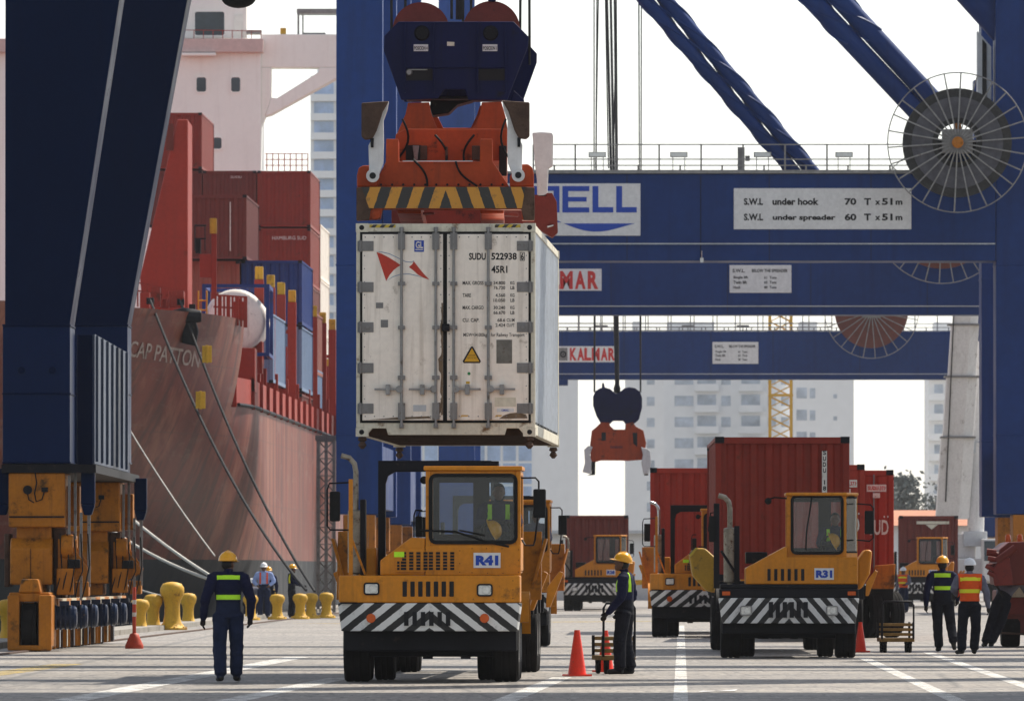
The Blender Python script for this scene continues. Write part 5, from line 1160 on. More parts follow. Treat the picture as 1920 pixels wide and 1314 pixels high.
# rear end beam and telescopic arms
for a_ in (745, 900): mb = MB(); mb.box(X(a_, 141) , X(a_ + 45, 141), YSp + .46, YSp + 11.6, Z(402, 141), Z(372, 141)); W(mb, 'telescopic_arm', 'orange', SP, bevel=.02)
Yr = YSp + 11.7; SPp('end_beam', 'sheave', [(400, 1090), (1250, 1090), (1272, 1080), (1300, 1080), (1326, 1130), (1332, 1300), (1300, 1330), (1215, 1278), (400, 1250)], Yr, .45)
SPp('hose_bundle', 'sheave', [(440, 1190), (640, 1186), (640, 1196), (440, 1204)], YSp + 3.0, .4); SPp('hose_bundle', 'sheave', [(900, 1180), (1110, 1190), (1110, 1212), (900, 1196)], YSp + 3.0, .4)
SPp('lock_light', 'lens', [(1270, 1264), (1308, 1256), (1308, 1266), (1272, 1276)], Yr - .06, .05)
for k, (xa, ya, xb, yb, d_) in enumerate(((455, 640, 395, 900, 60), (1040, 640, 1090, 900, -50), (640, 730, 700, 900, 30), (860, 730, 810, 900, -30), (520, 890, 600, 1040, 25), (760, 900, 880, 1040, -30))):
    q = MB(); P_ = []
    for t in range(9): P_.append((xa + (xb - xa) * t / 8 + d_ * math.sin(PI * t / 8), ya + (yb - ya) * t / 8))
    q.tube([(x_, YSp + (.20 if k > 3 else 1.5) - .05 * math.sin(i_), z_) for i_, (x_, z_) in enumerate(sxz(P_, YSp))], .016, 6); W(q, 'hydraulic_hose', 'black', SP, smooth=60)
for gx in range(340, 1080, 62): q = MB(); x_, z_ = sxz([(gx, 1030)], YSp)[0]; q.lathe([(.018, -.012), (.018, 0)], 6, (x_, YSp + .25, z_), 'y'); W(q, 'bolt', 'dark', SP)
for a_, b_, c_, d_ in ((560, 815, 600, 895), (700, 820, 715, 895), (850, 815, 895, 895)): SPp('cover_plate', 'rust', [(a_, b_), (c_, b_), (c_, d_), (a_, d_)], YSp + 1.52, .05, .01)
# flippers: white guide arms folded upwards at the corners
def flipper(sgn, Y, ox, oy, sc=1.0, dirty=True):
    def m_(pts): return [(ox + sgn * a * sc, oy + b * sc) for a, b in pts]
    fl = SPp('flipper', 'boom', m_([(-18, 0), (-22, -170), (-8, -200), (-8, -265), (0, -300), (62, -400), (92, -420), (84, -370), (62, -310), (64, -180), (60, -70), (28, 18), (0, 26)]), Y, .14, .012)
    if dirty: SPp('flipper_shoe', 'rust', m_([(-62, -410), (92, -420), (58, -360), (24, -255), (2, -212), (-42, -206), (-62, -222)]), Y - .10, .34, .02, fl)
    SPp('flipper_rod', 'dark', m_([(-14, -212), (8, -212), (6, -160), (-8, -160)]), Y - .05, .05, 0, fl)
    x_, z_ = sxz(m_([(2, 0)]), Y)[0]
    q = MB(); q.lathe([(.09, -.10), (.09, .02), (.02, .03)], 18, (x_, Y, z_), 'y'); q2 = MB(); q2.lathe([(.045, -.112), (.045, -.10)], 14, (x_, Y, z_), 'y')
    W(q, 'pivot', 'boom', fl, smooth=50); W(q2, 'pivot_pin', 'ink', fl)
    return fl
flipper(1, YSp - .06, 293, 985); flipper(-1, YSp - .06, 1112, 982)
SPp('flipper_housing', 'orange', [(206, 1046), (206, 980), (216, 940), (240, 926), (285, 926), (310, 945), (330, 1000), (322, 1046)], YSp + .12, .30, .02); SPp('flipper_housing', 'orange', [(1198, 1046), (1198, 975), (1188, 935), (1165, 918), (1120, 920), (1098, 945), (1062, 985), (1062, 1046)], YSp + .12, .30, .02)
SPp('flipper', 'boom', [(1188, 742), (1240, 738), (1300, 742), (1307, 760), (1305, 930), (1280, 945), (1273, 1106), (1216, 1106), (1214, 1000), (1206, 940)], Yr, .14, .02)
# ---------------------------------------------------------------- navy head block with sheaves
YH = 144.5
HB = empty('head_block', (X(860, YH), YH, Z(190, YH)), 0, 'dark navy head block with two red sheaves hanging on wire ropes above the orange spreader', 'head block', 'head blocks')
def HBp(name, m, pts, Y, d, bevel=.012, par=None):
    mb = MB(); mb.prism(sxz(pts, Y), Y, Y + d); return W(mb, name, m, par or HB, bevel=bevel)
HBp('front_plate', 'navy', [(360, 200), (438, 120), (1085, 120), (1168, 205), (1165, 260), (1048, 560), (830, 560), (812, 502), (700, 500), (660, 552), (455, 560), (357, 285)], YH, .06)
HBp('rear_plate', 'navy', [(420, 215), (480, 135), (1110, 135), (1180, 262), (1215, 300), (1214, 350), (1135, 570), (470, 570)], YH + 2.7, .06)
HBp('core', 'navy', [(455, 150), (1070, 150), (1120, 300), (1030, 540), (480, 540), (400, 300)], YH + .5, 1.7, .02)
for a in (470, 632, 878, 1035): HBp('rib', 'navy', [(a, 126), (a + 9, 126), (a + 9, 520), (a, 520)], YH - .05, .05, .004)
HBp('rib', 'navy', [(470, 372), (1040, 372), (1040, 380), (470, 380)], YH - .04, .04, .004)
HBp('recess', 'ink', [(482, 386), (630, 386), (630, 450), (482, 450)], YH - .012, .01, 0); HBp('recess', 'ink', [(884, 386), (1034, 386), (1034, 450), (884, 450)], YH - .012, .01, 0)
x_, z_ = sxz([(498, 405)], YH)[0]; mb = MB().use('steel'); mb.lathe([(.035, -.05), (.05, -.012)], 12, (x_, YH, z_), 'y'); mb.box(x_, x_ + .26, YH - .03, YH - .013, z_ + .03, z_ + .045); W(mb, 'pin', 'steel', HB, smooth=40)
for gx in (570, 955):
    x_, z_ = sxz([(gx, 185)], YH)[0]; mb = MB().use('dark'); mb.lathe([(.09, -.03), (.11, -.01), (.11, -.002)], 20, (x_, YH, z_), 'y')
    for k in range(8): mb.lathe([(.014, -.045), (.014, -.03)], 6, (x_ + .075 * math.cos(k * PI / 4), YH, z_ + .075 * math.sin(k * PI / 4)), 'y')
    W(mb, 'axle_cap', 'dark', HB)
for (x0, x1, y0, y1, s_) in ((524, 605, 248, 286, 'POSICION 4'), (910, 993, 248, 286, 'POSICION 1')):
    o = HBp('name_plate', 'sign', [(x0, y0), (x1, y0), (x1, y1), (x0, y1)], YH - .016, .013, 0)
    WT(HB, s_, 600 + (x0 + x1) / 2 / 2.986, (y0 + y1 + 4) / 2 / 2.986, (x1 - x0 - 6) / 2.986, 21 / 2.986, YH - .02, 'ink', bold=.03)
HBp('name_plate', 'cream', [(711, 233), (752, 235), (752, 257), (711, 256)], YH - .016, .013, 0)
HBp('bottom_link', 'dark', [(618, 560), (860, 560), (770, 585), (720, 632), (630, 645), (615, 600)], YH + .8, .8); HBp('corner_lug', 'navy', [(1085, 505), (1145, 560), (1130, 592), (1060, 575)], YH + .2, .3)
for gx, gz in ((565, 172), (960, 165)):
    x_, z_ = sxz([(gx, gz)], YH + .7)[0]
    for y in (.75, 1.75):
        mb = MB(); mb.lathe([(.05, -.10), (.36, -.10), (.405, -.08), (.405, -.06), (.37, -.02), (.37, .02), (.405, .06), (.405, .08), (.36, .10), (.05, .10)], 56, (x_, YH + y, z_), 'y'); W(mb, 'sheave', 'sheave', HB, smooth=40)
for i, (gx, y) in enumerate(((397, .75), (468, 1.75), (735, .75), (797, 1.75), (845, .75), (1120, .75), (1175, 1.75), (775, .9))):
    x_ = sxz([(gx, 0)], YH)[0][0]; mb = MB(); mb.tube([(x_, YH + y, Z(110 if gx not in (735, 797, 845, 775) else 30, YH)), (x_ + (.15 if i % 2 else -.1), YH + y, 34.4)], .022 if gx != 775 else .05, 6); W(mb, 'hoist_cable', 'cable', HB)
HBp('cable_guard', 'navy', [(940, 8), (985, 8), (985, -60), (940, -60)], YH + .6, .3, .03)
# smaller far set hanging under the second portal
YF = 441.0
FS = empty('container_spreader', (X(1157, YF), YF, Z(800, YF)), 0, 'small distant orange spreader with pale flippers folded down, hanging above the far trucks', 'spreader', 'container spreaders')
FH = empty('head_block', (X(1157, YF), YF, Z(780, YF)), 0, 'distant heart shaped navy head block hanging under the farthest blue beam', 'head block', 'head blocks')
def fz(pts): return [(X(1080 + a / 6.57, YF), Z(700 + b / 6.57, YF)) for a, b in pts]
def FP(root, nm, m, pts, d0, d, bevel=.02):
    mb = MB(); mb.prism(fz(pts), YF + d0, YF + d0 + d); return W(mb, nm, m, root, bevel=bevel)
FP(FS, 'body', 'orange', [(310, 600), (410, 605), (420, 645), (470, 690), (605, 690), (615, 620), (700, 600), (740, 655), (830, 700), (865, 860), (830, 1060), (640, 1075), (330, 1060), (240, 1090), (180, 1080), (175, 870), (195, 705), (250, 660)], 0, .8)
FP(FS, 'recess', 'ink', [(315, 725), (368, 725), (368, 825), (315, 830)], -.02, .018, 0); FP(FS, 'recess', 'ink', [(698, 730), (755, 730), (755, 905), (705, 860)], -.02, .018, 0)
FP(FS, 'name_plate', 'sheave', [(420, 892), (575, 892), (575, 922), (420, 922)], -.02, .018, 0)
FP(FS, 'telescopic_arm', 'orange', [(300, 900), (700, 900), (700, 1040), (300, 1040)], .82, 10, .02)
for pts in ([(100, 940), (150, 890), (205, 905), (170, 1000), (190, 1080), (185, 1240), (80, 1215), (110, 1100)], [(800, 905), (880, 930), (915, 960), (925, 1100), (895, 1235), (830, 1240), (805, 1100), (825, 1000)]): FP(FS, 'flipper', 'boom', pts, -.2, .25)
FP(FS, 'corner_leg', 'dark', [(185, 1085), (240, 1085), (235, 1250), (130, 1255), (190, 1235)], 0, .3); FP(FS, 'corner_leg', 'dark', [(830, 1070), (885, 1070), (890, 1255), (840, 1255)], 0.1, .3)
heart = [(212, 390), (212, 280), (240, 215), (300, 180), (360, 172), (420, 190), (470, 230), (510, 250), (545, 225), (600, 180), (660, 168), (730, 180), (790, 225), (815, 300), (815, 420), (775, 570), (720, 615), (610, 615), (585, 580), (460, 580), (420, 620), (310, 615), (255, 520)]
FP(FH, 'side_plate', 'navy', heart, 0.1, 1.2, .03)
FP(FH, 'cable_guide', 'navy', [(318, 180), (322, 115), (345, 115), (358, 180)], .3, .2)
FP(FH, 'rib', 'navy', [(250, 480), (780, 480), (775, 492), (255, 492)], .04, .05, 0)
mb = MB(); mb.lathe([(.05, -.5), (.13, -.45), (.15, .1), (.05, .4)], 14, V(1157, 732, YF + .6), 'z'); W(mb, 'socket', 'dark', FH, smooth=40)
for gx, dx, r_ in ((225, 0, .03), (232, 6, .03), (800, 2, .03), (795, -4, .03), (500, -25, .06), (515, -18, .06), (525, -10, .05)):
    p = Vector((X(1080 + gx / 6.57, YF), YF + .6, Z(735, YF))); mb = MB(); mb.tube([p, Vector((p.x + dx * .02, p.y, 30))], r_, 5); W(mb, 'hoist_cable', 'cable', FH)
# ---------------------------------------------------------------- terminal tractors
def aU(px): return (px - 806) / 138.7
def aZ(py): return (1278 - py) / 138.7
def bU(px): return (px - 1478) / 108.7
def bZ(py): return (1233 - py) / 108.7
def wheel(root, x, y, r, wd, name='wheel', steer=0.0, face=1):
    """tyre with grooved shoulders and a dished rim (rim faces +x when face = 1)"""
    w = empty_part(name, (x, y, r), root); w.rotation_euler.z = steer
    t = MB().use('tyre'); h = wd / 2
    t.lathe([(r * .56, -h * .9), (r * .80, -h), (r * .95, -h * .96), (r, -h * .78), (r, -h * .35), (r * .985, -h * .30), (r * .985, -h * .2), (r, -h * .15), (r, h * .15), (r * .985, h * .2), (r * .985, h * .3), (r, h * .35), (r, h * .78), (r * .95, h * .96), (r * .80, h), (r * .56, h * .9)], 30, (0, 0, 0), 'x', cap=False)
    t.build('tyre', 'tyre', w, smooth=35)
    m = MB().use('rim'); s = face
    m.lathe([(r * .57, s * h * .92), (r * .53, s * h * .95), (r * .48, s * h * .35), (r * .22, s * h * .25), (r * .20, s * h * .8), (0.01, s * h * .82)], 24, (0, 0, 0), 'x')
    for k in range(8):
        a = k * PI / 4; m.lathe([(.02, s * h * .25), (.02, s * h * .42)], 6, (0, r * .36 * math.cos(a), r * .36 * math.sin(a)), 'x')
    m.build('rim', 'rim', w, smooth=35)
    return w
def empty_part(name, loc, root):
    o = bpy.data.objects.new(name, None); COL.objects.link(o); o.parent = root; o.location = loc; return o
def mirror(root, x, y, z0, z1, wd, sx, arm):
    """tall black mirror in a wire loop frame; arm = list of points to the cab"""
    m = MB().use('black'); m.box(x - wd / 2, x + wd / 2, y, y + .10, z0, z1); o = m.build('mirror', None, root, bevel=.02)
    f = MB().use('dark'); f.tube(arm, .013, 6); f.build('mirror_arm', None, o, smooth=60); return o
def lamp(root, x, z, wd, ht, y, rim='dark'):
    m = MB().use(rim); m.frame(x - wd / 2, x + wd / 2, z - ht / 2, z + ht / 2, .022, y - .03, y + .02, .02); o = m.build('headlight', None, root)
    g = MB().use('lens'); g.box(x - wd / 2 + .012, x + wd / 2 - .012, y - .018, y + .01, z - ht / 2 + .012, z + ht / 2 - .012); g.lathe([(.055, -.03), (.06, -.019), (.03, -.019)], 16, (x + .02, y, z), 'y'); g.build('headlight_lens', None, o, smooth=40)
    return o
def slots(root, xs, z0, z1, wd, y, name='grille_slot', rows=1):
    m = MB().use('ink')
    for i, x in enumerate(xs):
        for r_ in range(rows):
            a = z0 + (z1 - z0) * r_ / rows; b = z0 + (z1 - z0) * (r_ + (1 if rows == 1 else .86)) / rows
            m.box(x - wd / 2, x + wd / 2, y - .006, y + .03, a, b)
    return m.build(name, None, root, bevel=.0)
def plate(root, s, x, z, wd, ht, y):
    m = MB(); m.box(x - wd / 2, x + wd / 2, y - .014, y - .001, z - ht / 2, z + ht / 2); o = m.build('number_plate', 'sign', root, bevel=.003)
    if s: text(o, s, x, z, wd * .84, ht * .66, y - .018, 'blueink', bold=.06)
    return o
def cab(root, x0, x1, z0, z1, zs, y0, y1, wx0, wx1, wz0, wz1, paint, cut=0.0):
    """cab shell with real window openings; cut > 0 slants the right front corner and glazes it"""
    t = .055; m = MB().use(paint); xr = x1 - cut
    m.box(x0, wx0, y0, y0 + t, z0, z1 - .06); m.box(wx1, xr, y0, y0 + t, z0, z1 - .06); m.box(wx0, wx1, y0, y0 + t, z0, wz0); m.box(wx0, wx1, y0, y0 + t, wz1, z1 - .06)
    ys = y0 + cut * 1.9
    for x in (x0, x1 - t):
        ya = y0 + t if x == x0 else max(y0 + t, ys)
        m.box(x, x + t, ya, y1 - t, z0, zs); m.box(x, x + t, ya, y1 - t, wz1, z1 - .06); m.box(x, x + t, ya, ya + .07, zs, wz1); m.box(x, x + t, y1 - .2, y1 - t, zs, wz1)
    if cut:
        m.prism([(xr, y0), (x1, ys), (x1 - t, ys), (xr - .02, y0 + t)], z0, wz0, axis='z'); m.prism([(xr, y0), (x1, ys), (x1 - t, ys), (xr - .02, y0 + t)], wz1, z1 - .06, axis='z')
    xm = (x0 + x1) / 2 + .02
    k_ = MB().use('dark'); k_.box(x0 + t, x1 - t, y1 - t, y1, z0, zs + .05); k_.box(x0 + t, x1 - t, y1 - t, y1, wz1 - .08, z1 - .06)
    for a, b in ((x0 + t, x0 + .14), (xm - .06, xm + .16), (x1 - .14, x1 - t)): k_.box(a, b, y1 - t, y1, zs + .05, wz1 - .08)
    k_.box(x0 + t + .004, x1 - t - .004, y0 + t + .004, y1 - t - .004, z1 - .09, z1 - .065)
    k_.build('rear_wall', None, root)
    m.box(x0, x0 + t, y1 - t + .002, y1, z0, z1 - .06); m.box(x1 - t, x1, y1 - t + .002, y1, z0, z1 - .06)
    m.box(x0 + .01, x1 - .01, y0 + .02, y1 - .01, z0 - .03, z0 - .004)
    c = m.build('cab', None, root, bevel=.012)
    r = MB().use(paint)
    pl = [(x0 - .025, y0 - .06), (xr + .01, y0 - .06), (x1 + .02, ys - .03 if cut else y0 - .06), (x1 + .02, y1 + .03), (x0 - .025, y1 + .03)]
    r.prism(pl, z1 - .058, z1, axis='z'); r.build('cab_roof', None, c, bevel=.022)
    f = MB().use('black'); f.frame(wx0 - .03, wx1 + .03, wz0 - .03, wz1 + .03, .05, y0 - .02, y0 + .03, .05); g = f.build('window_seal', None, c)
    w = MB(); w.box(wx0, wx1, y0 + .004, y0 + .010, wz0, wz1); w.build('windscreen', 'glass', c)
    w = MB(); w.box(x0 + .02, x0 + .026, y0 + .13, y1 - .2, zs, wz1); w.build('side_window', 'glass', c)
    w = MB(); w.box(x1 - .03, x1 - .024, max(y0 + .13, ys + .07), y1 - .2, zs, wz1); w.build('side_window', 'glass', c)
    w = MB(); w.box(x0 + .14, x1 - .14, y1 - .03, y1 - .024, zs + .05, wz1 - .08); w.build('rear_window', 'glass', c)
    if cut:
        w = MB(); w.prism([(xr + .004, y0 + .012), (x1 - .012, ys - .012), (x1 - .02, ys - .012), (xr - .004, y0 + .018)], wz0, wz1, axis='z'); w.build('corner_window', 'glass', c)
        f = MB().use('black')
        for z in (wz0, wz1 - .03): f.prism([(xr + .008, y0 + .004), (x1 - .006, ys - .02), (x1 - .03, ys - .02), (xr - .016, y0 + .02)], z, z + .03, axis='z')
        f.build('window_seal', None, c)
    d = MB().use('dark')      # dashboard, seat, wheel
    d.box(x0 + .06, x1 - .08 - cut * .3, y0 + .10 + cut, y0 + .42 + cut, z0, wz0 + .04); d.build('dashboard', None, c, bevel=.03)
    sx = xm + .32 if not cut else xm + .22
    d = MB().use('dark'); d.box(sx - .25, sx + .25, y0 + .85, y1 - .12, z0, z0 + .42); d.box(sx - .24, sx + .24, y1 - .26, y1 - .13, z0 + .42, z0 + .80); d.build('seat', None, c, bevel=.05)
    d = MB().use('black'); q = Matrix.Translation((sx - .05, y0 + .58 + cut * .4, wz0 + .12)) @ Matrix.Rotation(R(60), 4, 'X')
    d.tube([q @ Vector((.21 * math.cos(2 * PI * k / 20), .21 * math.sin(2 * PI * k / 20), 0)) for k in range(21)], .016, 6, cap=False); d.bar(q @ Vector((-.2, 0, 0)), q @ Vector((.2, 0, 0)), .03); d.build('steering_wheel', None, c)
    d = MB().use('black'); a = Vector(((wx0 * .62 + wx1 * .38), y0 - .03, wz0 + .11)); 
    if cut: a = Vector((wx0 * .6 + wx1 * .4, y0 - .03, wz1 + .02)); d.tube([a, (a.x - .10, a.y, wz0 + .35), (a.x - .11, a.y, wz0 + .05)], .014, 5)
    else: d.tube([(a.x - .58, a.y, a.z + .05), (a.x - .1, a.y, a.z + .03), (a.x + .3, a.y, a.z - .10), (a.x + .62, a.y, wz0 - .06)], .016, 5); d.tube([(a.x - .05, a.y - .01, a.z + .05), (a.x + .3, a.y - .01, a.z - .02)], .012, 5)
    d.build('wiper', None, c)
    return c, sx
def fender(root, x0, x1, y, z, r, paint, a0=20, a1=175):
    """curved mudguard over a rear wheel, running along y"""
    m = MB().use(paint); n = 9; P = [(y - r * math.cos(R(a0 + (a1 - a0) * k / n)), z + r * math.sin(R(a0 + (a1 - a0) * k / n))) for k in range(n + 1)]
    Q = [(y - (r - .03) * math.cos(R(a0 + (a1 - a0) * k / n)), z + (r - .03) * math.sin(R(a0 + (a1 - a0) * k / n))) for k in range(n + 1)]
    m.prism(P + Q[::-1], x0, x1, axis='x'); return m.build('mudguard', None, root, smooth=40)
def common(root, dark='dark', wb=3.3, hw=1.22):
    m = MB().use('dark'); m.box(-.45, .45, .35, 5.2, .62, .92); m.box(-hw + .05, hw - .05, .30, 1.8, .42, .98); m.box(-.9, .9, .9, 1.5, .34, .55); m.build('chassis', None, root, bevel=.02)
    m = MB().use('dark'); m.box(-.95, .95, wb - .14, wb + .14, .42, .62); m.box(-.9, .9, 1.02, 1.2, .42, .6); m.build('axle', None, root, bevel=.03)
    for s in (-1, 1):
        wheel(root, s * (hw - .21), 1.1, .53, .36, face=s)
        wheel(root, s * (hw - .20), wb, .53, .29, face=s); wheel(root, s * (hw - .51), wb, .53, .29, face=s)
    m = MB().use('dark'); m.prism([(-.5, 3.0), (.5, 3.0), (.5, 4.1), (.15, 4.35), (-.15, 4.35), (-.5, 4.1)], 1.05, 1.15, axis='z'); m.box(-.4, .4, 3.1, 3.7, .93, 1.05); m.build('fifth_wheel', None, root, bevel=.02)
def stack(root, x, y, z0, z1, r, m='pipe', bend=-1, muff=None):
    p = MB().use(m); p.tube([(x, y, z0), (x, y, z1 - .22), (x + bend * .02, y, z1 - .11), (x + bend * .09, y, z1 - .03), (x + bend * .2, y, z1)], r, 12); o = p.build('exhaust_pipe', None, root, smooth=50)
    if muff: q = MB().use(muff[2]); q.lathe([(.05, 0), (.11, .02), (.11, muff[1] - muff[0] - .02), (.05, muff[1] - muff[0])], 18, (x, y, muff[0]), 'z'); q.build('silencer', None, o, smooth=40)
    return o
def tractor_a(loc, vx, number, label, nmirror=True, pipe='pipe'):
    r = empty('terminal_tractor', loc, heading(vx), label, 'truck', 'yellow terminal tractors'); common(r)
    # striped bumper with its cut left corner
    m = MB(); m.prism([(aU(684), -.10), (aU(975), -.10), (aU(975) + .02, -.02), (aU(975) + .02, .34), (-1.24, .34), (-1.24, .12)], .69, 1.068, axis='z', pts2=None)
    b = m.build('bumper', 'bumper', r, bevel=.015)
    for v in b.data.vertices:
        if v.co.z < .75: v.co.x *= .965; v.co.y += .03
    for px in (697, 909):
        q = MB().use('amberlens'); q.lathe([(.06, -.03), (.064, -.01), (.064, 0)], 18, (aU(px), -.10, aZ(1158)), 'y'); q.build('marker_lamp', None, r, smooth=40)
    slots(r, [aU(763 + 15.6 * k) for k in range(6)], aZ(1172), aZ(1146), .06, -.103, 'bumper_slot')
    f = MB().use('yellow'); f.prism([(aU(676), -.08), (aU(975), -.08), (aU(976), .5), (-1.23, .5), (-1.23, .14)], 1.075, 1.44, axis='z'); fa = f.build('fascia', None, r, bevel=.016)
    f = MB().use('dark'); f.box(-1.2, 1.2, -.04, .4, 1.06, 1.08); f.build('bumper_gap', None, r)
    lamp(r, aU(698), aZ(1103), .215, .17, -.082); lamp(r, aU(909.5), aZ(1105.5), .215, .17, -.082)
    m = MB().use('ink')
    for k in range(7):
        m.box(aU(760 + 14.6 * k) - .032, aU(760 + 14.6 * k) + .032, -.087, -.05, aZ(1118), aZ(1089))
    m.build('grille_slot', None, r, bevel=.012)
    # engine hood left of the cab
    h = MB().use('yellow'); h.prism([(aU(713), 1.441), (aU(797), 1.441), (aU(797), aZ(1008)), (aU(771), aZ(1007)), (aU(713), aZ(1050))], .16, 2.1); h.build('hood', None, r, bevel=.02)
    h = MB().use('yellow'); h.box(aU(797) + .003, aU(976), .13, .21, 1.442, aZ(1022)); h.build('cab_front_panel', None, r, bevel=.012)
    cb, sx = cab(r, aU(798), aU(976), 1.5, aZ(874), 1.95, .15, 1.72, aU(808), aU(966), aZ(1016), aZ(892), 'yellow')
    L_ = MB().use('ink')
    for grp in ((758, 4), (804, 5)):
        for k in range(grp[1] if grp[1] < 5 else 4):
            for q in range(6): L_.box(aU(grp[0] + (0 if grp[1] < 5 else 4) + 13.3 * k) - .028, aU(grp[0] + (0 if grp[1] < 5 else 4) + 13.3 * k) + .028, .122 if 1 else 0, .17, aZ(1068) + q * .042, aZ(1068) + q * .042 + .032)
    for q in range(3):
        for k in range(2): L_.box(aU(747 + 7 * k) - .016, aU(747 + 7 * k) + .016, .122, .17, aZ(1068) + q * .042, aZ(1068) + q * .042 + .032)
    L_.build('louvre', None, r)
    h = MB().use('yellow'); h.box(aU(742), aU(797), .131, .159, aZ(1072), aZ(1028)); h.build('louvre_panel', None, r, bevel=.004)
    q = MB().use('lime'); q.box(aU(739), aU(758), .118, .13, aZ(1044), aZ(1034)); q.build('sticker', 'yelt', r)
    plate(r, number, aU(913), aZ(1050), .365, .205, .128)
    rv = MB().use('dark')
    for px, py in ((862, 1032), (862, 1056), (862, 1072), (885, 1073), (914, 1074), (943, 1074), (972, 1072), (972, 1050), (972, 1030), (941, 1028), (912, 1028), (885, 1028), (797, 1072), (797, 1030)): rv.lathe([(.007, .117), (.007, .132)], 6, (aU(px), 0, aZ(py)), 'y')
    for px, py in ((888, 1122), (925, 1123), (962, 1121), (962, 1088), (962, 1105)): rv.lathe([(.007, -.088), (.007, -.078)], 6, (aU(px), 0, aZ(py)), 'y')
    rv.build('bolts', None, r)['kind'] = 'stuff'
    # goal-post frame behind the cab
    g = MB().use('dark'); a, b2 = aU(700), aU(915)
    g.prism([(a, 1.0), (aU(713.5), 1.0), (aU(714.5), aZ(905)), (aU(719), aZ(890)), (aU(732), aZ(882.5)), (b2, aZ(881)), (b2, aZ(861)), (a, aZ(861))], 1.95, 2.10); g.box(b2 - .01, b2 + .10, 1.95, 2.10, 1.0, aZ(862)); g.build('headache_frame', None, r, bevel=.008)
    g = MB().use('black'); g.lathe([(.02, .0), (.055, .02), (.055, .10)], 16, (aU(787.5), 1.85, aZ(898)), 'y'); g.tube([(aU(787.5), 1.93, aZ(898)), (aU(800), 1.93, aZ(896))], .012, 5); g.build('work_lamp', None, r, smooth=40)
    # left side: exhaust, yellow post with brace, intake
    stack(r, aU(663), 1.0, 1.44, aZ(853), .036, pipe, -1, (1.46, aZ(955), 'pipe'))
    g = MB().use('yellow'); g.box(aU(652), aU(660), .5, .56, 1.44, aZ(898)); g.bar((aU(657), .53, 1.95), (aU(683), .56, 1.45), .03); p_ = g.build('side_post', None, r, bevel=.006)
    g = MB().use('dark'); g.box(aU(671), aU(682), .9, 1.2, 1.44, aZ(935)); g.build('air_intake', None, r, bevel=.02)
    g = MB().use('yellow'); g.box(-1.1, aU(700), 1.4, 2.4, 1.2, aZ(1026)); g.build('tank_cover', None, r, bevel=.03)
    fr = lambda x, x_in, z0, z1, y: [(x_in, y, z1), (x, y, z1), (x, y, z0), (x_in, y, z0)]
    mirror(r, aU(626.5), .42, aZ(977), aZ(921), .14, -1, [(aU(655), .53, aZ(904)), (aU(616), .47, aZ(906)), (aU(612), .47, aZ(918)), (aU(612), .47, aZ(986)), (aU(618), .47, aZ(993)), (aU(655), .53, aZ(993))])
    mirror(r, aU(1011.5), .0, aZ(971), aZ(917), .17, 1, [(aU(976), .3, aZ(896)), (aU(1004), .05, aZ(896)), (aU(1010), .05, aZ(903)), (aU(1010), .05, aZ(950)), (aU(1003), .05, aZ(1012)), (aU(1000), .1, aZ(1022)), (aU(984), .25, aZ(1022)), (aU(978), .3, aZ(1012))])
    mirror(r, aU(776), 2.2, aZ(1006), aZ(966), .10, -1, [(aU(783), 2.2, aZ(955)), (aU(770), 2.2, aZ(955)), (aU(767), 2.2, aZ(965)), (aU(767), 2.2, aZ(1006))])
    for s in (-1, 1): fender(r, *(sorted((s * 1.28, s * .66))), 3.3, .58, .64, 'yellow')
    # flared gathering wings at the rear
    for s in (-1, 1):
        g = MB().use('amber'); g.prism([(s * 1.2, 1.0), (s * 1.25, 1.0), (s * 1.50, 1.95), (s * 1.46, 1.95)], 4.2, 5.0); g.prism([(4.1, 1.1), (4.6, 1.1), (4.8, 2.05), (4.65, 2.05)], *sorted((s * 1.0, s * 1.42)), axis='x'); g.build('guide_wing', None, r, bevel=.01)
    return r, sx
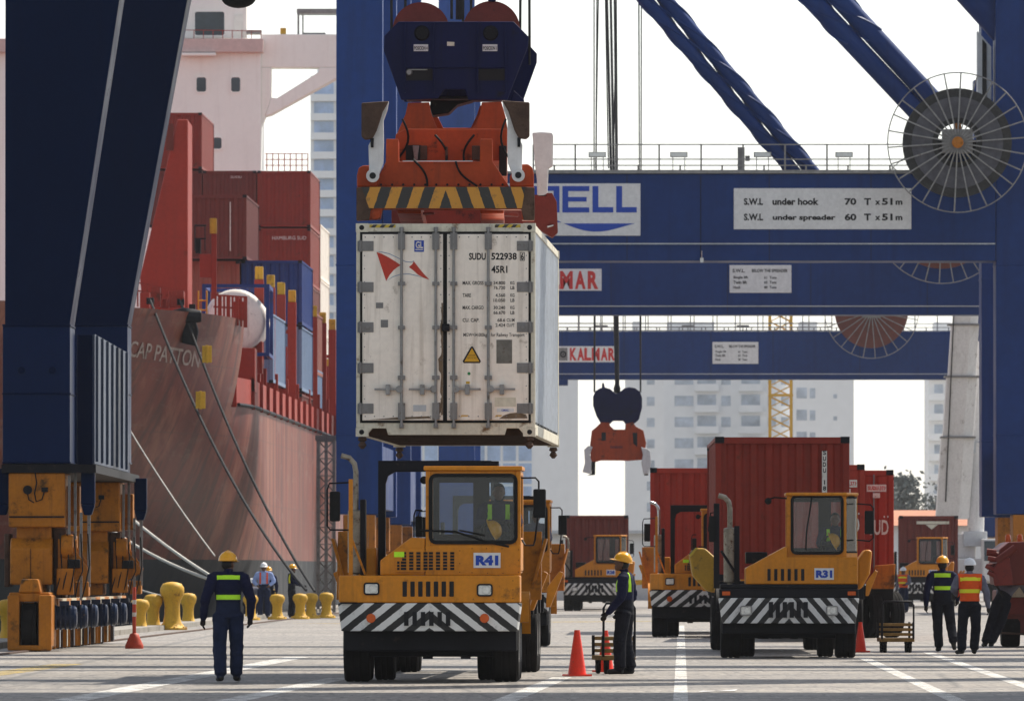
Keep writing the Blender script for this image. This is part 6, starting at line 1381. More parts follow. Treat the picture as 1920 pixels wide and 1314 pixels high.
def tractor_b(loc, vx, number, label, light=False):
    r = empty('terminal_tractor', loc, heading(vx), label, 'truck', 'yellow terminal tractors'); common(r, hw=1.2)
    m = MB(); m.prism([(-1.08, -.12), (1.08, -.12), (1.21, .05), (1.21, .4), (-1.21, .4), (-1.21, .05)], .60, 1.035, axis='z'); b = m.build('bumper', 'bumper_close', r, bevel=.015)
    for v in b.data.vertices:
        if v.co.z < .66: v.co.x *= .95; v.co.y += .04
    slots(r, [bU(1444 + 13 * k) for k in range(6)], .70, .97, .075, -.124, 'bumper_slot')
    for s in (-1, 1): lamp(r, s * .74, .82, .21, .17, -.125, 'steel')
    m = MB().use('dark'); m.box(-1.2, 1.2, .0, .5, 1.04, 1.19); m.box(-1.18, 1.19, .12, 1.9, 1.19, 1.27); m.build('front_deck', None, r, bevel=.015)
    for s in (-1, 1): q = MB().use('amberlens'); q.box(s * 1.08 - .07, s * 1.08 + .07, -.03, .05, 1.08, 1.15); q.build('marker_lamp', None, r, bevel=.01)
    h = MB().use('yellow'); h.prism([(-.74, 1.272), (1.19, 1.272), (1.19, 1.74), (-.03, 1.74), (-.03, 1.93), (-.74, 1.55)], .14, .28, axis='y'); h.prism([(-.74, 1.272), (-.035, 1.272), (-.035, 1.93), (-.74, 1.55)], .285, 2.0); h.build('hood', None, r, bevel=.02)
    slots(r, [bU(1441 + 12.6 * k) for k in range(6)], bZ(1088), bZ(1066), .055, .138)
    plate(r, number, bU(1544), bZ(1075.5), .335, .2, .138)
    cb, sx = cab(r, bU(1475), bU(1608), 1.3, bZ(923), 1.85, .30, 1.85, bU(1485), bU(1578), bZ(1036), bZ(931), 'yellow', cut=.20)
    stack(r, bU(1369), 1.1, 1.27, bZ(928), .045, 'pipe', -1, (1.29, bZ(988), 'pipe'))
    g = MB().use('dark'); g.box(bU(1338), bU(1349), .7, .8, 1.2, bZ(943)); g.box(bU(1377), bU(1387), 1.0, 1.15, 1.27, bZ(985)); g.bar((bU(1352), .75, bZ(1032)), (bU(1378), .9, bZ(1072)), .04); g.build('side_post', None, r, bevel=.008)
    g = MB().use('dark'); g.box(bU(1399), bU(1440), 1.3, 2.2, 1.93 - .3, bZ(1034)); g.build('air_box', None, r, bevel=.02)
    g = MB().use('black'); g.lathe([(.03, 0), (.06, .02), (.06, .11), (.03, .13)], 14, (bU(1440), .45, bZ(939)), 'y'); g.tube([(bU(1440), .5, bZ(936)), (bU(1452), .5, bZ(932)), (bU(1475), .5, bZ(934))], .016, 6); g.build('work_lamp', None, r, smooth=40)
    mirror(r, bU(1629), .35, bZ(1001), bZ(957), .155, 1, [(bU(1608), .6, bZ(944)), (bU(1632), .4, bZ(946)), (bU(1637), .4, bZ(952)), (bU(1637), .4, bZ(1008)), (bU(1630), .4, bZ(1014)), (bU(1608), .6, bZ(1012))])
    mirror(r, -1.30, .7, 2.0, 2.45, .14, -1, [(-1.22, .75, 2.52), (-1.34, .75, 2.5), (-1.38, .75, 2.2), (-1.22, .75, 1.98)])
    # big mudguards standing out behind the cab, striped tips
    g = MB().use(mat('olive_yellow_paint', (.42, .24, .02), .45, var=.12, scale=2, dirt=.12, dirtcol=(.12, .08, .03)))
    g.prism([(-1.25, 1.12), (-1.22, 1.72), (-1.42, 1.90), (-1.60, 1.90), (-1.70, 1.80), (-1.64, 1.42), (-1.40, 1.15)], 2.55, 3.9); w1 = g.build('mudguard', None, r, bevel=.05)
    g = MB(); g.prism([(-1.70, 1.80), (-1.60, 1.905), (-1.54, 1.905), (-1.67, 1.74)], 2.52, 2.56); g.build('guard_stripes', 'hazard_small', w1)
    g = MB().use('yellow'); g.prism([(1.23, 1.16), (1.23, 1.68), (1.38, 1.88), (1.50, 1.86), (1.46, 1.45), (1.32, 1.2)], 2.5, 3.9); g.build('mudguard', None, r, bevel=.05)
    for s in (-1, 1): fender(r, *(sorted((s * 1.22, s * .66))), 3.3, .58, .62, 'dark')
    return r, sx
def trailer(loc, vx, label, L=12.6, guides='yellow', rot_w=0.0, deck=1.30):
    r = empty('container_trailer', loc, heading(vx), label, 'trailer', 'container trailers')
    m = MB().use('dark'); m.box(-.5, -.36, 0, L, deck - .35, deck); m.box(.36, .5, 0, L, deck - .35, deck)
    for k in range(6): m.box(-1.2, 1.2, .05 + (L - .35) * k / 5, .3 + (L - .35) * k / 5, deck - .28, deck - .003)
    m.build('chassis', None, r, bevel=.015)
    for s in (-1, 1):
        for y in (.0, L - .4):
            g = MB().use(guides); g.prism([(s * 1.235, deck - .2), (s * 1.30, deck - .2), (s * 1.50, deck + .32), (s * 1.44, deck + .35), (s * 1.25, deck + .1)], y, y + .38); g.build('corner_guide', None, r, bevel=.012)
    for k in range(2):
        for s in (-1, 1):
            wheel(r, s * 1.04, L - 3.4 + 1.35 * k, .50, .28, face=s, steer=rot_w); wheel(r, s * .74, L - 3.4 + 1.35 * k, .50, .28, face=s, steer=rot_w)
    m = MB().use('dark')
    for k in range(2): m.box(-.9, .9, L - 3.5 + 1.35 * k, L - 3.3 + 1.35 * k, .42, .58)
    m.box(-.34, -.2, 3.0, 3.15, .25, deck - .3); m.box(.2, .34, 3.0, 3.15, .25, deck - .3); m.build('axle', None, r)
    return r
# nearest tractor, and the one right behind it
Y41 = GY(1278); R41, sx41 = tractor_a((X(806, Y41), Y41 - .5, 0), 1400, 'R41', 'nearest yellow terminal tractor with the plate R41, below the hanging container')
trailer((X(806, Y41) + .11, Y41 + 4.6, 0), 1400, 'empty trailer behind the nearest yellow tractor R41', deck=1.15)
Yb2 = 203.0; Rb, sxb = tractor_a((X(1031, Yb2) - 1.23, Yb2, 0), 1480, None, 'yellow tractor following close behind tractor R41, only its right side showing')
# tractor R31 with its dark red container
Y31 = GY(1233); R31, sx31 = tractor_b((X(1478, Y31), Y31 - .4, 0), 1140, 'R31', 'yellow terminal tractor with the plate R31 carrying a dark red container')
c31 = container((X(1467, 186), 186, 1.32), heading(1090), 'red', 'dark red container with a vertical white number strip behind tractor R31', 'red containers on trailers', Hh=2.62)
trailer((X(1467, 186) , 185.9, 0), 1090, 'trailer under the dark red container behind tractor R31', deck=1.31)
m = MB(); xx = X(1546, 186) - X(1467, 186); m.box(xx - .045, xx + .045, .02, .032, .55, 2.36); m.build('number_strip', 'whiteink', c31)
for k, ch in enumerate('SUDU 184'): 
    if ch != ' ': text(c31, ch, xx, 2.33 - k * .108, .058 if ch != '1' else .018, .082, .016, 'ink', bold=.03)
# second tractor on its left, half hidden
Y2 = 232.0; R2, sx2 = tractor_a((X(1217, Y2) + 1.25, Y2, 0), 1240, None, 'yellow tractor with a bright upright exhaust pipe, half hidden behind tractor R31', pipe='chrome')
c2 = container((X(1219, 243) + 1.22, 243, 1.33), heading(1280), 'red2', 'bright red container on the trailer left of the dark red one', 'red containers on trailers', Hh=2.62)
trailer((X(1219, 243) + 1.22, 242.9, 0), 1280, 'trailer under the bright red container left of tractor R31', deck=1.31)
# far tractor left
Y4 = 384.0; R4, sx4 = tractor_b((X(1115, Y4), Y4, 0), 1280, 'R28', 'small far yellow tractor under a red container, behind the standing worker with the cart')
container((X(1119, 397), 397, 1.07), heading(1200), 'maroon', 'far dull red container on the small tractor left of the hand cart', 'red containers on trailers', Hh=2.59)
trailer((X(1119, 397), 396.8, 0), 1200, 'trailer under the far dull red container', deck=1.06)
# far tractor right
Y5 = 410.0; R5, sx5 = tractor_b((X(1721, Y5), Y5, 0), 1500, 'R37', 'far yellow tractor under a maroon container, behind the three men at right')
c5 = container((X(1741, 424), 424, 1.2), heading(1620), 'maroon', 'far maroon container with pale lettering, left of the white boom', 'red containers on trailers', Hh=2.59)
trailer((X(1741, 424), 423.8, 0), 1620, 'trailer under the far maroon container left of the white boom', deck=1.19)
m = MB(); m.box(-.5, .85, .02, .034, 2.24, 2.36); m.prism([(-.12, 2.22), (.38, 2.22), (.13, 2.02)], .02, .034); m.build('faded_mark', 'cream', c5)
# two more red containers with door ends towards us
def doors(c, Hh):
    """door leaves with lock rods on the near end"""
    for s in (-1, 1):
        d = MB().use('red2'); x0, x1 = sorted((s * .01, s * 1.10)); pr = corr(x0, x1, .36, .03)
        d.grid([[(x, -.004 - dd + .03, z) for x, dd in pr] for z in (.16, Hh - .14)]); D = d.build('door', None, c)
        for q in (.32, .78):
            r_ = MB().use('grey'); r_.tube([(s * q, -.03, .1), (s * q, -.03, Hh - .1)], .018, 6); r_.build('lock_rod', None, D, smooth=50)
c6 = container((X(1621, 218) - 1.22, 218, 1.18), heading(1620), 'red2', 'bright red container whose right edge shows just behind the dark red one', 'red containers on trailers', Hh=2.59); doors(c6, 2.59)
c7 = container((X(1675, 230) - 1.22, 230, 1.18), heading(1690), 'red2', 'bright red container with large white letters ending in SUD', 'red containers on trailers', Hh=2.59); doors(c7, 2.59)
for c in (c6, c7):
    text(c, 'HAMBURG SUD', .30, 1.30, 1.62, .34, -.05, 'whiteink', bold=.02)
    for k in range(2): m = MB(); m.box(1.0 + .08 * k, 1.03 + .08 * k, -.052, -.048, 1.52, 1.56); m.build('accent_mark', 'whiteink', c)
    m = MB(); m.box(.62, 1.06, -.05, -.046, 2.10, 2.26); m.build('number_patch', 'whiteink', c); m = MB(); m.box(.76, .92, -.05, -.046, 1.96, 2.07); m.build('number_patch', 'whiteink', c)
    text(c, 'SUDU 371', .84, 2.18, .38, .09, -.055, 'redink', bold=.03)
trailer((X(1621, 218) - 1.22, 217.9, 0), 1620, 'trailer under the bright red container just behind the dark red one', deck=1.17)
t7 = empty('container_trailer', (X(1675, 230) - 1.22, 229.6, 0), heading(1690), 'trailer with pale wheel rims under the bright red container lettered SUD', 'trailer', 'container trailers')
m = MB().use('dark'); m.box(-.5, -.36, 0, 12, .8, 1.16); m.box(.36, .5, 0, 12, .8, 1.16); m.box(-1.2, 1.2, 0, .3, .86, 1.16); m.box(-1.2, 1.2, 11.5, 11.9, .86, 1.16); m.build('chassis', None, t7)
m = MB().use('amber'); m.prism([(.72, 1.10), (.78, 1.62), (1.25, 1.66), (1.22, 1.10)], -.4, -.02); m.build('corner_guide', None, t7, bevel=.02)
m = MB().use('amber'); m.prism([(-.72, 1.10), (-.78, 1.62), (-1.25, 1.66), (-1.22, 1.10)], -.4, -.02); m.build('corner_guide', None, t7, bevel=.02)
for y, x in ((.2, .70), (1.6, 1.16)):
    wheel(t7, x, y, .52, .30, face=1, steer=R(20)); wheel(t7, -x, y, .52, .30, face=-1, steer=R(20))
# ---------------------------------------------------------------- people
def _loft(bm, rings):
    vs = [[bm.verts.new(p) for p in r] for r in rings]; n = len(vs[0])
    for A, B in zip(vs, vs[1:]):
        for k in range(n): bm.faces.new([A[k], A[(k + 1) % n], B[(k + 1) % n], B[k]])
    bm.faces.new(vs[0][::-1]); bm.faces.new(vs[-1])
def person(loc, rz, label, cloth, pose=None, vox=0.012, helmet=None, vest=None, strips=None, group=None, seed=1, face_up=0.0, head_turn=0.0, hand='glove', scale=1.0, hair=True, strap=None):
    """one continuous body: limbs, trunk, head and five-fingered hands fused into a single skin; local +y is forward"""
    rnd = random.Random(seed); J = dict(pelvis=(0, 0, .96), waist=(0, .0, 1.08), chest=(0, .0, 1.30), neck=(0, -.01, 1.47), head=(0, .03, 1.60))
    for s, n in ((-1, 'l'), (1, 'r')):
        J.update({'sh' + n: (s * .195, -.01, 1.41), 'el' + n: (s * .27, -.04, 1.13), 'wr' + n: (s * .29, .04, .89), 'hip' + n: (s * .10, 0, .93), 'kn' + n: (s * .115, .02, .50), 'an' + n: (s * .12, -.02, .10)})
    J.update(pose or {}); J = {k: Vector(v) for k, v in J.items()}
    bm = bmesh.new(); seg = []
    def limb(a, b, ra, rb, lab, n=14, flat=1.0, rings=11, wob=.0):
        a, b = Vector(a), Vector(b); d = (b - a).normalized(); u = d.cross(Vector((0, 1, 0)));
        if u.length < .1: u = d.cross(Vector((1, 0, 0)))
        u.normalize(); v = d.cross(u); R_ = []
        for i in range(rings + 1):
            t = i / rings; r = ra + (rb - ra) * t; c = a.lerp(b, t); k_ = []
            for k in range(n):
                an = 2 * PI * k / n; q = 1 + wob * (noise.noise(Vector((math.cos(an) * 1.2, math.sin(an) * 1.2, t * 5 + seed * 7.3 + a.x * 9))) + .8 * noise.noise(Vector((math.cos(an) * 2.6, math.sin(an) * 2.6, t * 11 + seed * 3.1))))
                k_.append(c + (u * math.cos(an) + v * math.sin(an) * flat) * r * q)
            R_.append(k_)
        R_ = [[c0 + (p - c0) * .45 for p, c0 in ((p, a - d * ra * .55) for p in [q - d * ra * .55 for q in R_[0]])]] + R_ + [[b + d * rb * .55 + (q - b) * .45 for q in R_[-1]]]
        _loft(bm, R_); seg.append((a, b, ra, rb, lab))
    def ellip(c, r, lab, n=14, m=9, rot=None):
        c = Vector(c); R_ = []
        for i in range(1, m):
            t = PI * i / m; R_.append([c + (rot or Matrix.Identity(3)) @ Vector((r[0] * math.sin(t) * math.cos(2 * PI * k / n), r[1] * math.sin(t) * math.sin(2 * PI * k / n), r[2] * math.cos(t))) for k in range(n)])
        _loft(bm, R_); seg.append((c, c + Vector((0, 0, .001)), min(r), min(r), lab))
    # trunk: elliptical sections
    up = [(J['pelvis'] + Vector((0, 0, -.09)), .150, .115), (J['pelvis'], .172, .125), (J['waist'], .165, .120), (J['waist'].lerp(J['chest'], .5), .178, .125), (J['chest'], .192, .128), (J['neck'] + Vector((0, 0, -.065)), .165, .105), (J['neck'] + Vector((0, 0, -.015)), .085, .075)]
    _loft(bm, [[c + Vector((a * math.cos(2 * PI * k / 20), b * math.sin(2 * PI * k / 20), 0)) * (1 + .05 * noise.noise(Vector((math.cos(2 * PI * k / 20) * 2, math.sin(2 * PI * k / 20) * 2, c.z * 9 + seed)))) for k in range(20)] for c, a, b in up])
    for i in range(1, len(up) - 1): seg.append((up[i][0], up[i + 1][0], (up[i][1] + up[i][2]) / 2, (up[i + 1][1] + up[i + 1][2]) / 2, 'trousers' if i < 2 and up[i][0].z < J['waist'].z - .04 else 'shirt'))
    limb(J['neck'] - Vector((0, 0, .03)), J['head'] - Vector((0, .02, .05)), .058, .054, 'skin')
    seg.append((J['neck'] - Vector((0, 0, .03)), J['neck'] + Vector((0, 0, .005)), .075, .065, 'shirt'))
    HR = Matrix.Rotation(head_turn, 3, 'Z') @ Matrix.Rotation(face_up, 3, 'X'); H = J['head']
    def hp(x, y, z): return H + HR @ Vector((x, y, z))
    ellip(H, (.076, .096, .112), 'skin', 16, 11, HR); ellip(hp(0, .045, -.075), (.050, .048, .045), 'skin', 12, 8, HR)      # skull, jaw
    ellip(hp(0, .097, -.012), (.015, .022, .026), 'skin', 8, 6, HR); ellip(hp(0, .085, -.062), (.026, .014, .010), 'skin', 8, 6, HR); ellip(hp(0, .082, .030), (.050, .016, .012), 'skin', 8, 6, HR)
    for s in (-1, 1): ellip(hp(s * .078, -.005, -.01), (.012, .022, .033), 'skin', 8, 6, HR)
    for n, s in (('l', -1), ('r', 1)):
        limb(J['sh' + n], J['el' + n], .084, .068, 'shirt', wob=.12); limb(J['el' + n], J['wr' + n], .068, .046, 'shirt', wob=.12)
        limb(J['neck'] + Vector((s * .05, 0, -.05)), J['sh' + n], .075, .076, 'shirt')
        limb(J['hip' + n] + Vector((0, 0, -.02)), J['kn' + n], .112, .092, 'trousers', wob=.08); limb(J['kn' + n], J['an' + n] + Vector((0, 0, .02)), .092, .086, 'trousers', wob=.14)
        f = (J.get('to' + n) or (J['an' + n] + Vector((s * .03, .17, -.055)))) - J['an' + n]; hd = J['an' + n]
        limb(hd + Vector((0, 0, .0)) - f * .18 + Vector((0, 0, -.045)), hd + f * .92, .048, .040, 'boot', flat=.95); limb(hd + Vector((0, 0, .03)), hd + f * .15 + Vector((0, 0, -.02)), .052, .05, 'boot')
        # hand: palm, four unequal bent fingers, thumb from the side of the palm
        w = J['wr' + n]; d = (w - J['el' + n]).normalized(); fw = (Vector((0, 1, 0)) - d * d.y); fw = fw.normalized() if fw.length > .2 else Vector((0, 0, 1)); ins = d.cross(fw) * 1.0; ins = ins.normalized()
        if ins.x * s > 0: ins = -ins
        pe = w + d * .088; limb(w, pe, .034, .040, 'hand', flat=.62, n=12)
        for k, Ln in enumerate((.070, .080, .074, .058)):
            o = (k - 1.5) * .0205; b0 = pe + fw * -o; k1 = b0 + d * Ln * .5 + ins * .012; k2 = k1 + d * Ln * .38 + ins * .026
            limb(b0 - d * .01, k1, .0105, .0098, 'hand', n=8, rings=2); limb(k1, k2, .0098, .0085, 'hand', n=8, rings=2)
        t0 = w + d * .03 + fw * .030; t1 = t0 + d * .035 + fw * .026 + ins * .01; limb(t0, t1, .0135, .0115, 'hand', n=8, rings=2); limb(t1, t1 + d * .035 + ins * .008, .0115, .0095, 'hand', n=8, rings=2)
    bmesh.ops.recalc_face_normals(bm, faces=bm.faces)
    me = bpy.data.meshes.new('tmp'); bm.to_mesh(me); bm.free(); ob = bpy.data.objects.new('tmp', me); COL.objects.link(ob)
    md = ob.modifiers.new('r', 'REMESH'); md.mode = 'VOXEL'; md.voxel_size = vox
    sm = ob.modifiers.new('s', 'SMOOTH'); sm.iterations = 2; sm.factor = .4
    bpy.context.view_layer.update()
    body = bpy.data.meshes.new_from_object(ob.evaluated_get(bpy.context.evaluated_depsgraph_get())); bpy.data.objects.remove(ob); bpy.data.meshes.remove(me)
    labs = ['shirt', 'trousers', 'skin', 'hand', 'boot']; cols = [cloth['shirt'], cloth['trousers'], 'skin', hand, 'boot']
    body.materials.clear(); [body.materials.append(M[c]) for c in cols]
    S_ = [(a, b - a, max(1e-9, (b - a).length_squared), ra, rb, labs.index(lab)) for a, b, ra, rb, lab in seg]
    for p in body.polygons:
        c = p.center; best = 9
        for a, ab, l2, ra, rb, li in S_:
            t = max(0, min(1, (c - a).dot(ab) / l2)); dd = (c - a - ab * t).length - (ra + (rb - ra) * t)
            if dd < best: best = dd; p.material_index = li
        p.use_smooth = True
    root = bpy.data.objects.new('person', body); COL.objects.link(root); root.location = loc; root.rotation_euler.z = rz; root.scale = (scale,) * 3
    tag(root, label, 'person', group)
    def shell(name, m, z0, z1, x0, x1, back=None, off=.008, torso_only=True, mtx=None, arms=False):
        b = bmesh.new(); b.from_mesh(body)
        if torso_only: bmesh.ops.delete(b, geom=[f for f in b.faces if f.material_index > 1 or (not arms and abs(f.calc_center_median().x) > .215)], context='FACES')
        for co, no in (((0, 0, z0), (0, 0, -1)), ((0, 0, z1), (0, 0, 1)), ((x0, 0, 0), (-1, 0, 0)), ((x1, 0, 0), (1, 0, 0))) + ((((0, .01 * back, 0), (0, -back, 0)),) if back else ()):
            bmesh.ops.bisect_plane(b, geom=b.verts[:] + b.edges[:] + b.faces[:], plane_co=co, plane_no=no, clear_outer=True)
        b.normal_update(); [setattr(v, 'co', v.co + v.normal * off) for v in b.verts]
        if not b.faces: b.free(); return None
        bmesh.ops.solidify(b, geom=b.faces[:], thickness=.004)
        mm = bpy.data.meshes.new(name); b.to_mesh(mm); b.free(); mm.materials.clear(); mm.materials.append(M[m]); mm.polygons.foreach_set('material_index', [0] * len(mm.polygons)); mm.polygons.foreach_set('use_smooth', [True] * len(mm.polygons)); mm.set_sharp_from_angle(angle=R(50))
        o = bpy.data.objects.new(name, mm); COL.objects.link(o); o.parent = root; return o
    if vest: shell('vest', vest, J['pelvis'].z + .02, J['neck'].z - .0, -.215, .215, None, .014)
    for q in (strips or []): shell('reflective_strip', q[4] if len(q) > 4 else 'lime', q[0], q[1], q[2], q[3], q[5] if len(q) > 5 else -1, .021 if vest else .010)
    def headm(name, m, mb, smooth=50):
        for v in mb.bm.verts: v.co = hp(*v.co)
        return mb.build(name, m, root, smooth=smooth)
    e = MB()
    for s in (-1, 1): e.ell((s * .031, .083, .012), (.012, .008, .007), 8, 6)
    headm('eyes', 'ink', e)
    if hair and not helmet:
        g = MB(); g.ell((0, -.012, .028), (.083, .100, .098), 16, 10, fn=lambda p, q: q if p.y < .35 or p.z > .35 else Vector((q.x * .8, q.y * .6, q.z))); headm('hair', 'hair', g)
    elif hair:
        g = MB(); g.ell((0, -.02, -.01), (.080, .086, .085), 14, 8, fn=lambda p, q: q if p.y < .1 else Vector((q.x * .85, q.y * .5, q.z))); headm('hair', 'hair', g)
    if helmet:
        g = MB(); N = 24; R_ = []
        for i in range(9):
            t = (PI / 2) * (1 - i / 8) ; R_.append([(math.cos(t) * .118 * math.cos(2 * PI * k / N), math.cos(t) * .138 * math.sin(2 * PI * k / N) - .005, .045 + .125 * math.sin(t)) for k in range(N)])
        R_[0] = [(q[0] + .001 * math.cos(k), q[1] + .001 * math.sin(k), q[2]) for k, q in enumerate(R_[0])]
        rim = [((.130 if 1 else 0) * math.cos(2 * PI * k / N), (.150 + .050 * max(0, math.sin(2 * PI * k / N)) ** 1.5) * math.sin(2 * PI * k / N) - .005, .040 - .012 * max(0, math.sin(2 * PI * k / N))) for k in range(N)]
        low = [(a * .9, b * .9, c - .008) for a, b, c in rim]
        R_ += [rim, low]; g.grid([r + [r[0]] for r in R_])
        bmesh.ops.remove_doubles(g.bm, verts=g.bm.verts, dist=.0005)
        g.tube([(0, -.12, .09), (0, -.075, .155), (0, 0, .178), (0, .075, .155), (0, .12, .09)], .007, 6)
        headm('helmet', helmet, g, 60)
    return root
NAVY = dict(shirt='navycloth', trousers='denim'); BLK = dict(shirt='navycloth', trousers='blackcloth')
Yw = GY(1278) - .2
person((X(428, Yw), Yw, 0), 0.05, 'worker walking away in navy coverall, yellow helmet, lime back strips, nearest the mooring bollards', NAVY,
       dict(ell=(-.31, -.05, 1.12), wrl=(-.335, .05, .86), elr=(.31, -.06, 1.12), wrr=(.30, .06, .87), anl=(-.105, -.10, .10), knl=(-.115, -.0, .50), anr=(.115, .10, .10), knr=(.115, .07, .50), shl=(-.20, -.01, 1.42), shr=(.20, -.01, 1.42)),
       vox=.0085, head_turn=-.7, helmet='helmet', strips=[(1.385, 1.44, -.155, .155), (1.115, 1.18, -.155, .155)], seed=2, scale=1.0)
Yw = 147.5
person((X(1172, Yw), Yw, 0), R(78), 'worker in profile by the yellow hand cart, looking up, navy clothes, yellow helmet', BLK,
       dict(head=(0, .045, 1.605), ell=(-.25, .0, 1.13), wrl=(-.24, .20, .90), elr=(.24, -.07, 1.14), wrr=(.22, .10, .93), anl=(-.10, .06, .10), anr=(.10, -.06, .10), knl=(-.11, .06, .50)),
       vox=.0085, helmet='helmet', strips=[(1.20, 1.47, -.14, -.09, 'lime', 1), (1.20, 1.47, .09, .14, 'lime', 1), (1.20, 1.47, -.15, -.10, 'lime', -1)], seed=5, face_up=R(14), head_turn=R(6))
Yw = 189.0
person((X(1767, Yw), Yw, 0), -.05, 'man in yellow helmet with two lime back strips, walking beside the orange vest', BLK,
       dict(ell=(-.29, -.09, 1.13), wrl=(-.30, -.02, .86), elr=(.28, .02, 1.15), wrr=(.27, .18, .96), anl=(-.07, .10, .10), knl=(-.09, .08, .5), knr=(.15, .05, .50), anr=(.20, -.26, .20), tor=(.22, -.10, .06)),
       vox=.013, helmet='helmet', strips=[(1.37, 1.44, -.15, .15), (1.14, 1.21, -.14, .16)], seed=8, scale=1.01)
Yw = 183.5
person((X(1818, Yw), Yw, 0), .06, 'man walking away in orange vest with yellow strips, grey sleeves and white helmet', dict(shirt='greycloth', trousers='blackcloth'),
       dict(ell=(-.30, -.02, 1.20), wrl=(-.22, .16, 1.10), elr=(.30, -.06, 1.14), wrr=(.33, -.06, .88), anl=(-.16, -.12, .10), knl=(-.13, .06, .50), anr=(.09, .10, .10), tol=(-.25, .02, .045)),
       vox=.013, helmet='whelmet', vest='vest', strips=[(1.35, 1.41, -.19, .19, 'yelt'), (1.13, 1.20, -.19, .19, 'yelt')], seed=11, scale=.98)
Yw = 201.2
person((X(1853, Yw), Yw, 0), -.10, 'man in grey shirt and dark trousers leaning over towards the red machine', dict(shirt='greycloth', trousers='blackcloth'),
       dict(pelvis=(.26, .03, .93), waist=(.32, .08, 1.05), chest=(.44, .18, 1.22), neck=(.55, .30, 1.36), head=(.60, .38, 1.46), hipl=(.17, .03, .90), hipr=(.35, .05, .90), shl=(.27, .15, 1.30), shr=(.62, .22, 1.30), ell=(.20, .20, 1.05), wrl=(.26, .36, .90), elr=(.72, .36, 1.12), wrr=(.74, .5, 1.0), knl=(.05, .05, .48), anl=(-.06, -.04, .10), knr=(.24, .08, .48), anr=(.06, .02, .10), tol=(-.12, .12, .045), tor=(.02, .18, .045)),
       vox=.013, helmet=None, seed=14)
Yw = 366.0
person((X(1694, Yw), Yw, 0), R(150), 'small far man in orange vest and white helmet behind the empty cart', dict(shirt='greycloth', trousers='denim'), dict(ell=(-.30, .05, 1.18), wrl=(-.2, .2, 1.1)), vox=.02, helmet='whelmet', vest='vest', strips=[(1.33, 1.39, -.19, .19, 'yelt', 1), (1.13, 1.19, -.19, .19, 'yelt', 1)], seed=17, scale=.93)
Yw = 322.0
person((X(495, Yw), Yw, 0), R(176), 'man in pale blue shirt and white helmet facing the camera, arms bent', dict(shirt='paleblue', trousers='denim'), dict(ell=(-.32, .0, 1.17), wrl=(-.20, .16, 1.05), elr=(.32, .0, 1.17), wrr=(.20, .16, 1.05)), vox=.018, helmet='whelmet', strips=[(1.1, 1.45, -.13, -.08, 'vest', 1), (1.1, 1.45, .08, .13, 'vest', 1)], seed=20, group=None, hand='skin')
person((X(504, 330), 330, 0), R(170), 'man half hidden behind the pale blue shirt, yellow helmet', BLK, None, vox=.02, helmet='helmet', seed=21, scale=.93)
Yw = 325.0
person((X(547, Yw), Yw, 0), R(-75), 'man in dark clothes and yellow helmet standing by the dark mooring ropes', BLK, dict(ell=(-.25, .1, 1.16), wrl=(-.18, .34, 1.08), elr=(.25, .1, 1.16), wrr=(.18, .34, 1.06)), vox=.018, helmet='helmet', strips=[(1.15, 1.45, -.14, -.08, 'yelt', 1), (1.15, 1.45, .08, .14, 'yelt', -1)], seed=23, scale=.97)
Yw = 329.0
person((X(468, Yw), Yw, 0), R(200), 'crouching man in white helmet, left of the man in pale blue shirt', dict(shirt='greycloth', trousers='denim'),
       dict(pelvis=(0, -.1, .50), waist=(0, -.06, .62), chest=(0, .06, .82), neck=(0, .14, .98), head=(0, .2, 1.10), hipl=(-.1, -.1, .46), hipr=(.1, -.1, .46), shl=(-.2, .1, .92), shr=(.2, .1, .92), ell=(-.26, .24, .72), wrl=(-.2, .42, .62), elr=(.26, .24, .72), wrr=(.2, .42, .62), knl=(-.16, .26, .52), knr=(.16, .26, .52), anl=(-.14, .02, .10), anr=(.14, .02, .10)), vox=.02, helmet='whelmet', seed=25)
# drivers, sitting on the cab seats
SIT = dict(pelvis=(0, 0, .10), waist=(0, .0, .24), chest=(0, .03, .46), neck=(0, .04, .63), head=(0, .07, .77), hipl=(-.10, .02, .09), hipr=(.10, .02, .09), shl=(-.20, .03, .57), shr=(.20, .03, .57), ell=(-.27, .14, .34), wrl=(-.15, .34, .36), elr=(.27, .14, .34), wrr=(.15, .34, .36),
           knl=(-.13, .40, .12), knr=(.13, .40, .12), anl=(-.13, .42, -.28), anr=(.13, .42, -.28))
def driver(tr, sx, y, z, label, cloth, **k):
    p = tr.matrix_basis if False else tr
    c, s_ = math.cos(tr.rotation_euler.z + PI), math.sin(tr.rotation_euler.z + PI)
    a = tr.rotation_euler.z; loc = (tr.location.x + sx * math.cos(a) - y * math.sin(a), tr.location.y + sx * math.sin(a) + y * math.cos(a), z)
    return person(loc, a + PI, label, cloth, dict(SIT), **k)
driver(R41, sx41 - .02, 1.28, 1.80, 'bareheaded driver behind the windscreen of tractor R41', BLK, vox=.012, strips=[(.34, .60, -.15, -.09, 'lime', 1), (.34, .60, .09, .15, 'lime', 1)], seed=31)
driver(R31, sx31, 1.42, 1.62, 'driver of tractor R31, dark clothes with green vest strips, hidden behind reflections', BLK, vox=.014, strips=[(.34, .60, -.15, -.09, 'lime', 1), (.34, .60, .09, .15, 'lime', 1)], seed=32)
driver(Rb, sxb, 1.32, 1.80, 'driver in the yellow tractor behind R41, seen through its side window', dict(shirt='greycloth', trousers='denim'), vox=.016, seed=33, hand='skin')
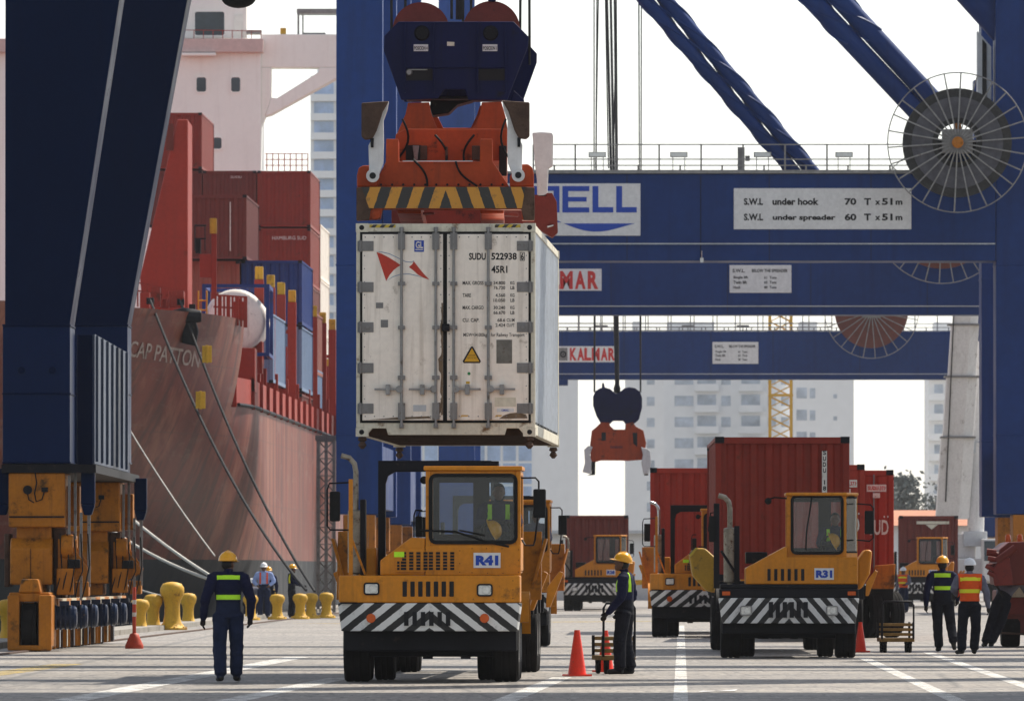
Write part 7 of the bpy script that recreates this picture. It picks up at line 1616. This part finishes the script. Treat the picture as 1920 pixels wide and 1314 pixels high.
def spare_helmet(tr, x, y, z, label):
    g = MB(); N = 24; R_ = []
    for i in range(8): t = (PI / 2) * (1 - i / 7.5); R_.append([((math.cos(t) * .120 + .001) * math.cos(2 * PI * k / N), (math.cos(t) * .140 + .001) * math.sin(2 * PI * k / N), .13 * math.sin(t)) for k in range(N)])
    R_.append([(.140 * math.cos(2 * PI * k / N), .175 * math.sin(2 * PI * k / N), .0) for k in range(N)]); g.grid([r + [r[0]] for r in R_])
    a = tr.rotation_euler.z; o = g.build('helmet', 'helmet', None, smooth=60, loc=(tr.location.x + x * math.cos(a) - y * math.sin(a), tr.location.y + x * math.sin(a) + y * math.cos(a), z)); o.rotation_euler = (R(62), R(12), R(70)); tag(o, label, 'helmet')
spare_helmet(R41, aU(922), .36, aZ(994) , 'yellow helmet lying on the dashboard of tractor R41')
spare_helmet(R31, bU(1561), .62, bZ(1014), 'yellow helmet lying on the dashboard of tractor R31')
# ---------------------------------------------------------------- cones, marker post, carts, red machine
def cone(px, Y, hgt, label):
    s = MB().use('cone'); r = hgt * .20
    s.box(-r * 1.28, r * 1.28, -r * 1.28, r * 1.28, 0.003, .03); s.lathe([(r, .03), (r * .96, .06), (r * .34, hgt * .93), (r * .30, hgt), (r * .2, hgt)], 28, (0, 0, 0), 'z')
    o = s.build('traffic_cone', None, None, smooth=40, loc=(X(px, Y), Y, 0)); o.rotation_euler.z = .3; return tag(o, label, 'cone', 'orange traffic cones')
cone(1082, 146, .66, 'orange traffic cone standing alone between tractor R41 and the hand cart')
cone(1613, 189, .56, 'orange traffic cone half hidden behind the right front wheel of tractor R31')
cone(1135, 152, .62, 'orange traffic cone half hidden behind the yellow hand cart')
Yp = 198.0
ps = empty('marker_post', (X(252, Yp), Yp, 0), 0, 'slim orange marker post with white bands on a flared orange base', 'marker post')
m = MB(); m.lathe([(.175, 0), (.18, .05), (.165, .09), (.115, .20), (.085, .28), (.05, .30)], 24, (0, 0, 0), 'z'); m.build('base', 'post', ps, smooth=40)
m = MB(); m.lathe([(.036, .29), (.036, 1.17), (.025, 1.19)], 14, (0, 0, 0), 'z'); q = m.build('pole', 'post', ps, smooth=40)
for z in (.62, .86): m = MB(); m.lathe([(.0385, z), (.0385, z + .08)], 14, (0, 0, 0), 'z'); m.build('white_band', 'whiteink', q, smooth=40)
def cart(px, Y, rz, label, wd=.62, ln=1.0, hh=.94, tm='amber'):
    r = empty('hand_cart', (X(px, Y), Y, 0), rz, label, 'cart', 'hand carts on the apron'); h = wd / 2
    woodm = mat('worn_cart_paint', (.20, .115, .03), .7, var=.3, scale=6, dirt=.25, dirtcol=(.07, .045, .02))
    m = MB().use(woodm)
    m.box(-h, h, 0, ln, .20, .27); m.build('platform', None, r, bevel=.01)
    for y in (0, ln - .035):
        for z, t in ((.31, .05), (.40, .05), (.49, .05)): m = MB().use(woodm); m.box(-h, h, y, y + .035, z, z + t); m.build('slat', None, r, bevel=.006)
    for x in (-h + .02, h - .02):
        for y in (.0175, ln - .02): m = MB().use('dark'); m.box(x - .02, x + .02, y - .021, y + .021, .27, .56); m.build('stake', None, r)
    m = MB().use('dark'); m.tube([(-h + .02, -.03, .25), (-h + .02, -.05, hh - .07), (-h + .06, -.05, hh), (h - .06, -.05, hh), (h - .02, -.05, hh - .07), (h - .02, -.03, .25)], .018, 8); m.build('handle', None, r, smooth=60)
    for x in (-h + .08, h - .08):
        for y in (.08, ln - .1):
            w = MB().use('tyre'); w.lathe([(.04, -.025), (.09, -.03), (.10, -.015), (.10, .015), (.09, .03), (.04, .025)], 18, (x, y, .10), 'x'); w.use('dark').box(x - .04, x + .04, y - .03, y + .03, .16, .20); w.build('castor', None, r, smooth=40)
    return r
cart(1683, 188, .04, 'empty hand cart with hoop handle and slatted ends, right of tractor R31')
c = cart(1160, 149.2, R(8), 'yellow hand cart beside the standing worker in profile', wd=.50, hh=1.03)
# red machine at the right edge
Ym = 202.0
rm = empty('cargo_handler', (X(1935, Ym), Ym, 0), 0, 'dark red machine on tyres with hydraulic cylinders, cut by the right edge', 'machine')
def RP(nm, m, pts, d0, d, bevel=.03, par=None): q = MB(); q.prism(poly(pts, Ym), Ym + d0, Ym + d0 + d); return W(q, nm, m, par or rm, bevel=bevel)
RP('body', 'maroon', [(1876, 1106), (1990, 1106), (1990, 1190), (1890, 1188), (1874, 1178)], .3, 3.2)
RP('stripe_panel', 'cream', [(1878, 1099), (1990, 1099), (1990, 1119), (1884, 1119)], .27, .02, .004)
RP('counterweight', 'sheave', [(1874, 1120), (1990, 1120), (1990, 1152), (1876, 1152)], .22, .06, .01)
RP('bumper_rail', 'rust', [(1876, 1184), (1990, 1190), (1990, 1194), (1878, 1188)], .1, .2, .01)
RP('mast_plate', 'maroon', [(1866, 1096), (1862, 1060), (1868, 1030), (1886, 1016), (1990, 1012), (1990, 1097)], -1.2, 3.4)
RP('mast_plate', 'sheave', [(1858, 1098), (1853, 1068), (1866, 1050), (1886, 1044), (1894, 1096)], -1.45, .25)
q = MB().use('maroon'); q.tube([V(1868, 1052, Ym - 1.5 + .1), V(1904, 1026, Ym - 1.5 + .1)], .07, 12); q.tube([V(1850, 1036, Ym - 1.5 + .2), V(1872, 1040, Ym - 1.5 + .2)], .055, 10); q.tube([V(1850, 1062, Ym - 1.5 + .2), V(1874, 1060, Ym - 1.5 + .2)], .06, 10); q.tube([V(1856, 1050, Ym - 1.5 + .15), V(1874, 1050, Ym - 1.5 + .15)], .04, 10); W(q, 'hydraulic_cylinder', 'maroon', rm, smooth=50)
q = MB().use('sheave')
for a, b in (((1850, 1032), (1868, 1034)), ((1852, 1046), (1866, 1048)), ((1848, 1060), (1864, 1068)), ((1852, 1072), (1866, 1080))): q.tube([V(*a, Ym - 1.5 + .05), V(*b, Ym - 1.5 + .05)], .045, 8)
W(q, 'hose_coupling', 'sheave', rm, smooth=50)
for px in (1890, 1912): q = MB(); q.lathe([(.05, 0), (.06, .05), (.05, .14), (.02, .17)], 12, V(px, 1017, Ym + .9), 'z'); W(q, 'beacon', 'amberlens', rm, smooth=40)
q = MB(); q.tube([V(1895, 1095, Ym - 1.5 + .15), V(1878, 1075, Ym - 1.5 + .1), V(1870, 1100, Ym - 1.5 + .12), V(1882, 1120, Ym - 1.5 + .15)], .025, 7); W(q, 'hose', 'black', rm, smooth=60)
for px, dy in ((1897, .6), (1950, .6), (1905, 2.6)):
    w = empty_part('wheel', (X(px, Ym) - rm.location.x, dy, .36), rm); t_ = MB().use('tyre'); t_.lathe([(.18, -.17), (.33, -.18), (.36, -.13), (.36, .13), (.33, .18), (.18, .17)], 24, (0, 0, 0), 'x'); t_.build('tyre', None, w, smooth=35)
    t_ = MB().use('rim'); t_.lathe([(.19, -.15), (.15, -.08), (.05, -.10)], 16, (0, 0, 0), 'x'); t_.build('rim', None, w, smooth=35)
# dark lamp hanging into the picture from the near crane
gc = [o for o in bpy.data.objects if o.name == 'gantry_crane'][0]
q = MB(); q.ell(V(447, -4, 188), (.32, .25, .19), 18, 10); q.tube([V(425, -12, 188), V(380, -60, 188), V(250, -120, 193)], .05, 8); W(q, 'floodlight', 'black', gc, smooth=60)
# stray paper
q = MB(); q.grid([[(.0, .0, .006), (.22, .05, .012), (.45, .02, .02)], [(.05, .5, .012), (.25, .55, .006), (.5, .6, .03)]]); tag(q.build('paper_scrap', 'sign', None, loc=(X(1310, 127), 127, 0)), 'scrap of white paper lying on the concrete right of the white centre line', 'litter')
# ---------------------------------------------------------------- air
mb = MB(); mb.box(-800, 800, -80, 2600, -5.0, 110)
hz = mb.build('haze', None); hz['kind'] = 'stuff'
hm = bpy.data.materials.new('haze_air'); hm.use_nodes = True; t = hm.node_tree; t.nodes.clear()
vo = _n(t, 'ShaderNodeVolumePrincipled'); vo.inputs['Color'].default_value = (0.90, 0.94, 1.0, 1); vo.inputs['Density'].default_value = 0.000045; vo.inputs['Anisotropy'].default_value = 0.6
mo = _n(t, 'ShaderNodeOutputMaterial'); t.links.new(vo.outputs[0], mo.inputs['Volume'])
hz.data.materials.clear(); hz.data.materials.append(hm)
